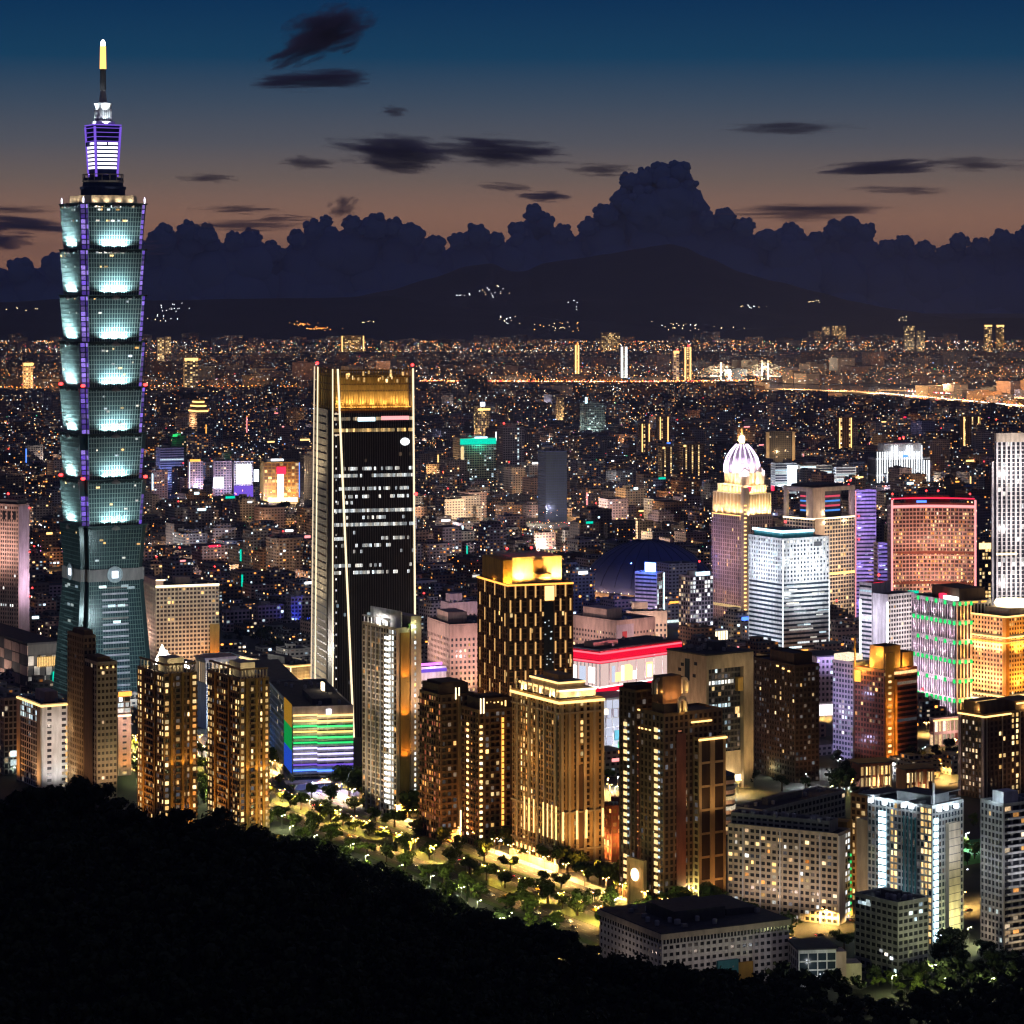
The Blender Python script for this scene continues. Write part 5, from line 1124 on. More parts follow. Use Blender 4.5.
    Y = 2030.; b = Bld('pavilion_block', 'low orange-glowing rooftop pavilion block behind the frame-shaped block', 'building', 768, Y, R_(29), seed=64, short='the orange pavilion')
    wr, wl, H = b.R(781), b.L(757), b.z(657); b.block(0, wr, 0, wl, 0, H, 'ochre', Fc(5, 8, .6, 2, .3, lit=.1, wm='win_gold'), None, 'brown'); b.lamp((wr*.5, -5, H-8), (1, .5, .1), 7000); b.done()
t_()
def t_():
    # ---- twin slender dark towers with clock arch
    Y = gY(908); b = Bld('residential_tower', 'dark slender twin-shafted tower with lamp-lit stair columns and a round clock at its foot', 'apartment tower', 664, Y, R_(34), seed=71, short='the dark twin-shafted tower', maxwin=100)
    z = b.z; wr, wl = b.R(722), b.L(622)
    p1 = lambda i, j, nc, nr, r: 'win_dim' if r.random() < .15 else None
    b.block(0, wr, 0, wl*.55, 0, z(716), 'brown', Fc(3.4, 3.7, 1.3, 1.2, .4, fn=p1), Fc(3.4, 3.7, 1.3, 1.2, .4, fn=p1), 'glass_brown')
    b.block(-1.5, wr*.35, wl*.62, wl, 0, z(697), 'darkbrown', Fc(3.4, 3.7, 1.3, 1.2, .4, fn=p1), Fc(3.4, 3.7, 1.3, 1.2, .4, fn=p1), 'glass_brown')
    b.block(wr*.5, wr*.96, -5, 8, 0, z(742), 'tan', Fc(8, 12, 3.2, 1.2, .4, lit=0), Fc(5, 3.7, 1.3, 1.2, .3, fn=p1), 'glass_brown')
    b.block(1, wr*.3, wl*.28, wl*.60, 0, z(733), 'tan', None, Fc(5, 12, 2.2, 1.2, .4, lit=0), 'glass_brown')
    b.block(wr*.02, wr*.42, 1, wl*.3, z(716)+1.4, z(707), 'darkbrown', None, None); b.block(-.5, wr*.3, wl*.66, wl*.95, z(697)+1.4, z(693), 'darkbrown', None, None)
    n = int((z(720)-10)/3.75)
    for j in range(n):
        zz = 7+j*3.75
        for v, x in ((.80, -2.4), (.12, -1.0)):
            w_ = b.rng.choice(['win_gold', 'led_gold', 'led_gold', 'win_warm'])
            b.part('stair_window', 'led_stair', (x-.1, x+.25, wl*v, wl*v+2.9, zz, zz+1.9+.3*(j % 2))) if (glow('led_stair', (1, .70, .30), 1.35, False) and b.rng.random() < .94) else None
            b.win.append(('L', (x-.1, x+.2, wl*v-2.0, wl*v-.6, zz+.4, zz+1.5), 'win_cool')) if b.rng.random() < .85 else None
        b.win.append(('R', (wr*.23, wr*.23+2.2, -.7, -.5, zz, zz+.6), 'win_red' if j % 2 else 'win_orange')); b.win.append(('L', (-.8, -.6, wl*.58, wl*.58+1.7, zz, zz+.6), 'win_red' if j % 2 else 'win_orange'))
    b.solid('red_wall', 'redbrown', wr*.20, wr*.36, -.8, -.5, 0, z(735)); b.solid('red_wall', 'redbrown', -.7, -.45, wl*.56, wl*.61, 0, z(735))
    for bx in ((wr*.5-.6, wr*.97, -6.2, -5.5, z(742)-.5, z(742)+.5), (wr*.45, wr*.8, -1.4, -.7, z(725)-.4, z(725)+.4)): b.part('cornice_light', 'led_gold', bx)
    for bx in ((-.2, .4, wl*.28, wl*.60, z(733)-.4, z(733)+.4), (-.2, .4, wl*.3, wl*.62, z(715)-.4, z(715)+.4)): b.part('cornice_light', 'led_gold', bx)
    # little arched belfries on the roofs
    for x, y, zz in ((wr*.30, -.5, z(716)+1.3), (wr*.30, wl*.6, z(697)-2), (wr*.12, wl*.28, z(697)), (wr*.52, wl*.25, z(698))):
        q = MB(); h = 8.5
        for sx_ in (-2.0, 2.0): q.box(x+sx_-.6, x+sx_+.6, y-1, y+1, zz, zz+h*.7)
        for k in range(7):
            a0, a1 = math.pi*k/7, math.pi*(k+1)/7
            q.bar((x+2*math.cos(a0), y, zz+h*.7+2*math.sin(a0)), (x+2*math.cos(a1), y, zz+h*.7+2*math.sin(a1)), 1.6, 1.2, up=(0, 1, 0))
        q.build('arched_belfry', 'cream', b.o); b.lamp((x, y-2.2, zz+1), (1, .62, .2), 900, None)
    b.part('roof_drum', 'brown', (wr*.12, wr*.44, wl*.2, wl*.42, z(716)+1, z(679))); b.lamp((wr*.2, wl*.1, z(700)), (1, .5, .2), 1500); b.lamp((wr*.35, wl*.1, z(700)), (1, .5, .2), 1500)
    # clock arch at the foot
    gx = -8.0; zc = z(876)
    q = MB()
    for sx_ in (0, 1): q.box(gx-1, gx+1, wl*.16+sx_*13, wl*.16+sx_*13+2.2, 0, zc+4)
    q.box(gx-1, gx+1, wl*.16, wl*.16+15.2, zc+4, zc+8); q.box(gx-.4, gx+.6, wl*.16+2.2, wl*.16+13, 0, zc+4); q.build('clock_arch', 'tan', b.o)
    q = MB(); q.lathe([(.1, 0), (3.4, 0), (3.4, .5), (.1, .5)], 0, 0, 24); o = q.build('clock_face', 'led_warm', b.o); o.location = (gx-1.0, wl*.16+7.6, zc-.5); o.rotation_euler = (R_(90), 0, R_(-90))
    for v in (-1, 16.5): b.lamp((gx-4, wl*.16+v, 3), (1, .6, .2), 2600, (gx, wl*.16+v, 14), 100, .3)
    wash(b, 9500, (1, .42, .12), z(740), wr, wl, dist=24); b.lamp((wr*.8, -16, 4), (1, .55, .2), 9000, (wr*.8, 0, 30), 120, .5); b.lamp((wr*.7, -18, 50), (1, .6, .25), 9000, (wr*.7, 0, 70), 130, .5)
    b.done()
    # rounded glass house and low hall right of it
    Y = 1730.; b = Bld('office_block', 'rounded low office block with bright ribbon floors, tucked right of the dark twin-shafted tower', 'office building', 722, Y, R_(30), seed=72, short='the rounded ribbon block')
    q = MB(); wr, wl, H = b.R(739), b.L(708), b.z(772)
    for k in range(6):
        q.lathe([(9.2, 4+k*6), (9.2, 6.2+k*6)], 4, 8, 20)
    q.build('floor_band', 'pink', b.o); q = MB(); q.lathe([(8.9, 0), (8.9, 39), (4, 41)], 4, 8, 20); q.build('glazing', 'glass_dark', b.o)
    for k in range(5): q = MB(); q.lathe([(9.0, 6.4+k*6), (9.25, 6.4+k*6), (9.25, 8.6+k*6), (9.0, 8.6+k*6)], 4, 8, 20); q.build('lit_floor', ['win_gold', 'win_dim', 'win_warm', 'win_gold', 'win_dim'][k], b.o)
    b.lamp((0, -10, 20), WARM, 5000); b.done()
    Y = gY(862); b = Bld('shop_house', 'low brick shop house glowing orange in the gap beside the classical tower', 'shop house', 612, Y, R_(29), seed=86, short='the orange shop house', maxwin=20)
    wr, wl, H = b.R(628), b.L(600), b.z(808); b.block(0, wr, 0, wl, 0, H, 'redbrown', Fc(3.4, 4, 1.2, 1.6, .3, lit=.2, wm='win_orange'), Fc(3.4, 4, 1.2, 1.6, .3, lit=.25, wm='win_orange'), 'brown'); b.roofstuff(1, wr-1, 1, wl-1, H, 'redbrown', 5)
    for f in (.2, .5, .8): b.lamp((-5, wl*f, 8), (1, .45, .12), 9000); b.part('shop_lamp', 'led_gold', (-1.2, -.5, wl*f, wl*f+1, 9, 12))
    b.lamp((wr*.4, -6, 12), (1, .42, .1), 9000); b.done()
    # ---- long white slab of flats
    Y = gY(925); b = Bld('apartment_block', 'long white slab of flats with a full grid of dark windows, some lit amber', 'apartment block', 838, Y, R_(62), seed=73, short='the long white slab', maxwin=100)
    wr, wl, H = b.R(850), b.L(728), b.z(836)
    def fl(i, j, nc, nr, r): return (r.choice(['win_gold', 'win_gold', 'win_warm', 'win_white', 'win_orange'])) if r.random() < .14 else ('win_dim' if r.random() < .12 else None)
    b.block(0, wr, 0, wl, 0, H, 'cream', Fc(4.6, 3.35, .9, 1.1, .3, fn=lambda i, j, nc, nr, r: 'win_white' if r.random() < .6 and i > 0 else None), Fc(3.1, 3.35, .9, 1.45, .4, fn=fl))
    b.solid('end_wall', 'white', -.45, wr*.5, -.9, -.35, 0, H); b.block(wr*.25, wr*.9, wl*.1, wl, H+.3, b.z(826), 'grey', None, Fc(3.4, 3.2, 1, 1.2, .3, lit=0)); 
    for v in (.16, .34, .52, .7, .86): b.solid('rib', 'white', -.7, -.4, wl*v-.4, wl*v+.4, 0, H)
    b.part('golden_end', 'ochre', (wr+.3, wr+9, 2, 16, 0, b.z(828))); b.roofstuff(2, wr-2, wl*.1, wl-2, b.z(826), 'grey', 26, False)
    for j in range(9): b.part('green_lamp', 'led_green', (wr*.96, wr*1.0, -.9, -.4, 4+j*3.6, 5.4+j*3.6))
    for v in (.1, .3, .5, .7, .9): b.lamp((-17, wl*v, 10), (1, .72, .54), 5200, (0, wl*v, H*.6), 150, 1.5)
    b.lamp((wr+5, -9, 10), (1, .6, .1), 5000, (wr+5, 2, 24), 130, .5); b.lamp((wr*.4, -16, 16), (.95, .9, 1), 7000, (wr*.3, 0, 22), 140, .6); b.done()
    # ---- tower blazing with cool white light
    Y = gY(945); b = Bld('residential_tower', 'apartment tower blazing with cool white light columns under a flood-lit dark crown', 'apartment tower', 932, Y, R_(45), seed=74, short='the white-blazing tower', maxwin=100)
    wr, wl = b.R(963), b.L(868); z = b.z; H = z(808)
    def fl(i, j, nc, nr, r): return 'win_gold' if (i/nc < .12 or .50 < i/nc < .62) and r.random() < .9 else ('win_dim' if r.random() < .3 else None)
    b.block(0, wr, 0, wl, 0, H, 'steel', Fc(2.6, 3.5, .8, 1.2, .3, fn=lambda i, j, nc, nr, r: 'win_dim' if r.random() < .3 else None), Fc(2.4, 3.5, .6, 1.1, .3, fn=fl), 'glass_blue')
    for v in (.70, ): 
        for j in range(int(H/3.5)-1): b.part('light_panel', 'led_cool', (-1.2, -.8, wl*v, wl*v+4.6, 1.5+j*3.5, 4.2+j*3.5))
    for j in range(int(H/3.5)-1): b.part('light_panel', 'led_cool', (.3, 3.6, -1.3, -.9, 1.5+j*3.5, 4.2+j*3.5))
    for v in (.24, .30, .36, .42): b.solid('glass_fin', 'tealwall', -1.0, -.35, wl*v, wl*v+.5, 0, H-6)
    b.solid('right_wing', 'cream', wr*.42, wr*.78, -2.5, -.35, 0, H-9); b.solid('left_wing', 'beige', 2, wr*.6, wl+.1, wl+9, 0, H-12)
    for j in range(20): b.solid('wing_joint', 'darkgrey', wr*.42, wr*.78, -2.6, -2.5, 4+j*4, 4.3+j*4)
    b.part('crown', 'darkgrey', (3, wr*.7, 3, wl*.6, H+.3, z(797))); b.part('crown', 'darkgrey', (-3, wr+2, wl*.15, wl*.3, H+1.5, H+2.6)); b.part('crown', 'darkgrey', (-3, wr*.8, wl*.85, wl+4, H+1.5, H+2.6)); b.part('mast', 'white', (wr*.1, wr*.1+.8, 1, 1.8, H, H+12))
    for p in ((-3, wl*.9), (-3, wl*.68), (-2, wl*.4), (-2, wl*.28), (2, -3), (wr*.3, -3), (wr*.6, -3.5)):
        b.part('crown_light', 'led_floodhead', (p[0]-.9, p[0]+.9, p[1]-.9, p[1]+.9, H-1.5, H+.6)) if glow('led_floodhead', (.86, .95, 1), 6) else None
        b.lamp((p[0]*1.2, p[1]-2, H+1.2), (.75, .92, 1), 2600)
    b.lamp((-16, wl*.5, 14), (.7, .9, 1), 12000, (0, wl*.5, 30), 150, 1); b.lamp((-16, wl*.95, 10), (1, .65, .3), 11000, (0, wl, 30), 140, 1); b.lamp((wr*.6, -14, 8), (1, .8, .35), 9000, (wr*.6, 0, 22), 130, .6)
    b.lamp((wr*.5, -16, 46), (.9, .92, 1), 7000, (wr*.5, 0, 50), 150, 1)
    b.done()
    Y = 1560.; b = Bld('residential_tower', 'amber-windowed apartment tower half hidden behind the white-blazing tower', 'apartment tower', 866, Y, R_(50), seed=75, short='the amber tower behind', maxwin=40)
    wr, wl, H = b.R(884), b.L(851), b.z(797); b.block(0, wr, 0, wl, 0, H, 'tan', Fc(3, 3.5, .9, 1.2, .3, lit=.06, wm='win_gold'), Fc(3, 3.5, .9, 1.2, .3, lit=.35, wm='win_gold'), 'glass_brown'); b.roofstuff(1, wr-1, 1, wl-1, H, 'darkgrey', 3); wash(b, 16000, (1, .6, .25), H, wr, wl, dist=16, n=1); b.done()
    # ---- pale tower at the right edge
    Y = gY(958); b = Bld('residential_tower', 'pale grey apartment tower with stacked balconies at the right edge, lit warm at its foot', 'apartment tower', 1003, Y, R_(32), seed=76, short='the pale balcony tower', maxwin=60)
    wr, wl, H = b.R(1052), b.L(981), b.z(806)
    b.block(0, wr, 0, wl, 0, H, 'grey', Fc(5.0, 3.4, 1.2, 1.0, .7, fn=lambda i, j, nc, nr, r: r.choice(['win_orange', 'win_warm']) if r.random() < .10 else None), Fc(2.6, 3.4, .9, 1.2, .4, fn=lambda i, j, nc, nr, r: r.choice(['win_cool', 'win_gold']) if r.random() < .06 else None))
    for j in range(int(H/3.4)): b.solid('balcony', 'white', wr*.05, wr*.5, -2.0, -.75, j*3.4+.2, j*3.4+1.2)
    b.part('roof_house', 'white', (wr*.1, wr*.4, wl*.2, wl*.7, H+.3, H+6)); b.lamp((-4, wl*.3, H+2), COOL, 2500); b.roofstuff(2, wr-2, 2, wl-2, H, 'white', 6, False)
    b.lamp((wr*.3, -15, 5), (1, .72, .4), 7000, (wr*.3, 0, 22), 140, 1); b.lamp((-15, wl*.5, 6), (1, .76, .5), 9000, (0, wl*.5, 24), 140, 1); b.lamp((wr*.3, -18, 44), (.9, .88, .95), 8500, (wr*.3, 0, 50), 150, 1); b.lamp((-16, wl*.5, 44), (.85, .9, 1), 7000); b.done()
    # ---- dark tower with lit cornices, right
    Y = gY(800); b = Bld('residential_tower', 'dark classical apartment tower with golden cornice lines below the blazing golden hotel', 'apartment tower', 985, Y, R_(38), seed=77, short='the dark corniced tower', maxwin=60)
    wr, wl, H = b.R(1040), b.L(959), b.z(716)
    b.block(0, wr, 0, wl, 0, H, 'darkbrown', Fc(4, 3.7, 1.6, 1.2, .4, fn=lambda i, j, nc, nr, r: 'win_gold' if (r.random() < .04 or (.4 < i/nc < .55 and r.random() < .8)) else None), Fc(3, 3.7, 1.1, 1.3, .4, fn=lambda i, j, nc, nr, r: ('win_warm' if r.random() < .5 else 'win_dim') if r.random() < .5 else None), 'glass_brown')
    for v in (.05, .95): b.solid('pale_pier', 'lilac', -.9, -.4, wl*v-1, wl*v+1, 0, H)
    for u in (.02, .3, .62, .9): b.solid('pale_pier', 'beige', wr*u-.4, wr*u+.4, -.9, -.4, 0, H)
    for bx in ((-1.4, wr*.45, -1.4, -.8, H-1, H), (-1.4, -.8, -.7, wl, H-1, H), (wr*.55, wr, -1.4, -.8, H+5, H+6), (2, wr*.4, wl*.4, wl*.44, H+7, H+8)): b.part('cornice_light', 'led_gold', bx)
    b.part('stepped_top', 'brown', (2, wr*.5, wl*.3, wl*.9, H+.3, H+8)); b.part('stepped_top', 'brown', (wr*.55, wr, 0, wl*.8, H+.3, H+7)); b.lamp((1, wl*.3, H+3), (1, .65, .25), 1500); b.lamp((wr*.7, -2, H+2), (1, .65, .25), 1500); wash(b, 6500, (1, .62, .35), H, wr, wl, dist=20, n=1); b.done()
    Y = 2080.; b = Bld('theatre', 'pink low hall with a glowing colonnade, left of the dark corniced tower', 'hall', 934, Y, R_(29), seed=78, short='the pink colonnaded hall')
    wr, wl, H = b.R(966), b.L(930), b.z(720); b.block(0, wr, 0, wl, 0, H, 'pink', Fc(3.4, 9, .8, 2, .5, lit=.85, wm='win_warm'), Fc(3.4, 9, .8, 2, .5, lit=.5, wm='win_warm'), 'redbrown'); b.part('cornice_light', 'led_gold', (-1, wr, -1, -.5, H-1, H)); b.lamp((wr*.5, -12, 12), PINKL, 15000); b.done()
    # ---- low halls with lit columns in the middle right
    for x0, x1, yt, yb, lab, sd in ((856, 892, 766, 782, 'low hall with a row of glowing columns, left one below the orange-lit tower', 79), (902, 934, 772, 790, 'low hall with a red-gold colonnade, right one below the orange-lit tower', 80)):
        Y = gY(yb+6); b = Bld('columned_hall', lab, 'hall', x0+4, Y, R_(20), seed=sd, short=None, maxwin=12); wr, wl, H = b.R(x1), b.L(x0), b.z(yt)
        b.block(0, wr, 0, wl+8, 0, H, 'redbrown', Fc(3, 9, 1, 1.6, .4, lit=.9, wm='win_gold'), None, 'brown'); b.part('roof_slab', 'roof', (-2, wr+2, -2, wl+10, H+1.4, H+2.2))
        for k in range(5): b.solid('column', 'cream', wr*(.1+.2*k), wr*(.1+.2*k)+1, -2.4, -1.4, 0, H)
        b.lamp((wr*.5, -5, 3), (1, .6, .3), 3500); b.done(); HEROES[-1] = ('the columned hall',) + HEROES[-1][1:]
    # ---- dark block with a few bright rooms, near the bottom right
    Y = gY(982); b = Bld('apartment_block', 'squat dark grey block with a few bright rooms in front of the white-blazing tower', 'apartment block', 898, Y, R_(38), seed=81, short='the squat dark block', maxwin=30)
    wr, wl, H = b.R(928), b.L(855), b.z(905)
    b.block(0, wr, 0, wl, 0, H, 'grey', Fc(3.6, 3.4, .8, 1.5, .3, lit=.06, wm='win_cool'), Fc(3.6, 3.4, .8, 1.5, .3, lit=.03, wm='win_cool'))
    for k in range(3): b.part('bright_room', 'win_cool', (-.55, -.4, wl*(.62+.1*k), wl*(.62+.1*k)+2.6, H-3.6, H-2)); b.part('bright_room', 'win_white', (-.55, -.4, wl*(.1+.12*k), wl*(.1+.12*k)+2, 10+k*1.2, 11.4+k*1.2))
    b.roofstuff(2, wr-2, 2, wl-2, H, 'darkgrey', 16); b.lamp((wr*.5, -18, 24), (.9, .9, 1), 2200); b.done()
    # ---- big dark-roofed block in front
    Y = gY(995); b = Bld('school_block', 'long white building under a broad dark roof, closest to the hill', 'building', 662, Y, R_(27), seed=82, short='the broad dark-roofed building', maxwin=40)
    wr, wl, H = b.R(789), b.L(600), b.z(934)
    b.block(0, wr, 0, wl, 0, H-5, 'white', Fc(3.4, 3.5, 1.3, 1.7, .3, lit=.02, wm='win_cool'), Fc(3.6, 3.5, 1.5, 1.8, .3, lit=.01), roof=False)
    b.solid('clerestory', 'glass_dark', 0, wr, 0, wl, H-5, H-2.6)
    for i in range(38): b.solid('clerestory_mullion', 'white', wr*i/38, wr*i/38+.5, -.3, -.02, H-5, H-2.6)
    for i in range(24): b.solid('clerestory_mullion', 'white', -.3, -.02, wl*i/24, wl*i/24+.5, H-5, H-2.6)
    b.part('fascia', 'cream', (-1.2, wr+.6, -1.2, wl+.6, H-2.6, H)); b.part('roof', 'roof', (-.8, wr+.3, -.8, wl+.3, H, H+.4)); b.part('roof_house', 'roof', (wr*.22, wr*.62, wl*.25, wl*.7, H+.4, H+6)); b.part('roof_house', 'roof', (wr*.66, wr*.9, wl*.3, wl*.8, H+.4, H+3.5))
    b.part('entrance_glass', 'tealwall', (wr*.42, wr*.58, -2, -.4, 0, 13)); b.part('entrance_wall', 'ochre', (wr*.58, wr*.70, -1.6, -.4, 0, 11)); b.roofstuff(3, wr-3, 3, wl-3, H+.4, 'darkgrey', 30, False)
    for u in (.1, .4, .7, .95): b.lamp((wr*u, -18, 14), (1, .80, .66), 1500, (wr*u, 0, 14), 150, 1)
    b.lamp((-14, wl*.5, 12), (1, .75, .6), 1500); b.done()
    Y = gY(988); b = Bld('clinic_block', 'small white three-storey house with big framed windows, right of the broad dark roof', 'house', 799, Y, R_(8), seed=83, short='the small white house', maxwin=20)
    wr, wl, H = b.R(836), b.L(789), b.z(953)
    b.block(0, wr, 0, wl, 0, H, 'white', Fc(4, 4.0, .5, .7, .3, lit=0), Fc(4, 4, 1, 1, .3, lit=0), 'glass_blue'); b.part('roof', 'roof', (-1, wr+1, -1, wl+1, H+1.4, H+2)); b.part('ground_floor', 'white', (-.3, wr*.9, -1.6, -.4, 0, 4.6)); b.part('stair_tower', 'pink', (wr, wr+5, 0, 9, 0, H)); b.part('shop_window', 'win_cool', (wr*.62, wr*.85, -1.8, -1.62, 2, 3.6))
    b.part('annex', 'cream', (wr+5.2, wr+13, 2, 12, 0, H*.62)); b.lamp((wr*.4, -12, 9), (.9, .95, 1), 2000); b.done()
    # ---- long low terrace in front of the frame-shaped block
    Y = gY(838); b = Bld('school_block', 'low dark terrace with a long flat roof before the frame-shaped block', 'building', 762, Y, R_(50), seed=84, short='the low dark terrace', maxwin=20)
    wr, wl, H = b.R(845), b.L(734), b.z(812)
    b.block(0, wr, 0, wl, 0, H, 'grey', Fc(4, 3.5, 1, 1.5, .3, lit=.02), Fc(4, 3.5, 1, 1.5, .3, lit=.02)); b.roofstuff(2, wr-2, 2, wl-2, H, 'darkgrey', 8); b.done()
t_()
# ================================================================ mid-distance landmarks
def mini(name, label, cat, xl, xc, xr, yt, Y, wall, ph=29, seed=1, R=None, L=None, short=None, glass='glass_dark', maxwin=30, light=None, rs=4):
    b = Bld(name, label, cat, xc, Y, R_(ph), seed=seed, short=short, maxwin=maxwin)
    b.wr, b.wl, b.H = b.R(xr), b.L(xl), b.z(yt)
    b.block(0, b.wr, 0, b.wl, 0, b.H, wall, R or Fc(4, 3.7, 1.2, 1.5, .3, lit=.08), L or Fc(4, 3.7, 1.2, 1.5, .3, lit=.06), glass)
    if rs: b.roofstuff(1, b.wr-1, 1, b.wl-1, b.H, 'concrete', rs)
    if light: b.lamp((b.wr*.5, -30, 20), light[0], light[1], (b.wr*.5, 0, b.H*.6), 150, 2); b.lamp((-30, b.wl*.5, 20), light[0], light[1], (0, b.wl*.5, b.H*.6), 150, 2)
    return b
dk = Fc(3.6, 3.6, 1, 1.4, .3, lit=.03)
def t_():
    b = mini('office_tower', 'windowless-looking navy block standing dark among the city lights left of the spired tower', 'tower', 538, 546, 567, 452, gY(522), 'navy', 20, 101, Fc(3, 3.6, .3, .8, .2, lit=0), Fc(3, 3.6, .3, .8, .2, lit=0), 'the dark navy block', 'glass_blue'); b.done()
    b = mini('office_block', 'office block crowned by a teal-lit band, right of the black gold-crowned tower', 'office building', 453, 460, 496, 439, gY(492), 'cream', 20, 102, Fc(4, 3.7, .8, 1.3, .3, lit=.14, wm='win_cool'), None, 'the teal-topped block')
    b.part('teal_band', 'led_teal', (0, b.wr, -1.2, -.5, b.H-9, b.H)); b.part('sign_strip', 'led_cool', (b.wr*.4, b.wr*.75, -1.6, -1.25, b.H+.5, b.H+3)); b.part('stair_window', 'win_gold', (b.wr*.02, b.wr*.10, -1.0, -.5, 4, b.H-12)); b.lamp((b.wr*.5, -8, b.H-4), (0, 1, .7), 30000); b.lamp((-20, b.wl*.5, 40), WARM, 20000); b.done()
    b = mini('office_tower', 'dark office tower with a speckled window strip beside the teal-topped block', 'office tower', 497, 503, 524, 428, gY(486), 'purplegrey', 24, 103, Fc(4, 3.7, 1, 1.3, .3, fn=lambda i, j, nc, nr, r: 'win_cool' if i == nc-3 and r.random() < .8 else ('win_warm' if r.random() < .06 else None)), dk, 'the speckled dark tower'); b.beacon(3, 3, b.H+6, 2.2); b.done()
    for k, (a, c, d, lab) in enumerate(((658, 662, 672, 'narrow gold-windowed apartment tower, left one of a pair beyond the dark navy block'), (674, 683, 704, 'wide gold-windowed apartment tower, right one of a pair beyond the dark navy block'))):
        b = mini('residential_tower', lab, 'apartment tower', a, c, d, 447-2*k, gY(492), 'tan', 24, 104+k, Fc(3.6, 3.6, 1.3, 1.1, .4, fn=lambda i, j, nc, nr, r: 'win_gold' if i % 3 == 1 and r.random() < .92 else None), dk, 'the gold-windowed pair', 'glass_brown', 40)
        b.part('roof_light', 'led_gold', (1, 5, -.6, -.2, b.H-3, b.H)); b.done()
    b = mini('office_block', 'white building drawn in vertical white light lines, behind the violet striped tower', 'office building', 868, 876, 930, 459, gY(492), 'white', 14, 106, Fc(5, 30, .5, 3, .3, lit=0), Fc(5, 30, .5, 3, .3, lit=0), 'the white-lined building', light=((.8, .85, 1), 50000))
    for i in range(22):
        u = (i+.4)/22; zt = b.z(446 if .2 < u < .85 and (i//3) % 2 == 0 else (452 if u < .8 else 461)); b.part('light_line', 'led_white', (b.wr*u, b.wr*u+1.1, -1.2, -.5, b.rng.choice([2, 8, 30]), zt))
    b.part('upper_block', 'white', (b.wr*.15, b.wr*.85, 2, b.wl*.8, b.H+.4, b.z(444))); b.part('emblem', 'led_blue', (b.wr*.48, b.wr*.58, -1.7, -1.3, b.H+2, b.H+6)); b.beacon(b.wr*.45, 3, b.z(440), 2.4); b.beacon(b.wr*.52, 3, b.z(439), 2.4); b.done()
    b = mini('hotel', 'gold-lit building with a tiered palace roof, right of the tall tiered tower', 'hotel', 189, 197, 208, 410, gY(447), 'pink', 29, 107, None, None, 'the tiered gold roof')
    for k, y in enumerate((409, 404, 400)): b.part('roof_tier', 'ochre', (b.wr*.1*k, b.wr*(1-.1*k), b.wl*.1*k, b.wl*(1-.1*k), b.z(y)-6, b.z(y))); b.part('tier_light', 'led_gold', (b.wr*.1*k-1, b.wr*(1-.1*k), b.wl*.1*k-1.5, b.wl*.1*k-.5, b.z(y)-6, b.z(y)-3)); b.part('tier_light', 'led_gold', (b.wr*.1*k-1.5, b.wr*.1*k-.5, b.wl*.1*k-.4, b.wl*(1-.1*k), b.z(y)-6, b.z(y)-3))
    b.lamp((-12, b.wl*.5, 50), WARM, 60000); b.done()
    b = mini('shopping_mall', 'orange-lit department store with a bright red-and-white sign, left of the black gold-crowned tower', 'shopping mall', 260, 264, 299, 463, gY(503), 'ochre', 10, 108, Fc(6, 5, 1, 1.4, .3, lit=.25, wm='win_gold'), None, 'the orange-lit store', 'brown')
    glow('sign_mix', (1, .75, .8), 2.2); b.part('sign_board', 'sign_mix', (b.wr*.38, b.wr*.56, -2, -1, b.H*.1, b.H*.75)); b.part('sign_board', 'led_red', (b.wr*.36, b.wr*.62, -2.6, -2.05, b.H*.72, b.H*.9)); b.part('roof_sign', 'led_white', (b.wr*.2, b.wr*.55, -1, -.3, b.H+3, b.H+6)); b.part('entrance', 'led_warm', (b.wr*.1, b.wr*.95, -3, -2, 1, 8)); b.part('side_sign', 'led_blue', (b.wr, b.wr+1, -1, 1, 8, b.H))
    for u in (.2, .5, .85): b.lamp((b.wr*u, -22, 10), (1, .5, .2), 60000)
    b.done()
    for k, (a, c, d, y0, mt, lab) in enumerate(((213, 215, 232, 462, 'lilac', 'grey-violet block with a blazing white corner sign, left of the orange-lit store'), (232, 234, 253, 462, 'white', 'white-fronted block with a violet base, next to the orange-lit store'), (188, 190, 203, 462, 'lilac', 'small block with an orange roof sign, farther left of the orange-lit store'))):
        b = mini('office_block', lab, 'building', a, c, d, y0, gY(502)+10*k, mt, 10, 110+k, None, None, 'the bright shop row', light=((.7, .6, 1), 40000))
        if k == 0: b.part('corner_sign', 'led_white', (-2, b.wr*.5, -2, -.8, b.H*.35, b.H*.62))
        if k == 1: b.part('white_front', 'led_white', (b.wr*.1, b.wr*.9, -1.2, -.5, b.H*.45, b.H*.95)); b.part('violet_base', 'led_purple', (0, b.wr, -2, -.8, 3, b.H*.4)); b.part('side_sign', 'sign_core', (b.wr*1.05, b.wr*1.3, -1, 0, b.H*.5, b.H*.8)); [b.solid('front_mullion', 'lilac', b.wr*(.1+.09*i), b.wr*(.1+.09*i)+1, -1.6, -1.25, b.H*.42, b.H*.97) for i in range(10)]
        if k == 2: b.part('roof_sign', 'led_amber', (0, b.wr*.8, -1, 0, b.H+.5, b.H+4)); b.part('edge_light', 'led_cool', (-.9, -.4, -.9, -.4, 0, b.H))
        b.done()
    b = mini('slab_block', 'dark slab standing edge-on beside the black gold-crowned tower', 'apartment block', 300, 304, 318, 456, gY(520), 'darkgrey', 29, 114, dk, dk, 'the dark slab'); b.done()
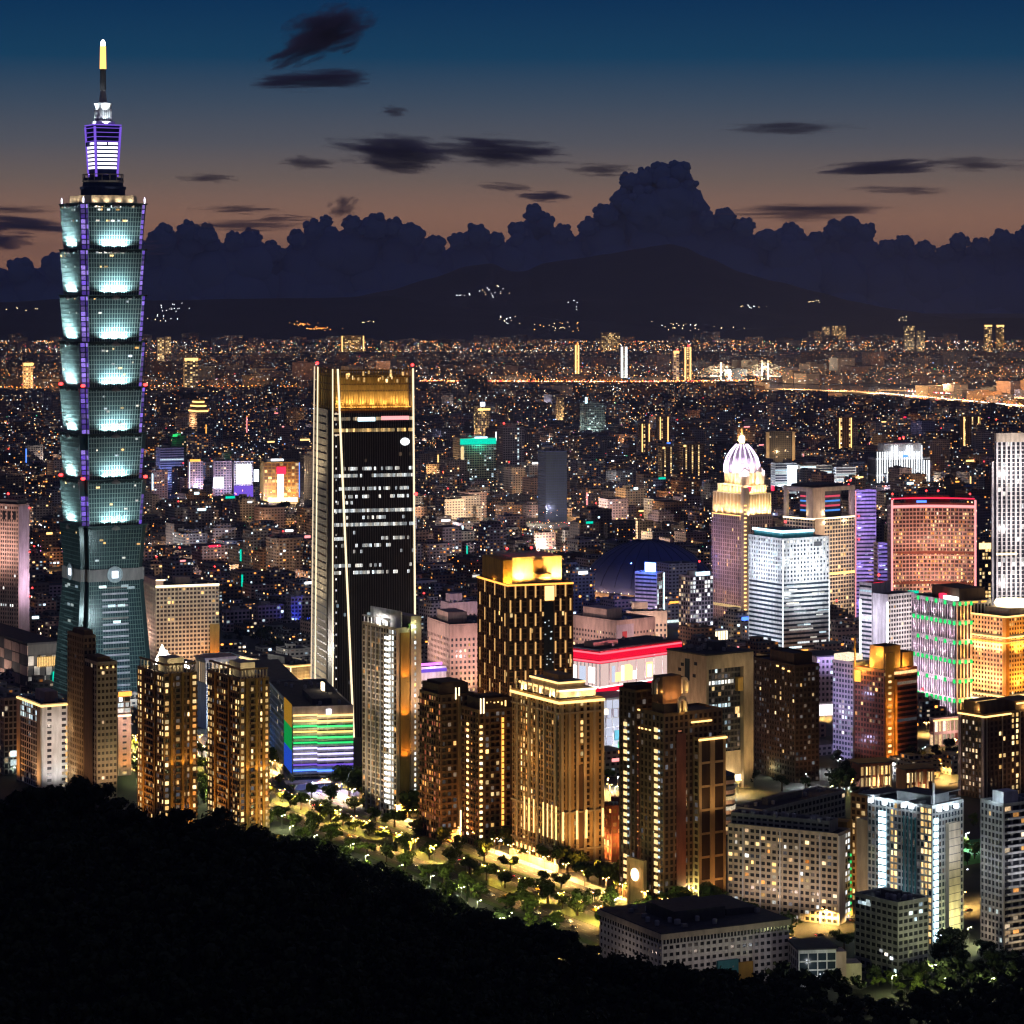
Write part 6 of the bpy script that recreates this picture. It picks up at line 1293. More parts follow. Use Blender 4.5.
    b = mini('office_block', 'blue-grey office slab with a blue rooftop beacon, right of the tall tiered tower', 'office building', 156, 160, 184, 449, gY(492), 'lilac', 20, 115, Fc(30, 3.8, .6, 1.8, .3, lit=.1, wm='win_cool'), None, 'the blue-grey slab', light=((.4, .5, 1), 50000)); b.part('blue_sign', 'led_blue', (-5, -1, -2, -1, 14, 26)); b.part('sign_core', 'sign_core', (-4, -2, -2.4, -2.05, 16, 24)); b.lamp((-3, -6, 20), (.05, .2, 1), 60000); b.done()
    b = mini('office_block', 'dark block carrying a glaring green lamp, right of the tall tiered tower', 'office building', 168, 172, 186, 437, gY(480), 'darkgrey', 29, 116, dk, dk, 'the green-lamped block'); b.part('green_lamp', 'led_green', (b.wr*.05, b.wr*.35, -2, -.5, b.H+.4, b.H+4.5)); b.lamp((2, -4, b.H+5), (.05, 1, .2), 30000); b.done()
    for k, (a, c, d, yt, wl_, lab) in enumerate(((795, 800, 832, 466, 'cream', 'cream low office with a bright screen at its end, behind the spired tower'), (832, 836, 856, 468, 'white', 'cool white low office just left of the white-lined building'), (771, 775, 797, 464, 'white', 'pale office with a blazing white billboard, right behind the spired dome'))):
        b = mini('office_block', lab, 'office building', a, c, d, yt, gY(500), wl_, 14, 120+k, Fc(30, 4, 1, 1.6, .3, lit=.5, wm='win_cool'), None, 'the pale offices behind the spired tower', light=((.8, .88, 1), 50000))
        if k == 2: b.part('billboard', 'sign_core', (b.wr*.55, b.wr, -1.5, -.6, b.H*.3, b.H*.95))
        b.done()
    b = mini('office_block', 'frame-like dark block with pale ends, above the loggia-topped tower', 'office building', 764, 767, 795, 432, gY(470), 'darkgrey', 10, 124, Fc(4, 3.6, .8, 1.2, .3, lit=.04), None, 'the pale-ended block'); b.part('end_wall', 'cream', (-2, 4, -1, 6, 0, b.H)); b.part('end_wall', 'cream', (b.wr-5, b.wr, -1, 6, 0, b.H)); b.lamp((b.wr*.5, -30, 30), WARM, 90000); b.done()
    b = mini('office_block', 'grey-green office slab with a cyan rooftop light beyond the dark navy block', 'office building', 580, 584, 605, 404, gY(440), 'concrete', 20, 125, Fc(4, 3.6, .8, 1.2, .3, lit=.06, wm='win_cool'), None, 'the grey-green slab', light=((.6, .9, .8), 60000)); b.part('roof_light', 'led_cool', (4, 8, 1, 4, b.H, b.H+14)); b.done()
    b = mini('office_tower', 'slender cream tower with gold edges in the middle distance, above the teal-topped block', 'tower', 556, 558, 564, 398, gY(428), 'cream', 20, 126, Fc(4, 3.6, 1, 1, .3, lit=.4, wm='win_gold'), None, 'the slender cream tower', light=(WARM, 70000)); b.done()
    b = mini('office_tower', 'pale tower capped by a glaring white light, right of the black gold-crowned tower', 'tower', 474, 478, 490, 407, gY(450), 'cream', 29, 127, Fc(4, 3.6, 1, 1, .3, lit=.25, wm='win_gold'), Fc(4, 3.6, 1, 1, .3, lit=.3, wm='win_gold'), 'the white-capped tower', light=(WARM, 60000)); b.part('roof_lamp', 'sign_core', (b.wr*.3, b.wr*.6, 1, 5, b.H+.4, b.H+9)); b.part('crown_light', 'led_gold', (0, b.wr, -1.2, -.5, b.H-7, b.H-3)); b.done()
    for k, (a, c, d, yt, lab) in enumerate(((638, 641, 650, 424, 'small gold-striped block behind the gold-windowed pair, left one'), (656, 659, 669, 417, 'dark narrow tower edged with two gold lines behind the gold-windowed pair'), (835, 838, 853, 418, 'dark block outlined by two gold vertical lines, above the white-lined building'), (960, 962, 981, 417, 'tall gold-edged apartment tower left of the white-piered tower'))):
        b = mini('residential_tower', lab, 'apartment tower', a, c, d, yt, gY(462), 'tan', 16, 130+k, Fc(4, 3.6, 1, 1, .3, fn=lambda i, j, nc, nr, r: 'win_gold' if i % 4 == 1 and r.random() < .8 else None), None, 'the gold-striped blocks', 'glass_brown'); b.part('edge_light', 'led_gold', (b.wr*.08, b.wr*.08+1.6, -1, -.4, 2, b.H)); b.part('edge_light', 'led_gold', (b.wr*.85, b.wr*.85+1.6, -1, -.4, 2, b.H)); b.done()
    # far towers on the horizon
    for k, (x0, x1, yt, yb, wall, lab) in enumerate(((620.5, 627, 347, 381, 'white', 'tall far tower outlined in white light near the river'), (673, 679, 351, 381, 'lilac', 'far blue-violet tower with a gold cap by the river'), (684, 691, 347, 381, 'brown', 'far tower with two gold edges by the river, right of the blue-violet one'), (574.5, 579, 345, 375, 'ochre', 'far slim tower with gold sides, left of the white-outlined one'),
                     (157, 164, 338, 366, 'cream', 'far gold apartment tower just right of the tall tiered tower, left one'), (165, 171, 337, 366, 'cream', 'far gold apartment tower just right of the tall tiered tower, right one'), (341, 364, 336, 352, 'ochre', 'long gold-lit block at the foot of the far hills'), (601, 620, 333, 352, 'tan', 'speckled gold block under the mountain slope'),
                     (904, 915, 326, 352, 'concrete', 'far riverside apartment tower, leftmost of the right-hand cluster'), (917, 925, 331, 352, 'concrete', 'far riverside apartment tower, second of the right-hand cluster'), (984, 992, 325, 352, 'tan', 'far riverside tower with a gold crown at the right'), (996, 1004, 325, 350, 'ochre', 'far gold-crowned riverside tower nearest the right edge'), (822, 830, 327, 346, 'cream', 'far cream tower left of the red sign lights'), (832, 846, 326, 346, 'tan', 'far cluster block beside the cream tower by the river'),
                     (23, 33, 363, 392, 'cream', 'far gold-striped block left of the tall tiered tower'), (184, 198, 358, 392, 'darkgrey', 'far dark tower under a flat lit cap, right of the tall tiered tower'))):
        Y = gY(yb); b = mini('distant_tower', lab, 'tower', x0-.5, x0+.5, x1, yt, Y, wall, 20, 140+k, Fc(8, 7, 2.4, 2.6, .3, lit=.4, wm='win_gold' if wall != 'white' else 'win_cool'), None, None, maxwin=8, rs=0)
        if k in (0, 2, 3, 6): b.part('edge_light', 'led_white' if k == 0 else 'led_gold', (0, 5, -2, -.5, 4, b.H)); b.part('edge_light', 'led_white' if k == 0 else 'led_gold', (b.wr-5, b.wr, -2, -.5, 4, b.H))
        if k in (1, 10, 11, 14, 15): b.part('roof_light', 'led_gold', (0, b.wr, -2, -.5, b.H-8, b.H))
        if k in (1, 2): b.part('beacon', 'beacon', (b.wr*.6, b.wr*.6+4, 0, 4, b.H+1, b.H+6)) 
        b.lamp((b.wr*.5, -40, 30), (1, .7, .4) if k else (.8, 1, .9), 60000); b.done()
    # blue-lit quarter between the towers
    for k, (a, c, d, yt, lab) in enumerate(((222, 226, 250, 612, 'blue-lit low block with a leafy front, left of the black tower'), (252, 258, 284, 607, 'blue-lit block in the middle of the blue quarter left of the black tower'), (286, 291, 312, 598, 'violet-blue block right against the black tower'))):
        b = mini('office_block', lab, 'building', a, c, d, yt, gY(632)+12*k, 'lilac', 29, 160+k, Fc(4, 3.7, 1.2, 1.5, .3, lit=.1, wm='win_cool'), Fc(4, 3.7, 1.2, 1.5, .3, lit=.1), 'the blue-lit blocks'); b.lamp((b.wr*.5, -14, 7), (.03, .07, 1), 30000); b.done()
t_()
# ---- the great dark dome
surf('dome_metal', (.05, .08, .26), .45, .2, .15, .02)
def t_():
    Y = 3050.; X = (649-512)*Y/F; o = empty('stadium_dome', (X, Y, 0), R_(10)); tag(o, 'huge dark blue stadium dome behind the red-banded mall', 'stadium')
    R0 = 67*Y/F; k = Y/F
    q = MB(); prof = [(R0*.97, 0), (R0*1.0, 10), (R0*.99, 18), (R0*.93, 27), (R0*.82, 37), (R0*.66, 47), (R0*.46, 55), (R0*.24, 60), (.5, 62)]
    q.loft([[(r*math.cos(2*math.pi*j/64), 1.15*r*math.sin(2*math.pi*j/64), z) for j in range(64)] for r, z in prof]); q.build('shell', 'dome_metal', o, True)
    q = MB(); q.loft([[(r*math.cos(2*math.pi*j/64), 1.15*r*math.sin(2*math.pi*j/64), z) for j in range(64)] for r, z in ((R0*1.0, 0), (R0*1.06, 6), (R0*1.04, 11), (R0*1.0, 12))]); q.build('skirt', 'beige', o, True)
    q = MB()
    for i in range(24):
        a = i*math.pi/12
        for (r0, z0), (r1, z1) in zip(prof[2:], prof[3:]): q.bar((r0*math.cos(a), 1.15*r0*math.sin(a), z0+.3), (r1*math.cos(a), 1.15*r1*math.sin(a), z1+.3), .5, .4)
    q.build('seam', 'navy', o)
    for i in range(26):
        a = math.pi*(1.05+.9*i/26); q = MB(); q.lathe([(.2, 0), (.6, .4), (.2, 1.2)], R0*1.03*math.cos(a), 1.15*R0*1.03*math.sin(a), 6)
        l = q.build('rim_lamp', 'led_warm', o); l.location.z = 12.5
    for a in (200, 230): d = bpy.data.lights.new('rim_flood', 'POINT'); d.energy = 50000; d.color = (1, .5, .25); l = bpy.data.objects.new('rim_flood', d); COL.objects.link(l); l.parent = o; l.location = (R0*1.35*math.cos(R_(a)), R0*1.5*math.sin(R_(a)), 12)
    HEROES.append(('the great dark dome', X-R0, Y-R0, R0*2, 0, 583, 714, 536))
t_()
# ================================================================ ground, water, hills, clouds
def _ground():
    m, n, l, o = _new('ground_mix'); b = n.new('ShaderNodeBsdfPrincipled'); l.new(b.outputs[0], o.inputs[0]); b.inputs['Roughness'].default_value = .9
    ge = n.new('ShaderNodeNewGeometry'); nz = n.new('ShaderNodeTexNoise'); nz.inputs['Scale'].default_value = .02; nz.inputs['Detail'].default_value = 6; l.new(ge.outputs['Position'], nz.inputs['Vector'])
    r = n.new('ShaderNodeValToRGB'); l.new(nz.outputs['Fac'], r.inputs[0]); e = r.color_ramp.elements
    e[0].position = .38; e[0].color = (.025, .035, .02, 1); e[1].position = .6; e[1].color = (.06, .057, .06, 1); l.new(r.outputs[0], b.inputs['Base Color']); MAT['ground_mix'] = m
_ground()
surf('asphalt', (.06, .058, .056), .85, 0, .3, .5); surf('paint', (.7, .68, .6), .6); surf('kerbstone', (.30, .29, .27), .8); surf('verge', (.05, .075, .025), .9, 0, .5, .6)
surf('water', (.01, .014, .02), .12, 0, .1, .01, .5); surf('forest_far', (.03, .034, .05), .95, 0, .3, .002)
m = MB(); m.v = [(-16000, -400, 0), (16000, -400, 0), (16000, 29000, 0), (-16000, 29000, 0)]; m.f = [(0, 1, 2, 3)]; m.m = [0]
tag(m.build('ground', 'ground_mix'), kind='structure')
cA, sA = math.cos(PHI), math.sin(PHI)
P0 = gp(520, 886)
def rd(t, q): return (P0[0] - (-sA)*t + cA*q, P0[1] - cA*t + sA*q)          # t along the avenue towards the camera, q to its right
def strip(name, mat, t0, t1, q0, q1, z, th=0.0):
    b = MB(); pts = [rd(t0, q0), rd(t1, q0), rd(t1, q1), rd(t0, q1)]
    if th: b.loft([[(x, y, z-th) for x, y in pts], [(x, y, z) for x, y in pts]])
    else: b.v = [(x, y, z) for x, y in pts]; b.f = [(0, 1, 2, 3)]; b.m = [0]
    return tag(b.build(name, mat), kind='structure')
strip('avenue_road', 'asphalt', -620, 260, -34, 30, .006)
strip('median_verge', 'verge', -600, 150, -15, -4, .15, .15); strip('side_verge', 'verge', -600, 150, 14, 18, .15, .15); strip('side_verge', 'verge', -600, 150, -38, -33.5, .15, .15)
strip('cross_road', 'asphalt', 165, 187, -190, 420, .010); strip('cross_road', 'asphalt', -160, -142, -34, 300, .010)
strip('pavement', 'kerbstone', -600, 160, 30.2, 37, .14, .14)
b = MB()
for q in (-29, -24, -19.5, 1.5, 6, 10, 22, 26):
    t = -600
    while t < 150:
        pts = [rd(t, q-.09), rd(t+5, q-.09), rd(t+5, q+.09), rd(t, q+.09)]; n0 = len(b.v); b.v += [(x, y, .014) for x, y in pts]; b.f.append((n0, n0+1, n0+2, n0+3)); b.m.append(0); t += 12
tag(b.build('road_markings', 'paint'), kind='structure')
# river, far off
b = MB(); pts = [at(905, 350, 0)]; b = MB()
riv = [(640, 385.5, 389.5), (720, 384, 391), (800, 384.5, 391), (860, 386, 392), (900, 388, 396), (960, 389, 398), (1100, 391, 402)]
lo = []; hi = []
for x, a, c in riv: p = gp(x, a); lo.append((p[0], p[1], .02)); p = gp(x, c); hi.append((p[0], p[1], .02))
b.v = lo + hi; k = len(riv); b.f = [(i, k+i, k+i+1, i+1) for i in range(k-1)]; b.m = [0]*len(b.f); tag(b.build('river_water', 'water'), kind='structure')
b = MB(); lo = []; hi = []
for x, a, c in ((600, 352, 356), (760, 353, 358), (860, 354, 362), (1100, 352, 362)): p = gp(x, a); lo.append((p[0], p[1], .02)); p = gp(x, c); hi.append((p[0], p[1], .02))
b.v = lo + hi; b.f = [(i, 4+i, 5+i, i+1) for i in range(3)]; b.m = [0]*3; tag(b.build('river_water', 'water'), kind='structure')
# mountains
def interp(pts, x):
    if x <= pts[0][0]: return pts[0][1]
    for (x0, y0), (x1, y1) in zip(pts, pts[1:]):
        if x <= x1: t = (x-x0)/(x1-x0); t = t*t*(3-2*t)*.5+t*.5; return y0+(y1-y0)*t
    return pts[-1][1]
def ridge(name, sil, Yr, Yf, Yb, seed, amp):
    nx, ny = 260, 34; v = []; f = []
    for j in range(ny+1):
        Y = Yf+(Yb-Yf)*j/ny; k = (Y-Yf)/(Yr-Yf) if Y < Yr else 1-(Y-Yr)/(Yb-Yr)
        for i in range(nx+1):
            x = -160+1344*i/nx; X = (x-512)*Yr/F; H = CH-(interp(sil, x)-HZ)*Yr/F
            nv = mnoise.fractal(Vector((X/1500+seed, Y/1500, seed)), 1.0, 2.1, 5)
            kk = max(0, k)**1.1
            v.append((X, Y, -8 + (H+8)*kk*(1 + amp*nv*(1-kk)*1.5) + nv*12*kk*(1 if kk < .97 else .5)))
    for j in range(ny):
        for i in range(nx): a = j*(nx+1)+i; f.append((a, a+1, a+nx+2, a+nx+1))
    b = MB(); b.v = v; b.f = f; b.m = [0]*len(f); return tag(b.build(name, 'forest_far', None, True), kind='structure')
ridge('mountain', [(-200, 330), (250, 320), (330, 302), (390, 290), (430, 278), (468, 265), (492, 262), (510, 270), (524, 270), (545, 261), (575, 257), (605, 252), (640, 247), (655, 244), (668, 242), (682, 245), (705, 255), (740, 271), (775, 281), (812, 291), (850, 301), (890, 308), (940, 316), (1000, 324), (1200, 330)], 21000, 16500, 27000, 3.1, .5)
ridge('hills', [(-200, 299), (0, 301), (60, 298), (150, 299), (240, 297), (330, 294), (390, 293), (450, 304), (560, 318), (700, 326), (900, 322), (1000, 319), (1200, 318)], 17500, 15000, 20500, 8.7, .4)
# cumulus bank far behind the mountains
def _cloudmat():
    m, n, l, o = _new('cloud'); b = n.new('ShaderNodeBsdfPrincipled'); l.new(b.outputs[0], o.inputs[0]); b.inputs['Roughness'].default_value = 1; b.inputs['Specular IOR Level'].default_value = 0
    b.inputs['Base Color'].default_value = (.17, .33, .70, 1); MAT['cloud'] = m  # blue dusk shade put into the base colour of white cloud
_cloudmat()
import bmesh
def ico(sub):
    bm = bmesh.new(); bmesh.ops.create_icosphere(bm, subdivisions=sub, radius=1); v = [tuple(x.co) for x in bm.verts]; f = [tuple(y.index for y in x.verts) for x in bm.faces]; bm.free(); return v, f
IC = {k: ico(k) for k in (1, 2, 3, 4)}
def blob(b, c, r, sq, sub, amp, fr, seed):
    n = len(b.v)
    for x, y, z in IC[sub][0]:
        p = Vector((x*fr+seed, y*fr, z*fr)); d = 1 + amp*mnoise.fractal(p, 1.0, 2.0, 4)
        b.v.append((c[0]+x*r*d, c[1]+y*r*.8*d, c[2]+z*r*sq*d))
    b.f += [tuple(n+i for i in q) for q in IC[sub][1]]; b.m += [0]*len(IC[sub][1])
sil = [(-40, 258), (10, 262), (60, 256), (110, 250), (145, 238), (165, 226), (190, 221), (208, 226), (218, 240), (234, 233), (250, 229), (264, 238), (280, 247), (294, 232), (312, 221), (326, 215), (338, 224), (352, 217), (372, 216), (388, 219), (412, 224), (432, 236), (446, 243), (460, 232), (476, 225), (494, 231), (508, 236), (520, 222), (534, 206), (546, 214), (560, 224), (578, 230), (590, 218), (604, 206), (618, 197), (622, 180), (630, 172), (646, 168), (662, 163), (680, 163), (692, 174), (692, 196), (700, 214), (714, 212), (727, 209), (742, 217), (762, 229), (790, 226), (815, 233), (835, 222), (850, 217), (868, 224), (886, 240), (904, 236), (922, 241), (942, 246), (958, 235), (978, 239), (1000, 232), (1030, 229), (1070, 235)]
rc = random.Random(77)
LOBES = [(-12, 262, 14), (20, 258, 13), (60, 253, 14), (88, 251, 9), (112, 245, 14), (140, 240, 9), (163, 226, 13), (188, 222, 10), (206, 225, 10), (234, 233, 9), (250, 229, 10), (272, 243, 11), (298, 231, 9), (314, 221, 10), (326, 216, 6), (352, 217, 9), (374, 215, 13), (394, 219, 9), (412, 224, 12), (434, 236, 10), (458, 233, 9), (477, 225, 11), (496, 232, 8), (518, 223, 9), (534, 206, 9), (546, 215, 8), (562, 225, 10), (588, 219, 9), (606, 204, 11), (622, 190, 10), (630, 173, 9), (645, 169, 10), (662, 163, 11), (679, 162, 11), (688, 178, 8), (672, 182, 22), (648, 188, 22), (690, 198, 8), (708, 213, 9), (726, 209, 10), (744, 218, 10), (768, 229, 11), (791, 225, 12), (815, 233, 9), (834, 222, 10), (850, 216, 9), (866, 224, 9), (888, 240, 9), (904, 235, 9), (924, 241, 9), (944, 246, 8), (959, 234, 9), (980, 239, 9), (1002, 231, 12), (1026, 228, 12), (1050, 233, 13)]
for part in range(4):
    b = MB(); Yc = 58000+part*900; k = Yc/F; x0 = -40+part*277.; xe = x0+290
    for lx, ly, lr in LOBES:
        if not x0 <= lx < x0+277: continue
        blob(b, ((lx-512)*k, Yc, CH-(ly+lr*.95-HZ)*k), lr*k, .95, 4, .16, 2.4, rc.uniform(0, 99))
        for _ in range(12):
            a = rc.uniform(-.5, 3.64); q = lr*rc.uniform(.16, .40); d = lr*rc.uniform(.82, 1.02)
            blob(b, ((lx+d*math.cos(a)-512)*k, Yc-rc.uniform(0, .5)*lr*k, CH-(ly+lr*.95-d*.95*math.sin(a)-HZ)*k), q*k, .95, 2, .2, 1.8, rc.uniform(0, 99))
    x = x0
    while x < xe:
        r = rc.uniform(6, 9); yy = interp(sil, x)+7+r
        while yy < 345:
            blob(b, ((x-512)*k, Yc+rc.uniform(200, 1200), CH-(yy-HZ)*k), r*k, .95, 2, .25, 1.6, rc.uniform(0, 99)); yy += r*1.1; r = min(26, r*1.5+2)
        x += rc.uniform(5.5, 8)
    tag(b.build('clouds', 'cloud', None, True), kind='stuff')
# thin dusk clouds: ragged volumes
def _wisp(name, dens, col, sc):
    m, n, l, o = _new(name); v = n.new('ShaderNodeVolumePrincipled'); l.new(v.outputs[0], o.inputs['Volume'])
    v.inputs['Color'].default_value = (*col, 1); v.inputs['Anisotropy'].default_value = 0
    t = n.new('ShaderNodeTexCoord'); ln = n.new('ShaderNodeVectorMath'); ln.operation = 'LENGTH'; l.new(t.outputs['Object'], ln.inputs[0])
    oi = n.new('ShaderNodeObjectInfo'); ad = n.new('ShaderNodeVectorMath'); ad.operation = 'MULTIPLY_ADD'; l.new(t.outputs['Object'], ad.inputs[0]); ad.inputs[1].default_value = sc
    cb = n.new('ShaderNodeCombineXYZ'); x = math_(n, l, 'MULTIPLY', oi.outputs['Random'], 60); l.new(x, cb.inputs[0]); l.new(x, cb.inputs[2]); l.new(cb.outputs[0], ad.inputs[2])
    nz = n.new('ShaderNodeTexNoise'); nz.inputs['Scale'].default_value = 1; nz.inputs['Detail'].default_value = 5; nz.inputs['Roughness'].default_value = .62; l.new(ad.outputs[0], nz.inputs['Vector'])
    fo = math_(n, l, 'SUBTRACT', 1.0, ln.outputs['Value'])
    d = math_(n, l, 'ADD', math_(n, l, 'MULTIPLY', fo, .9), math_(n, l, 'MULTIPLY_ADD', nz.outputs['Fac'], 2.2, -1.35))
    d = math_(n, l, 'MULTIPLY', math_(n, l, 'MINIMUM', math_(n, l, 'MAXIMUM', d, 0), .5), dens); l.new(d, v.inputs['Density']); MAT[name] = m
_wisp('cloud_dark', .020, (.62, .56, .80), (1.5, 1.2, 2.6)); _wisp('cloud_thin', .0075, (.66, .52, .60), (1.6, 1.2, 2.8)); _wisp('cloud_rose', .004, (.85, .5, .42), (1.6, 1.2, 1.6))
def wisp(x0, x1, y0, y1, mat, tilt=0):
    Yw = 30000.; k = Yw/F; b = MB(); blob(b, (0, 0, 0), 1, 1, 3, .0, 1, 0); b.v = [(x, y/.8, z) for x, y, z in b.v]
    o = b.build('clouds', mat); o.location = ((x0+x1-1024)/2*k, Yw+rc.uniform(-2000, 2000), CH-((y0+y1)/2-HZ)*k); o.scale = ((x1-x0)/2*k, max(500, (y1-y0)*k), (y1-y0)/2*k); o.rotation_euler.y = R_(tilt); tag(o, kind='stuff')
for a in ((288, 392, 16, 72, 'cloud_dark', -16), (262, 372, 36, 72, 'cloud_dark', -22), (222, 386, 58, 86, 'cloud_dark', -2), (318, 470, 132, 178, 'cloud_dark', 6), (405, 585, 138, 174, 'cloud_dark', 3), (262, 340, 150, 168, 'cloud_thin', 4), (810, 985, 152, 174, 'cloud_dark', -3), (930, 1060, 150, 170, 'cloud_thin', 2), (700, 850, 128, 145, 'cloud_thin', 0), (508, 582, 190, 203, 'cloud_dark', 0), (470, 540, 178, 190, 'cloud_thin', 4), (840, 960, 184, 196, 'cloud_thin', 1),
          (690, 930, 200, 224, 'cloud_thin', -1), (150, 225, 165, 178, 'cloud_thin', 0), (-60, 80, 205, 216, 'cloud_thin', 0), (-60, 120, 216, 236, 'cloud_dark', 2), (-60, 70, 224, 256, 'cloud_dark', 0), (60, 170, 236, 256, 'cloud_dark', 0), (200, 300, 208, 218, 'cloud_thin', 0), (255, 330, 216, 226, 'cloud_thin', 0), (335, 372, 196, 226, 'cloud_thin', -30), (370, 410, 98, 112, 'cloud_thin', 0), (560, 640, 164, 182, 'cloud_thin', 0), (150, 330, 215, 232, 'cloud_thin', 0), (720, 900, 205, 216, 'cloud_thin', 2)): wisp(*a)
# ================================================================ the rest of the city
def citymat(name, col, thr, k, warm=.6):
    """plain rendered wall; a grid of windows, each room lit or dark by chance"""
    m, n, l, o = _new(name)
    b = n.new('ShaderNodeBsdfPrincipled'); b.inputs['Roughness'].default_value = .85; b.inputs['Specular IOR Level'].default_value = .2
    uv = n.new('ShaderNodeTexCoord'); s = n.new('ShaderNodeSeparateXYZ'); l.new(uv.outputs['UV'], s.inputs[0])
    u = math_(n, l, 'DIVIDE', s.outputs[0], 4.3); v = math_(n, l, 'DIVIDE', s.outputs[1], 3.5)
    cu = math_(n, l, 'FLOOR', u); cv = math_(n, l, 'FLOOR', v); fu = math_(n, l, 'FRACT', u); fv = math_(n, l, 'FRACT', v)
    def band(x, a, c): return math_(n, l, 'MULTIPLY', math_(n, l, 'GREATER_THAN', x, a), math_(n, l, 'LESS_THAN', x, c))
    mask = math_(n, l, 'MULTIPLY', math_(n, l, 'MULTIPLY', band(fu, .22, .80), band(fv, .30, .78)), math_(n, l, 'GREATER_THAN', s.outputs[1], 0.5))
    oi = n.new('ShaderNodeObjectInfo'); ge = n.new('ShaderNodeNewGeometry')
    cmb = n.new('ShaderNodeCombineXYZ'); l.new(cu, cmb.inputs[0]); l.new(cv, cmb.inputs[1])
    l.new(math_(n, l, 'ADD', math_(n, l, 'MULTIPLY', oi.outputs['Random'], 977), math_(n, l, 'MULTIPLY', ge.outputs['Random Per Island'], 1733)), cmb.inputs[2])
    wn = n.new('ShaderNodeTexWhiteNoise'); wn.noise_dimensions = '3D'; l.new(cmb.outputs[0], wn.inputs['Vector'])
    sc = n.new('ShaderNodeSeparateColor'); l.new(wn.outputs['Color'], sc.inputs[0])
    lit = math_(n, l, 'MULTIPLY', mask, math_(n, l, 'GREATER_THAN', wn.outputs['Value'], thr))
    r = n.new('ShaderNodeValToRGB'); l.new(sc.outputs[2], r.inputs[0]); e = r.color_ramp.elements; r.color_ramp.interpolation = 'CONSTANT'
    e[0].position = 0; e[0].color = (1, .34, .06, 1); e[1].position = warm*.6; e[1].color = (1, .55, .20, 1)
    x = e.new(warm); x.color = (1, .80, .55, 1); x = e.new(min(.97, warm+.22)); x.color = (.66, .86, 1, 1)
    st = math_(n, l, 'MULTIPLY', lit, math_(n, l, 'MULTIPLY_ADD', math_(n, l, 'POWER', sc.outputs[1], 5), 2.4*k, .17*k))
    mx = n.new('ShaderNodeMix'); mx.data_type = 'RGBA'; l.new(mask, mx.inputs['Factor'])
    nz = n.new('ShaderNodeTexNoise'); nz.inputs['Scale'].default_value = .09; nz.inputs['Detail'].default_value = 4; l.new(ge.outputs['Position'], nz.inputs['Vector'])
    tone = math_(n, l, 'MULTIPLY', math_(n, l, 'MULTIPLY_ADD', nz.outputs['Fac'], .8, .6), math_(n, l, 'MULTIPLY_ADD', math_(n, l, 'FRACT', math_(n, l, 'MULTIPLY', ge.outputs['Random Per Island'], 31.7)), .7, .6))
    vs = n.new('ShaderNodeVectorMath'); vs.operation = 'SCALE'; vs.inputs[0].default_value = col; l.new(tone, vs.inputs['Scale'])
    l.new(vs.outputs[0], mx.inputs[6]); mx.inputs[7].default_value = (.02, .02, .024, 1); l.new(mx.outputs[2], b.inputs['Base Color'])
    l.new(r.outputs[0], b.inputs['Emission Color']); l.new(st, b.inputs['Emission Strength']); l.new(b.outputs[0], o.inputs[0])
    m.cycles.emission_sampling = 'NONE'; MAT[name] = m
TINTS = [('grey', (.30, .29, .30)), ('brown', (.26, .17, .12)), ('pinkish', (.42, .30, .27)), ('cream', (.48, .42, .34)), ('white', (.58, .57, .57)), ('violet-grey', (.28, .25, .33)), ('dark', (.12, .11, .12)), ('bluish', (.22, .26, .32))]
for nm, c in TINTS:
    citymat('city_%s_dim' % nm, c, .90, 1.7); citymat('city_%s_lit' % nm, c, .74, 1.7, .62)
CM = ['city_%s_%s' % (nm, q) for nm, c in TINTS for q in ('dim', 'lit')]
class UB(MB):
    """boxes with wall coordinates in metres for the window grid"""
    def __init__(s): super().__init__(); s.uv = []
    def ubox(s, cx, cy_, w, d, z0, z1, rot, mi):
        c, sn = math.cos(rot), math.sin(rot); n = len(s.v)
        P = [(cx + x*c - y*sn, cy_ + x*sn + y*c) for x, y in ((-w/2, -d/2), (w/2, -d/2), (w/2, d/2), (-w/2, d/2))]
        s.v += [(x, y, z0) for x, y in P] + [(x, y, z1) for x, y in P]
        s.f += [(n, n+1, n+5, n+4), (n+1, n+2, n+6, n+5), (n+2, n+3, n+7, n+6), (n+3, n, n+4, n+7), (n+4, n+5, n+6, n+7)]
        s.m += [mi]*4 + [16]
        L = [0, w, w+d, 2*w+d, 2*w+2*d]; h = z1-z0; o = random.random()*3
        for i in range(4): s.uv += [L[i]+o, .8, L[i+1]+o, .8, L[i+1]+o, h+.4, L[i]+o, h+.4]
        s.uv += [0, -5]*4
    def ubuild(s, name, mats, parent=None):
        o = s.build(name, mats, parent); me = o.data
        ul = me.uv_layers.new(name='UVMap'); ul.data.foreach_set('uv', s.uv); return o
rc = random.Random(2024)
def hidden(x, ytop, Y):
    for h in HEROES:
        if h[0] and Y > h[2] and h[5]+1 < x < h[6]-1 and ytop > h[7]+2: return True
    return False
def clash(X, Y, r):
    for h in HEROES:
        c, sn = math.cos(h[4]), math.sin(h[4]); cx, cyy = h[1]+(c-sn)*h[3]*.42, h[2]+(sn+c)*h[3]*.42
        if (X-cx)**2 + (Y-cyy)**2 < (h[3]*.62+r)**2: return True
    return False
def on_road(X, Y):
    t = -((X-P0[0])*(-sA) + (Y-P0[1])*cA); q = (X-P0[0])*cA + (Y-P0[1])*sA
    return (-640 < t < 280 and -62 < q < 52) or (145 < t < 205 and -200 < q < 430) or (-178 < t < -124 and -40 < q < 310)
blocks = []
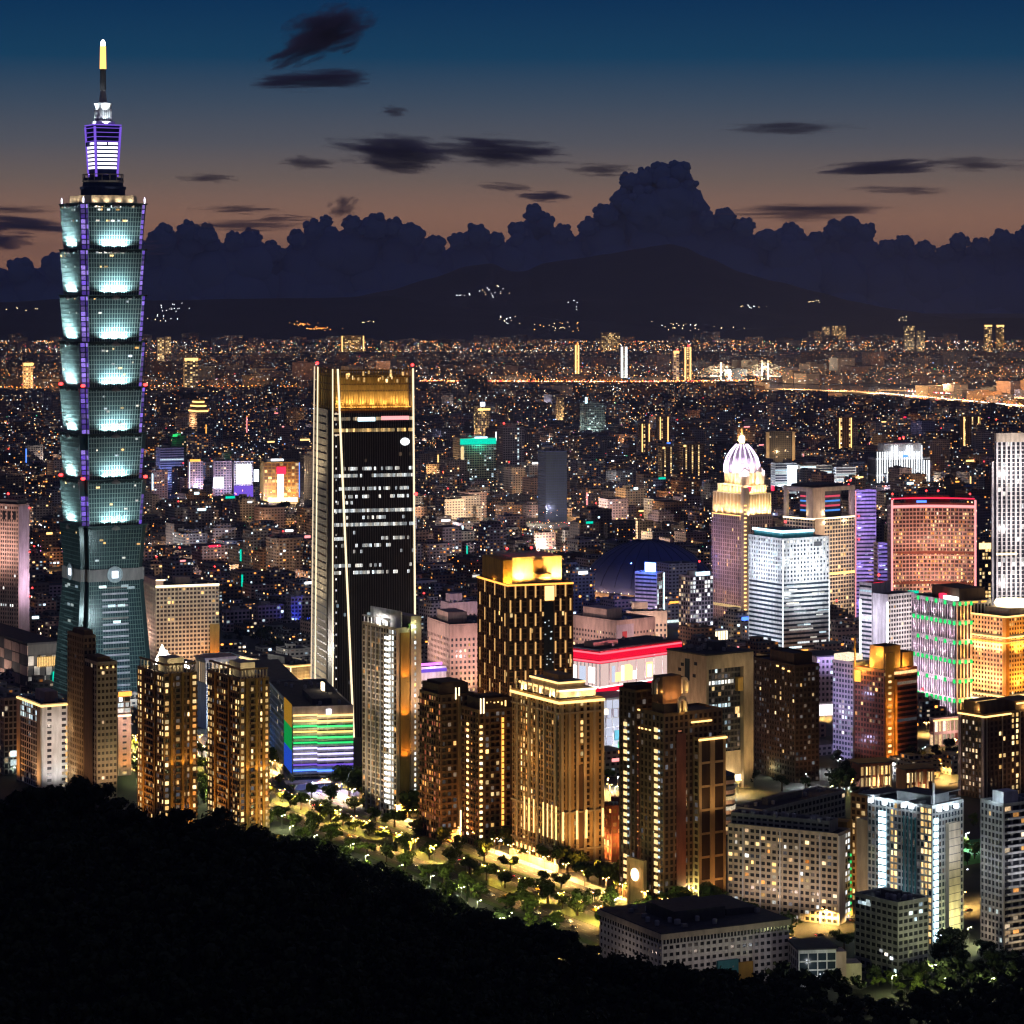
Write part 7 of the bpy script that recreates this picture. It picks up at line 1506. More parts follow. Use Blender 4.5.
LINES = [[(-20, 389), (60, 389.5), (150, 388), (310, 388)], [(400, 381), (520, 383), (620, 383), (780, 381)], [(770, 390), (860, 393), (930, 399), (1040, 409)], [(895, 374.5), (1040, 376.5)], [(0, 353), (1024, 350)], [(400, 376), (560, 375), (700, 377)]]
for Ya, Yb, st, every in ((1960, 2900, 36, 5), (2900, 4600, 38, 5), (4600, 7600, 52, 6), (7600, 14600, 84, 7)):
    ra = int(14600/st)+2
    for i in range(-ra, ra):
        for j in range(0, ra):
            if i % every == 0 or j % (every+1) == 0: continue
            X = (i*cA - j*sA)*st; Y = (i*sA + j*cA)*st
            if not Ya <= Y < Yb or abs(X) > (585/F)*Y + 40: continue
            X += rc.uniform(-.08, .08)*st; Y += rc.uniform(-.08, .08)*st
            if rc.random() < (.10 if Y < 4600 else .14): continue
            x, y = px((X, Y, 0))
            if Y < 2450 and on_road(X, Y): continue
            w, d = st*rc.uniform(.58, .86), st*rc.uniform(.58, .86)
            if clash(X, Y, max(w, d)*.55): continue
            # park belts, river and low quarters
            if 384 < y < 397 and x > 640 + (y-386)*18: continue
            if 352 < y < 360 and x > 600: continue
            if Y < 2450: h = rc.uniform(7, 15)
            elif Y < 2900: h = rc.uniform(9, 24)
            elif Y < 4600: h = rc.choice([12, 14, 16, 18, 22, 26, 36, 46]) * rc.uniform(.85, 1.15)
            else: h = rc.choice([12, 15, 18, 20, 24, 30, 42, 60 if rc.random() < .4 else 26]) * rc.uniform(.85, 1.15)
            if Y > 7600: h *= 1.15
            if 150 < x < 345 and 500 < y < 522: continue                  # trees along the old factory park
            if 190 < x < 312 and 600 < y < 665: h = min(h, 9)
            if 470 < x < 602 and 518 < y < 548: continue
            for ln in LINES:                                   # keep the view of the raised roads open
                if ln[0][0] <= x <= ln[-1][0]:
                    yl = interp(ln, x)
                    if yl - .5 < y < yl + 22: h = min(h, max(3.5, CH - (yl + .9 - HZ)*Y/F))
            blocks.append((X, Y, w, d, h, x, y))
def area(q): return (q[2]*q[4]) * (F/q[1])**2
vis = [q for q in blocks if not hidden(q[5], px((q[0], q[1], q[4]))[1], q[1]) and -8 < q[5] < 1032 and q[1] < 6500]
vis.sort(key=lambda q: -area(q)); single = vis[:300]; ids = set(id(q) for q in single)
MASS = UB()
def mass(b, q, r, tint):
    X, Y, w, d, h, x, y = q; rot = PHI + r.choice([0, 0, 0, .05, -.06])
    b.ubox(X, Y, w, d, 0, h, rot, tint)
    if r.random() < .75: b.ubox(X+r.uniform(-.15, .15)*w, Y+r.uniform(-.1, .1)*d, w*r.uniform(.25, .5), d*r.uniform(.25, .5), h, h+r.uniform(2.5, 5), rot, tint)
    if r.random() < .35: b.ubox(X+.3*w*r.choice([-1, 1]), Y, w*.2, d*.3, h, h+r.uniform(1.2, 2.5), rot, tint)
for q in blocks:
    if id(q) in ids: continue
    mass(MASS, q, rc, rc.choices(range(16), [5, 2, 3, 1, 3, 1, 2, 1, 2, 1, 4, 2, 7, 2, 3, 1])[0])
tag(MASS.ubuild('distant_city', CM + ['roof']), kind='stuff')
# the nearer ones, each by itself
SIGNS = ['led_red', 'led_blue', 'led_white', 'led_gold', 'led_cool', 'led_amber', 'led_pink', 'led_teal']; SNAME = dict(led_red='red', led_blue='blue', led_white='white', led_gold='gold', led_cool='ice-blue', led_amber='amber', led_pink='pink', led_teal='teal')
NUM = ['', 'single', 'two', 'three', 'four', 'five', 'six', 'seven', 'eight', 'nine', 'ten', 'eleven', 'twelve', 'thirteen', 'fourteen', 'fifteen']
surf('tank_steel', (.4, .41, .43), .4, .6)
SHORT = [h for h in HEROES if h[0]]
used = {}
def where(x, y, Y):
    best = min(SHORT, key=lambda h: abs((h[5]+h[6])/2-x)*1.0 + abs(h[2]-Y)*.02 + (25 if h[2] > Y+200 else 0))
    cx = (best[5]+best[6])/2
    if best[2] < Y-120: rel = 'beyond' if best[5]-4 < x < best[6]+4 else ('behind, left of' if x < cx else 'behind, right of')
    else: rel = 'left of' if x < cx else 'right of'
    return rel, best[0]
MULTI = ('low', 'squat', 'slim', 'broad', 'tall')
for k, q in enumerate(single):
    X, Y, w, d, h, x, y = q; r = random.Random(900+k)
    ti = r.choices(range(16), [5, 2, 3, 1, 3, 1, 2, 1, 2, 1, 4, 2, 6, 2, 3, 1])[0]; tn = TINTS[ti//2][0]; lit = ti % 2
    nf = max(2, min(15, round(h/3.5))); office = nf >= 9 and r.random() < .6
    o = empty('office_block' if office else 'apartment_block', (X, Y, 0), 0)
    b = UB(); b.ubox(0, 0, w, d, 0, h, PHI, ti); form = r.choice(['', '', 'L', 'step'])
    if form == 'step': b.ubox(0, 0, w*.72, d*.72, h, h+6, PHI, ti)
    if form == 'L': b.ubox(w*.42, -d*.2, w*.34, d*.9, 0, h*.7, PHI, ti)
    b.ubuild('wall', CM + ['roof'], o)
    top = h+6 if form == 'step' else h; feat = []
    p = UB(); 
    for (a, c, e, f) in ((-w/2, w/2, -d/2, -d/2+.35), (-w/2, w/2, d/2-.35, d/2), (-w/2, -w/2+.35, -d/2+.35, d/2-.35), (w/2-.35, w/2, -d/2+.35, d/2-.35)): p.box(a, c, e, f, h+.003, h+1.1)
    pp = p.build('parapet', CM[ti], o); pp.rotation_euler.z = PHI
    if form == 'step': feat.append('set-back top floor')
    if r.random() < .6:
        m = UB(); m.ubox(-w*.15, d*.12, w*.3, d*.32, top, top+r.uniform(3, 5), PHI, ti); m.ubuild('lift_house', CM + ['roof'], o)
    for _ in range(r.randint(0, 3)):
        m = MB(); m.lathe([(1.1, top), (1.2, top+2), (.8, top+2.5), (.1, top+2.6)], r.uniform(-.28, .28)*w, r.uniform(-.28, .28)*d, 8); m.build('water_tank', 'tank_steel', o)
    sg = r.random()
    if sg < .30:
        mt = r.choice(SIGNS); m = MB(); ww = r.uniform(4, w*.6); hh = r.uniform(1.6, 3.4); m.box(-ww/2, ww/2, -d/2-.6, -d/2-.2, h-hh*.2, h+hh*.8) if r.random() < .6 else m.box(-w/2+.5, -w/2+2.3, -d/2-.6, -d/2-.1, h*.35, h*.9)
        s = m.build('sign', mt, o); s.rotation_euler.z = PHI; feat.append(SNAME[mt]+' sign')
    elif sg < .42:
        m = MB(); m.lathe([(.1, top), (.1, top+7)], 0, 0, 5); a = m.build('mast', 'steel', o); m = MB(); m.lathe([(.2, top+7), (1.1, top+7.6), (.2, top+8.6)], 0, 0, 8); m.build('beacon', 'beacon', a); feat.append('red mast light')
    if r.random() < .4:
        m = MB(); m.box(-w*.46, w*.46, -d/2-1.4, -d/2-.1, 3.4, 4.2); s = m.build('shop_awning', r.choice(['grey', 'redbrown', 'white']), o); s.rotation_euler.z = PHI
        m = MB(); m.box(-w*.42, w*.42, -d/2-.3, -d/2-.05, .6, 3.2); s = m.build('shop_front', r.choice(['win_warm', 'win_white', 'win_cool', 'win_gold']), o); s.rotation_euler.z = PHI
    rel, nm = where(x, y, Y)
    size = 'slim' if w < d*.8 and h > w else ('broad' if w > d*1.15 else '')
    lab0 = ' '.join(t for t in (size, 'well-lit' if lit else 'mostly dark', tn, NUM[nf]+'-storey', 'block'))
    extra = (' with '+feat[0]) if feat else ''
    lab = ' '.join((lab0+extra).split()) + ' %s %s' % (rel, nm)
    if lab in used: lab = ' '.join(('%s %s' % (r.choice(['farther', 'smaller', 'outer', 'lesser']), lab)).split())
    words_ = lab.split()
    if len(words_) > 16: lab = ' '.join((lab0 + ' %s %s' % (rel, nm)).split())
    used[lab] = used.get(lab, 0)+1
    tag(o, lab, 'office block' if office else 'city block', 'blocks packed across the city')
dup_ = {t: n for t, n in used.items() if n > 1}
# ---- lamps scattered over the whole basin: lights too many and small to count
for nm, c, k in (('dot_orange', (1, .24, .025), 9), ('dot_amber', (1, .42, .10), 9), ('dot_warm', (1, .72, .40), 8), ('dot_white', (.9, .95, 1), 9), ('dot_blue', (.25, .45, 1), 7), ('dot_red', (1, .05, .08), 7), ('dot_green', (.1, 1, .4), 4), ('dot_pink', (1, .3, .7), 5)): glow(nm, c, k, False)
DOTS = ['dot_orange', 'dot_amber', 'dot_warm', 'dot_white', 'dot_blue', 'dot_red', 'dot_green', 'dot_pink']
def octa(b, X, Y, Z, r, mi):
    n = len(b.v); b.v += [(X+r, Y, Z), (X-r, Y, Z), (X, Y+r, Z), (X, Y-r, Z), (X, Y, Z+r), (X, Y, Z-r)]
    b.f += [tuple(n+i for i in t) for t in ((0, 2, 4), (2, 1, 4), (1, 3, 4), (3, 0, 4), (2, 0, 5), (1, 2, 5), (3, 1, 5), (0, 3, 5))]; b.m += [mi]*8
lt = MB(); rc = random.Random(5)
def dot(x, y, mi, z=None, size=1.0):
    Y0 = gY(y); z = rc.uniform(14, 40) if z is None else z; Y = F*(CH-z)/(y-HZ); octa(lt, (x-512)*Y/F, Y, z, size*min(2.3, (.20+.26*rc.random()**2.5)*Y/F), mi)
for _ in range(9500):
    y = 341 + 230*rc.random()**2.3; x = rc.uniform(-4, 1028)
    wts = [5, 5, 4, 3, .5, .6, .3, .2] if y < 400 else [3.0, 3.5, 4, 5, .8, .8, .4, .3]
    if y > 480 and rc.random() < .35: continue
    if (352 < y < 360 and x > 600) or (385 < y < 395 and x > 660+(y-385)*20): 
        if rc.random() < .9: continue
    dot(x, y, rc.choices(range(8), wts)[0])
# strings of lamps along the avenues and the embankments
def chain(pts, step, mi, jit=.5, size=1.2, z=9):
    for (x0, y0), (x1, y1) in zip(pts, pts[1:]):
        n = max(1, int(abs(x1-x0)/step))
        for i in range(n): f = (i+rc.random()*.3)/n; dot(x0+(x1-x0)*f, y0+(y1-y0)*f+rc.uniform(-jit, jit), rc.choice(mi), z, size)
chain([(0, 353), (300, 352), (600, 350), (780, 351)], 5, [1, 2, 2, 3], .5, .9); chain([(620, 346), (760, 347), (860, 349), (1024, 349)], 5, [2, 2, 3], .3, .8); chain([(700, 355), (780, 358), (830, 361)], 4, [2, 6, 2], .4, .8); chain([(800, 360), (1024, 362)], 8, [1, 1, 0], .4, 1.0)
chain([(0, 387), (60, 387), (150, 386), (300, 386)], 4, [0, 0, 1], .5, 1.5, 15); chain([(410, 383), (520, 380), (600, 381), (700, 381), (770, 379)], 3, [0, 1, 2, 0], 1.2, 1.5, 15); chain([(400, 376), (560, 374), (700, 377)], 6, [0, 1], 1.5, 1.2, 12)
chain([(780, 389), (860, 391), (930, 396), (1024, 404)], 4, [0, 0, 1, 5], .8, 1.4, 14); chain([(900, 388), (1024, 398)], 4, [1, 0, 2], .7, 1.4, 14); chain([(900, 372), (1024, 374)], 9, [1, 1], .3, 1.2, 14); chain([(760, 405), (900, 408), (960, 404)], 3, [1, 1, 2], 1.5, 1.2)
chain([(480, 524), (540, 529), (596, 540)], 2.2, [1, 1, 2, 0, 3], 2.0, 1.3); chain([(500, 519), (590, 527)], 2.6, [1, 2, 5], 2.5, 1.0); chain([(205, 495), (245, 489), (300, 493)], 3, [1, 1, 2], 1.5, 1.2); chain([(0, 497), (60, 494)], 5, [1, 2], 1, 1.2)
for _ in range(160): dot(rc.gauss(630, 22), rc.gauss(388, 2.2), rc.choice([2, 3, 2, 1])) ; 
for _ in range(120): dot(rc.gauss(440, 16), rc.gauss(382, 2), rc.choice([0, 1, 3])); dot(rc.gauss(745, 40), rc.gauss(372, 3), rc.choice([0, 0, 1]))
tag(lt.build('distant_street_lights', DOTS), kind='stuff')
# lamps of the hillside villages
hl = MB()
def hdot(x, y, Y, mi, r=2.2): octa(hl, (x-512)*Y/F, Y, CH-(y-HZ)*Y/F, r, mi)
for cx, cyy, sx_, sy_, n, mis in ((178, 309, 14, 4, 16, [3]), (165, 318, 9, 5, 9, [3, 2]), (300, 324, 10, 2, 18, [1, 0]), (322, 328, 12, 1.6, 26, [1, 1, 0]), (22, 309, 18, 2, 6, [2]), (487, 292, 14, 5, 18, [3, 2]), (462, 295, 6, 1, 6, [3]), (574, 303, 3, 7, 5, [3]), (750, 307, 16, 3, 12, [2, 3]), (815, 301, 8, 1.4, 7, [2]), (900, 318, 14, 3, 7, [2]), (508, 320, 10, 7, 14, [2, 3]), (560, 326, 30, 4, 22, [2, 1]), (366, 322, 5, 1, 5, [2]), (680, 325, 22, 3, 14, [2, 3]), (690, 328, 30, 2, 12, [2])):
    for _ in range(n): hdot(rc.gauss(cx, sx_*.6), rc.gauss(cyy, sy_*.6), 15200, rc.choice(mis), rc.uniform(1.2, 2.3))
tag(hl.build('hillside_lights', DOTS), kind='stuff')
# ---- elevated roads and bridges far off
surf('deck', (.30, .27, .24), .85)
def flyover(label, pts, wd, z, watt, col=(1, .5, .16), n=5):
    o = empty('elevated_road', (0, 0, 0)); tag(o, label, 'flyover')
    P = []
    for x, y in pts: Y = F*(CH-z)/(y-HZ); P.append(Vector(((x-512)*Y/F, Y, z)))
    d = MB(); pr = MB()
    for a, c in zip(P, P[1:]): d.bar(a, c, wd, 2.0); pr.bar(a+Vector((0, -wd/2, 1.6)), c+Vector((0, -wd/2, 1.6)), .4, 1.0)
    d.build('deck', 'deck', o); pr.build('barrier', 'deck', o)
    for a, c in zip(P, P[1:]):
        k = max(1, int((c-a).length/160))
        for i in range(k):
            p = a+(c-a)*(i/k); m = MB(); m.box(p.x-1.5, p.x+1.5, p.y-3, p.y+3, 0, z-1); m.build('pier', 'deck', o)
    for i in range(n):
        f = (i+.5)/n*(len(P)-1); a, c = P[int(f)], P[min(len(P)-1, int(f)+1)]; p = a+(c-a)*(f-int(f))
        dd = bpy.data.lights.new('road_lamp', 'POINT'); dd.energy = watt; dd.color = col; dd.shadow_soft_size = 2; l = bpy.data.objects.new('road_lamp', dd); COL.objects.link(l); l.parent = o; l.location = p+Vector((0, -8, 26))
flyover('orange-lit elevated road crossing behind the tall tiered tower', [(-20, 389), (60, 389.5), (150, 388), (310, 388)], 20, 12, 800000)
flyover('long bright expressway running past the white-outlined far tower', [(400, 380), (520, 382), (620, 382), (780, 380)], 28, 12, 600000, (1, .55, .25), 7)
flyover('broad expressway curving in from the right edge, carrying white and red traffic', [(770, 389), (860, 392), (930, 398), (1040, 408)], 64, 14, 2200000, (1, .55, .22), 6)
flyover('upper expressway branch above the broad one at the right', [(880, 390), (960, 392), (1040, 400)], 34, 16, 900000, (1, .5, .2), 4)
flyover('straight riverside viaduct with orange lamps near the right edge', [(895, 373.5), (1040, 375.5)], 20, 14, 400000, (1, .5, .18), 4)
flyover('brightly lit boulevard running between the great dark dome and the dark navy block', [(474, 527), (540, 533), (600, 544)], 30, 5, 380000, (1, .66, .36), 7)
tr = MB()
for pts, mi in (([(880, 393.2), (930, 397.5), (1030, 406.5)], [2, 3]), ([(880, 394.4), (930, 399.2), (1030, 409)], [5, 0]), ([(900, 390.5), (1030, 398)], [2, 3, 5]), ([(420, 380.6), (620, 381.6), (760, 380)], [0, 2, 5])):
    for (x0, y0), (x1, y1) in zip(pts, pts[1:]):
        for i in range(int(abs(x1-x0)/.8)):
            f = rc.random(); x = x0+(x1-x0)*f; y = y0+(y1-y0)*f; Y = F*(CH-16)/(y-HZ); octa(tr, (x-512)*Y/F, Y, 16, rc.uniform(.9, 1.9), rc.choice(mi))
tag(tr.build('expressway_traffic_lights', DOTS), kind='stuff')
for x, yt, lab in ((721, 362, 'far cable-stayed bridge with a lit single pylon, left one'), (765, 360, 'far bridge pylon shaped like an H, right one')):
    Y = gY(380); X = (x-512)*Y/F; o = empty('cable_bridge', (X, Y, 0)); tag(o, lab, 'bridge'); H = CH-(yt-HZ)*Y/F
    m = MB(); m.box(-3, 3, -3, 3, 0, H) if x < 740 else [m.box(a-2.5, a+2.5, -3, 3, 0, H) for a in (-10, 10)] and m.box(-7.5, 7.5, -2, 2, H*.6, H*.7); m.build('pylon', 'cream', o)
    m = MB(); m.box(-150, 150, -8, 8, 12, 14); m.build('deck', 'deck', o); m = MB()
    for i in range(1, 8): m.bar((0, 0, H*(.5+.06*i)), (i*18, 0, 14), .6); m.bar((0, 0, H*(.5+.06*i)), (-i*18, 0, 14), .6)
    m.build('stay_cables', 'cream', o)
    for sx_ in (-20, 20): dd = bpy.data.lights.new('pylon_flood', 'POINT'); dd.energy = 400000; dd.color = (1, .85, .6); l = bpy.data.objects.new('pylon_flood', dd); COL.objects.link(l); l.parent = o; l.location = (sx_, -25, 25)
# ================================================================ trees, lamps, cars, the dark hill
def leafmat(name, c):
    m, n, l, o = _new(name); b = n.new('ShaderNodeBsdfPrincipled'); l.new(b.outputs[0], o.inputs[0]); b.inputs['Roughness'].default_value = .7; b.inputs['Specular IOR Level'].default_value = .2
    oi = n.new('ShaderNodeObjectInfo'); ge = n.new('ShaderNodeNewGeometry'); nz = n.new('ShaderNodeTexNoise'); nz.inputs['Scale'].default_value = .5; l.new(ge.outputs['Position'], nz.inputs['Vector'])
    k = math_(n, l, 'MULTIPLY', math_(n, l, 'MULTIPLY_ADD', oi.outputs['Random'], .8, .6), math_(n, l, 'MULTIPLY_ADD', nz.outputs['Fac'], 1.2, .4))
    v = n.new('ShaderNodeVectorMath'); v.operation = 'SCALE'; v.inputs[0].default_value = c; l.new(k, v.inputs['Scale']); l.new(v.outputs[0], b.inputs['Base Color']); MAT[name] = m
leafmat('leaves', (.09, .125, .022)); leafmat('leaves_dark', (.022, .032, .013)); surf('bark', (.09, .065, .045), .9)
def crown_mesh(seed, n, rad, squash, size, lobes=7):
    r = random.Random(seed); b = MB(); L = []
    for i in range(lobes):
        a = r.uniform(0, 6.28); q = r.uniform(.1, .85)*rad; L.append((q*math.cos(a), q*math.sin(a), r.uniform(-.55, .6)*rad*squash, r.uniform(.34, .58)*rad))
    for i in range(n):
        cx, cyy, cz, rr = r.choice(L); v = Vector((r.gauss(0, 1), r.gauss(0, 1), r.gauss(0, 1))).normalized(); q = rr*(r.random()**.35)*r.uniform(.8, 1.1)
        p = Vector((cx, cyy, cz)) + Vector((v.x*q, v.y*q, v.z*q*squash)); t = v.orthogonal().normalized(); t.rotate(__import__('mathutils').Quaternion(v, r.uniform(0, 6.28))); u = v.cross(t); tl = r.uniform(-.6, .6)
        t = (t + v*tl).normalized(); s = size*r.uniform(.6, 1.3); k = len(b.v)
        b.v += [tuple(p-t*s-u*s*.55), tuple(p+t*s-u*s*.55), tuple(p+t*s+u*s*.55), tuple(p-t*s+u*s*.55)]; b.f.append((k, k+1, k+2, k+3)); b.m.append(0)
    return b
def trunk_mb(h, r0, seed):
    r = random.Random(seed); b = MB(); b.lathe([(r0*1.3, 0), (r0, h*.3), (r0*.6, h)], 0, 0, 7)
    for i in range(4): a = r.uniform(0, 6.28); b.bar((0, 0, h*r.uniform(.5, .8)), (math.cos(a)*h*.4, math.sin(a)*h*.4, h*r.uniform(.95, 1.3)), r0*.7)
    return b
def proto(seed, H, rad, mat, sq=.75, n=520, size=.55):
    b = crown_mesh(seed, n, rad, sq, size); b.v = [(x, y, z+H-rad*sq*.95) for x, y, z in b.v]
    c = bpy.data.meshes.new('crown'); c.from_pydata(b.v, [], b.f); c.materials.append(MAT[mat])
    t = trunk_mb(H*.55, rad*.07, seed); tm = bpy.data.meshes.new('trunk'); tm.from_pydata(t.v, [], t.f); tm.materials.append(MAT['bark']); return c, tm
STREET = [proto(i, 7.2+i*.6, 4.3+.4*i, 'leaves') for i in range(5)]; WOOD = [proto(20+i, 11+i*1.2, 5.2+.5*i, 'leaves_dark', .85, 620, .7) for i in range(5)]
rc = random.Random(31)
def plant(pr, X, Y, Z, s, label, group, name='tree', cat='tree'):
    o = empty(name, (X, Y, Z), rc.uniform(0, 6.28)); o.scale = (s*rc.uniform(.85, 1.3), s*rc.uniform(.85, 1.2), s*rc.uniform(.8, 1.2)); tag(o, label, cat, group)
    link('crown', pr[0], o); link('trunk', pr[1], o); return o
# street trees in the avenue's verges
for (q, lab, grp, t0, t1, st) in ((-9.5, 'street tree on the middle verge of the avenue, lit yellow-green by the lamps', 'street trees on the middle verge', -560, 130, 19), (16, 'street tree on the narrow verge between the avenue and its side lane', 'street trees on the side verge', -560, 120, 27),
                             (-36, 'leafy tree at the hill-side kerb of the avenue', 'trees along the near kerb', -520, 110, 21), (40, 'dark leafy tree lining the pavement under the apartment towers', 'trees below the apartment towers', -420, 170, 17), (47, 'dark leafy tree in the second row under the apartment towers', 'second-row trees below the towers', -380, 190, 25)):
    t = t0
    while t < t1:
        X, Y = rd(t+rc.uniform(-3, 3), q+rc.uniform(-1.2, 1.2)); plant(rc.choice(STREET), X, Y, 0, rc.uniform(.9, 1.5)*(1.4 if q > 35 else 1), lab, grp); t += st*rc.uniform(.8, 1.4)
# copses
def copse(x0, x1, y0, y1, n, lab, grp, pr, smin=.8, smax=1.3):
    for _ in range(n):
        X, Y = gp(rc.uniform(x0, x1), rc.uniform(y0, y1))
        if on_road(X, Y) or clash(X, Y, 2): continue
        plant(rc.choice(pr), X, Y, 0, rc.uniform(smin, smax), lab, grp)
copse(598, 660, 905, 935, 16, 'leafy tree in the lit garden left of the broad dark-roofed building', 'trees in the lit garden', STREET)
copse(788, 866, 912, 950, 16, 'tree between the long white slab and the small white house', 'trees between the slab and the house', STREET)
copse(925, 1024, 950, 985, 20, 'dark tree at the foot of the pale balcony tower', 'trees at the foot of the balcony tower', WOOD, .6, 1.0)
copse(690, 860, 790, 812, 16, 'dark tree in the belt before the wide dark flat-topped tower', 'trees before the flat-topped tower', WOOD, .7, 1.1)
copse(690, 845, 764, 792, 16, 'dark tree on the open ground below the wide dark flat-topped tower', 'trees on the open ground below the flat-topped tower', WOOD, .6, .95)
copse(905, 965, 752, 775, 14, 'round dark tree in front of the candy-lit tower', 'trees before the candy-lit tower', WOOD, .7, 1.0)
copse(935, 980, 812, 880, 8, 'tree round the green sports field', 'trees round the sports field', STREET, .7, 1.0)
copse(150, 330, 512, 522, 6, 'dark tree in the park belt across the middle of the city', 'trees of the park belt', WOOD, 1.0, 1.8)
copse(225, 312, 640, 660, 8, 'dark tree in the blue-lit quarter', 'trees in the blue-lit quarter', WOOD, .8, 1.2)
copse(600, 640, 770, 850, 12, 'tree in the gap between the classical tower and the twin-shafted tower', 'trees in the gap between towers', STREET, .7, 1.0)
# two cypresses
for x, y0, y1, lab in ((446, 872, 915, 'shorter slim cypress, left of two beside the avenue'), (468, 873, 915, 'taller slim cypress, right of two beside the avenue')):
    Y = 1540.; h = (y1-y0)*Y/F; b = crown_mesh(int(x), 500, 1.6, 1, .35, 3); b.v = [(a*1.3*max(.12, 1-(c+2.4)/4.9), d*1.3*max(.12, 1-(c+2.4)/4.9), (c+2.4)/4.6*h) for a, d, c in b.v]
    o = empty('cypress_tree', ((x-512)*Y/F, Y, CH-(y1-HZ)*Y/F)); tag(o, lab, 'tree'); b.build('crown', 'leaves_dark', o); t = MB(); t.lathe([(.25, -2), (.15, h*.6)], 0, 0, 6); t.build('trunk', 'bark', o)
# sports field, and the small park
b = MB(); surf('turf', (.05, .22, .07), .9); pts = [gp(952, 842), gp(985, 838), gp(985, 862), gp(952, 868)]; b.v = [(x, y, .02) for x, y in pts]; b.f = [(0, 1, 2, 3)]; b.m = [0]; tag(b.build('sports_field', 'turf'), kind='structure')
# ---- street lamps
def lamp_proto(two, col, w, name, cut=True):
    o = empty(name, (0, 0, 0)); m = MB(); m.lathe([(.16, 0), (.1, 8.6)], 0, 0, 6)
    arms = (-1.8, 1.8) if two else (1.8,)
    for a in arms: m.bar((0, 0, 8.4), (a, 0, 9.0), .12)
    m.build('post', 'steel', o)
    for a in arms:
        h = MB(); h.box(a-.55, a+.55, -.28, .28, 8.92, 9.12); hd = h.build('lamp_head', 'darkgrey', o); g = MB(); g.lathe([(.1, 8.58), (.42, 8.7), (.34, 8.915)], a, 0, 8); g.build('lamp_glass', 'lampglass_'+name if 'lampglass_'+name in MAT else glow('lampglass_'+name, col, 30, False), hd)
    d = bpy.data.lights.new('lamp_light', 'SPOT' if cut else 'POINT')
    if cut: d.spot_size = R_(152); d.spot_blend = .35
    d.energy = w; d.color = col; d.shadow_soft_size = .4; l = bpy.data.objects.new('lamp_light', d); COL.objects.link(l); l.parent = o; l.location = (0, 0, 8.3); return o
LA = lamp_proto(True, (1, .56, .15), 105000, 'street_lamp'); LB = lamp_proto(False, (.95, 1, .45), 11000, 'path_lamp', False); LC = lamp_proto(False, (.85, .95, 1), 26000, 'plaza_lamp')
first = {}
def put_lamp(pr, X, Y, Z, rz, lab, grp):
    if pr.name not in first: o = pr; first[pr.name] = 1
    else: o = copy_tree(pr)
    o.location = (X, Y, Z); o.rotation_euler = (0, 0, rz); tag(o, lab, 'street lamp', grp)
for q, rz, lab, grp in ((-9.5, PHI, 'double-armed street lamp on the middle verge of the avenue', 'lamps on the middle verge'), (31, PHI, 'double-armed street lamp at the tower-side kerb of the avenue', 'lamps at the tower-side kerb')):
    t = -570
    while t < 150: X, Y = rd(t+rc.uniform(-2, 2), q); put_lamp(LA, X, Y, 0, rz, lab, grp); t += 21
for t in range(-520, 150, 34):
    X, Y = rd(t, -52+rc.uniform(-6, 6)); put_lamp(LB, X, Y, 0, PHI, 'path lamp in the strip of trees between the avenue and the wooded hill', 'path lamps below the hill')
    for _ in range(1): X, Y = rd(t+rc.uniform(-14, 14), -50+rc.uniform(-10, 8)); plant(rc.choice(STREET), X, Y, 0, rc.uniform(.7, 1.2), 'tree in the lamplit strip between the avenue and the wooded hill', 'trees in the lamplit strip')
q = -180
while q < 420:
    X, Y = rd(163, q); put_lamp(LA, X, Y, 0, PHI+1.57, 'street lamp along the cross street behind the broad dark-roofed building', 'lamps along the cross street'); q += 30
for x, y, lab in ((615, 915, 'path lamp in the lit garden, by the pavement'), (640, 925, 'path lamp in the lit garden, nearest the dark roof'), (604, 925, 'path lamp at the left rim of the lit garden'), (655, 905, 'path lamp under the clock arch'), (968, 945, 'path lamp by the white-blazing tower'), (985, 948, 'path lamp left of the pale balcony tower'), (1010, 950, 'path lamp in front of the pale balcony tower'), (945, 855, 'path lamp by the sports field'), (940, 940, 'path lamp at the white-blazing tower door'), (690, 905, 'path lamp right of the twin-shafted tower'),
                  (615, 800, 'path lamp in the gap between towers, upper one'), (612, 830, 'path lamp in the gap between towers, lower one'), (700, 800, 'path lamp before the frame-shaped block'), (830, 800, 'path lamp among the trees before the flat-topped tower')):
    X, Y = gp(x, y); put_lamp(LB, X, Y, 0, PHI, lab, None)
for x, y, lab in ((838, 772, 'bright plaza lamp left of the orange-lit tower, upper'), (842, 778, 'bright plaza lamp left of the orange-lit tower, lower'), (852, 776, 'bright plaza lamp at the foot of the orange-lit tower'), (923, 760, 'bright plaza lamp before the candy-lit tower'), (310, 796, 'bright plaza lamp before the rainbow-striped block, left'), (330, 800, 'bright plaza lamp before the rainbow-striped block, middle'), (352, 803, 'bright plaza lamp before the rainbow-striped block, right'), (296, 786, 'bright plaza lamp by the blue hoarding'), (966, 848, 'added field lamp to brighten the green sports field')):  # the last one is added only to brighten the field
    X, Y = gp(x, y); put_lamp(LC, X, Y, 0, PHI, lab, None)
n_ = 0
for i in range(400):
    if n_ >= 64: break
    x, y = (rc.uniform(560, 1024), rc.uniform(655, 800)) if rc.random() < .72 else (rc.uniform(0, 340), rc.uniform(690, 792)); X, Y = gp(x, y)
    if clash(X, Y, 3) or hidden(x, y-8, Y): continue
    n_ += 1; rel, nm = where(x, y, Y); put_lamp(rc.choice([LA, LA, LC]), X, Y, 0, rc.uniform(0, 3), 'street lamp in the lanes %s %s' % (rel, nm), 'lamps in the lanes of the district')
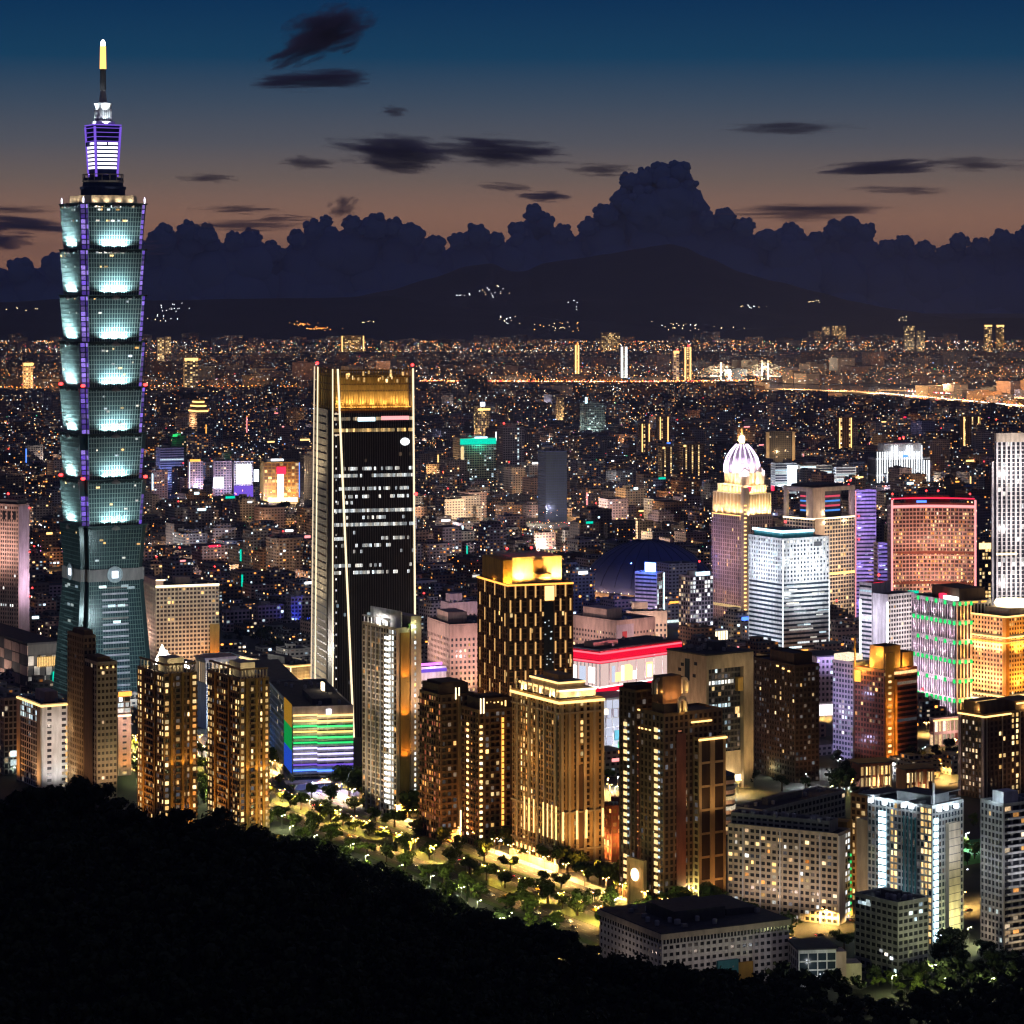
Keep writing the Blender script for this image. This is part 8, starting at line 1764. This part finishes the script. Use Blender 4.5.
# lamps added at random in the mid-city streets to light the facades
MC = [lamp_proto(False, c, w, n, False) for c, w, n in (((1, .48, .16), 130000, 'avenue_fill_lamp'), ((1, .80, .66), 130000, 'square_fill_lamp'), ((.60, .62, 1), 130000, 'market_fill_lamp'))]
for m_ in MC: m_.scale = (1.6, 1.6, 1.6)
k = 0
for i in range(290):
    x = rc.uniform(0, 1024); y = 400 + 190*rc.random(); Y = gY(y); X = (x-512)*Y/F
    if clash(X, Y, 4) or hidden(x, y-4, Y): continue
    rel, nm = where(x, y, Y); put_lamp(rc.choices(MC, [5, 4, 2])[0], X, Y, 0, rc.uniform(0, 6), 'added fill lamp in the streets %s %s' % (rel, nm), 'added fill lamps of the middle city')
# ---- cars
def car_proto(name, mat):
    o = empty(name, (0, 0, 0)); b = MB()
    prof = [(-2.2, .35), (-2.25, .8), (-2.1, .95), (-1.5, 1.0), (-.9, 1.42), (.5, 1.45), (1.1, 1.02), (2.1, .85), (2.25, .6), (2.2, .35)]
    b.loft([[(x, s*.86*(.86 if z > 1.1 else 1), z) for x, z in prof] for s in (-1, 1)]); b.build('body', mat, o)
    g = MB(); g.loft([[(x, s*.80, z) for x, z in ((-1.38, 1.06), (-.86, 1.38), (.46, 1.41), (.98, 1.06))] for s in (-1, 1)]); g.v = [(x, y*1.03, z+.005) for x, y, z in g.v]; g.build('window', 'glass_dark', o)
    for x in (-1.35, 1.35):
        for s in (-1, 1): w = MB(); w.loft([[(x+.33*math.cos(a*.6283), s*yy, .34+.33*math.sin(a*.6283)) for a in range(10)] for yy in (.70, .90)]); w.build('wheel', 'darkgrey', o)
    for s in (-.6, .6): h = MB(); h.box(2.2, 2.27, s-.18, s+.18, .62, .78); h.build('headlight', 'dot_warm', o); h = MB(); h.box(-2.28, -2.22, s-.2, s+.2, .72, .86); h.build('tail_light', 'dot_red', o)
    return o
surf('car_white', (.7, .7, .7), .3, 0, .05); surf('car_black', (.03, .03, .035), .3, 0, .05); surf('car_silver', (.4, .41, .42), .3, .5, .05); surf('taxi_yellow', (.7, .42, .02), .35, 0, .05)
CARS = [(car_proto('car', 'car_white'), 'white'), (car_proto('car', 'car_black'), 'black'), (car_proto('car', 'car_silver'), 'silver'), (car_proto('car', 'taxi_yellow'), 'yellow')]
cused = set()
def put_car(X, Y, rz, where_, grp):
    i = rc.randrange(4); pr, cn = CARS[i]
    if i not in cused: o = pr; cused.add(i)
    else: o = copy_tree(pr)
    o.location = (X, Y, .015); o.rotation_euler = (0, 0, rz); tag(o, '%s car %s' % (cn, where_), 'car', '%s cars %s' % (cn, grp))
for q, dr in ((-26, 1), (-21.5, 1), (3.5, -1), (8, -1), (24, -1)):
    t = -520
    while t < 140:
        X, Y = rd(t, q); put_car(X, Y, (PHI-1.5708) if dr > 0 else (PHI+1.5708), 'driving %s on the avenue' % ('towards the hill' if dr > 0 else 'away towards the towers'), 'towards the hill' if dr > 0 else 'away'); t += rc.uniform(14, 48)
for i in range(24):
    X, Y = rd(176+rc.choice([-5, 5]), -150+i*23+rc.uniform(-6, 6)); put_car(X, Y, PHI, 'on the cross street by the long white slab', 'on the cross street')
for i in range(14):
    X, Y = gp(788+i*5.5, 903+i*1.6); put_car(X, Y, PHI+1.57, 'parked in the row below the long white slab', 'parked below the slab')
for pr, cn in CARS:
    if 'label' not in pr: put_car(*rd(40, 12), PHI, 'waiting on the avenue', 'waiting')
# ---- the dark wooded hill in front
def hz(X, Y):
    x = 512+F*X/Y
    s = interp([(-60, 790), (0, 796), (60, 797), (110, 808), (160, 815), (205, 830), (245, 834), (290, 842), (330, 866), (372, 892), (405, 903), (440, 918), (500, 926), (545, 938), (600, 966), (680, 984), (760, 996), (1100, 1000)], x)
    Yr = 1300 if x < 420 else 1300
    top = max(0.0, CH - (s-HZ)*Yr/F - 10)
    if Y <= Yr: k = 1 - .55*((Yr-Y)/330)**1.4
    else: k = max(0, 1-((Y-Yr)/(90 + top*1.3))**1.2)
    return max(-.5, top*k + 2.2*mnoise.noise(Vector((X/25, Y/25, 3))) - (1.5 if k < .05 else 0))
b = MB(); nx, ny = 120, 50
for j in range(ny+1):
    Y = 960+(1640-960)*j/ny
    for i in range(nx+1): X = -330+660*i/nx; b.v.append((X, Y, hz(X, Y)-.35))
for j in range(ny):
    for i in range(nx): a = j*(nx+1)+i; b.f.append((a, a+1, a+nx+2, a+nx+1))
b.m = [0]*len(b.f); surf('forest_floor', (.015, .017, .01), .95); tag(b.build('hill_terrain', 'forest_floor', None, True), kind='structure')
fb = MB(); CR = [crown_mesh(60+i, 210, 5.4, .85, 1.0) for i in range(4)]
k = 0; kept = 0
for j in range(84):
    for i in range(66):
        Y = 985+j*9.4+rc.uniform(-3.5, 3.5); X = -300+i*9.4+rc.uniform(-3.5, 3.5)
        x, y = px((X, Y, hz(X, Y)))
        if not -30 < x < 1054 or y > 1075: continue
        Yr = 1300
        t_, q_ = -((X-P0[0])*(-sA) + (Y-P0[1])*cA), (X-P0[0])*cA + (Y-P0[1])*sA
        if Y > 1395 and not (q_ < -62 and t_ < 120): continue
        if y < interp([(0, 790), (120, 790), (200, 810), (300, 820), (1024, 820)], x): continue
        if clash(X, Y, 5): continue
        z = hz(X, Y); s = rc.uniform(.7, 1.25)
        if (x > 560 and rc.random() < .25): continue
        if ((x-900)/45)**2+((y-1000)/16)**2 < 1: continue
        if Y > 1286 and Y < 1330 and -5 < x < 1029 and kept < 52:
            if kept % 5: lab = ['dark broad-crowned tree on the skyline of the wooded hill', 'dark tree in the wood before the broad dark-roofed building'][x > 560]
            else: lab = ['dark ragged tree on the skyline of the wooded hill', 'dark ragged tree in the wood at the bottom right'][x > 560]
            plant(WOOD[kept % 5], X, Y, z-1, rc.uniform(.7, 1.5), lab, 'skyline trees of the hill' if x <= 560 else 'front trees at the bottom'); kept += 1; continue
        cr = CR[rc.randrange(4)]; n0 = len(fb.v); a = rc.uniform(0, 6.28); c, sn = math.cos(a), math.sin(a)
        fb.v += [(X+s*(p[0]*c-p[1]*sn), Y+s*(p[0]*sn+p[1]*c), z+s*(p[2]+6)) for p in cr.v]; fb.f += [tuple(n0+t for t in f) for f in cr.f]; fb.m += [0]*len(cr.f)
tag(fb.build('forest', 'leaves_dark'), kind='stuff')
for x, y, lab in ((892, 998, 'park lamp in the small clearing of the wood, left one'), (932, 985, 'park lamp in the small clearing of the wood, right one'), (945, 1000, 'park lamp low in the wood at the bottom right')):
    X, Y = gp(x, y); put_lamp(LB, X, Y, max(0, hz(X, Y)), 0, lab, None)
copse(870, 960, 985, 1005, 9, 'green-lit tree round the park lamps in the wood', 'trees round the park lamps', STREET, .6, .9)
for x, y in ((500, 935), (990, 1000)): X, Y = gp(x, y); put_lamp(LB, X, Y, max(0, hz(X, Y)), 0, 'path lamp half hidden in the wood, %s one' % ('left' if x < 600 else 'right'), None)
# leftovers that were never placed would float at the origin
for pr in MC + [LA, LB, LC]:
    if pr.name not in first: put_lamp(pr, *gp(600, 560), 0, 0, 'added fill lamp in the streets before the great dark dome', None)
# ================================================================ the humid evening air over the basin
def _haze():
    m = bpy.data.materials.new('haze'); m.use_nodes = True; n = m.node_tree.nodes; n.clear()
    o = n.new('ShaderNodeOutputMaterial'); v = n.new('ShaderNodeVolumePrincipled'); m.node_tree.links.new(v.outputs[0], o.inputs['Volume'])
    v.inputs['Color'].default_value = (.34, .46, .92, 1); v.inputs['Density'].default_value = 2.8e-5; v.inputs['Anisotropy'].default_value = 0.0
    MAT['haze'] = m
    b = MB(); b.box(-16500, 16500, -900, 29600, -1, 690); tag(b.build('haze', 'haze'), kind='stuff')
_haze()
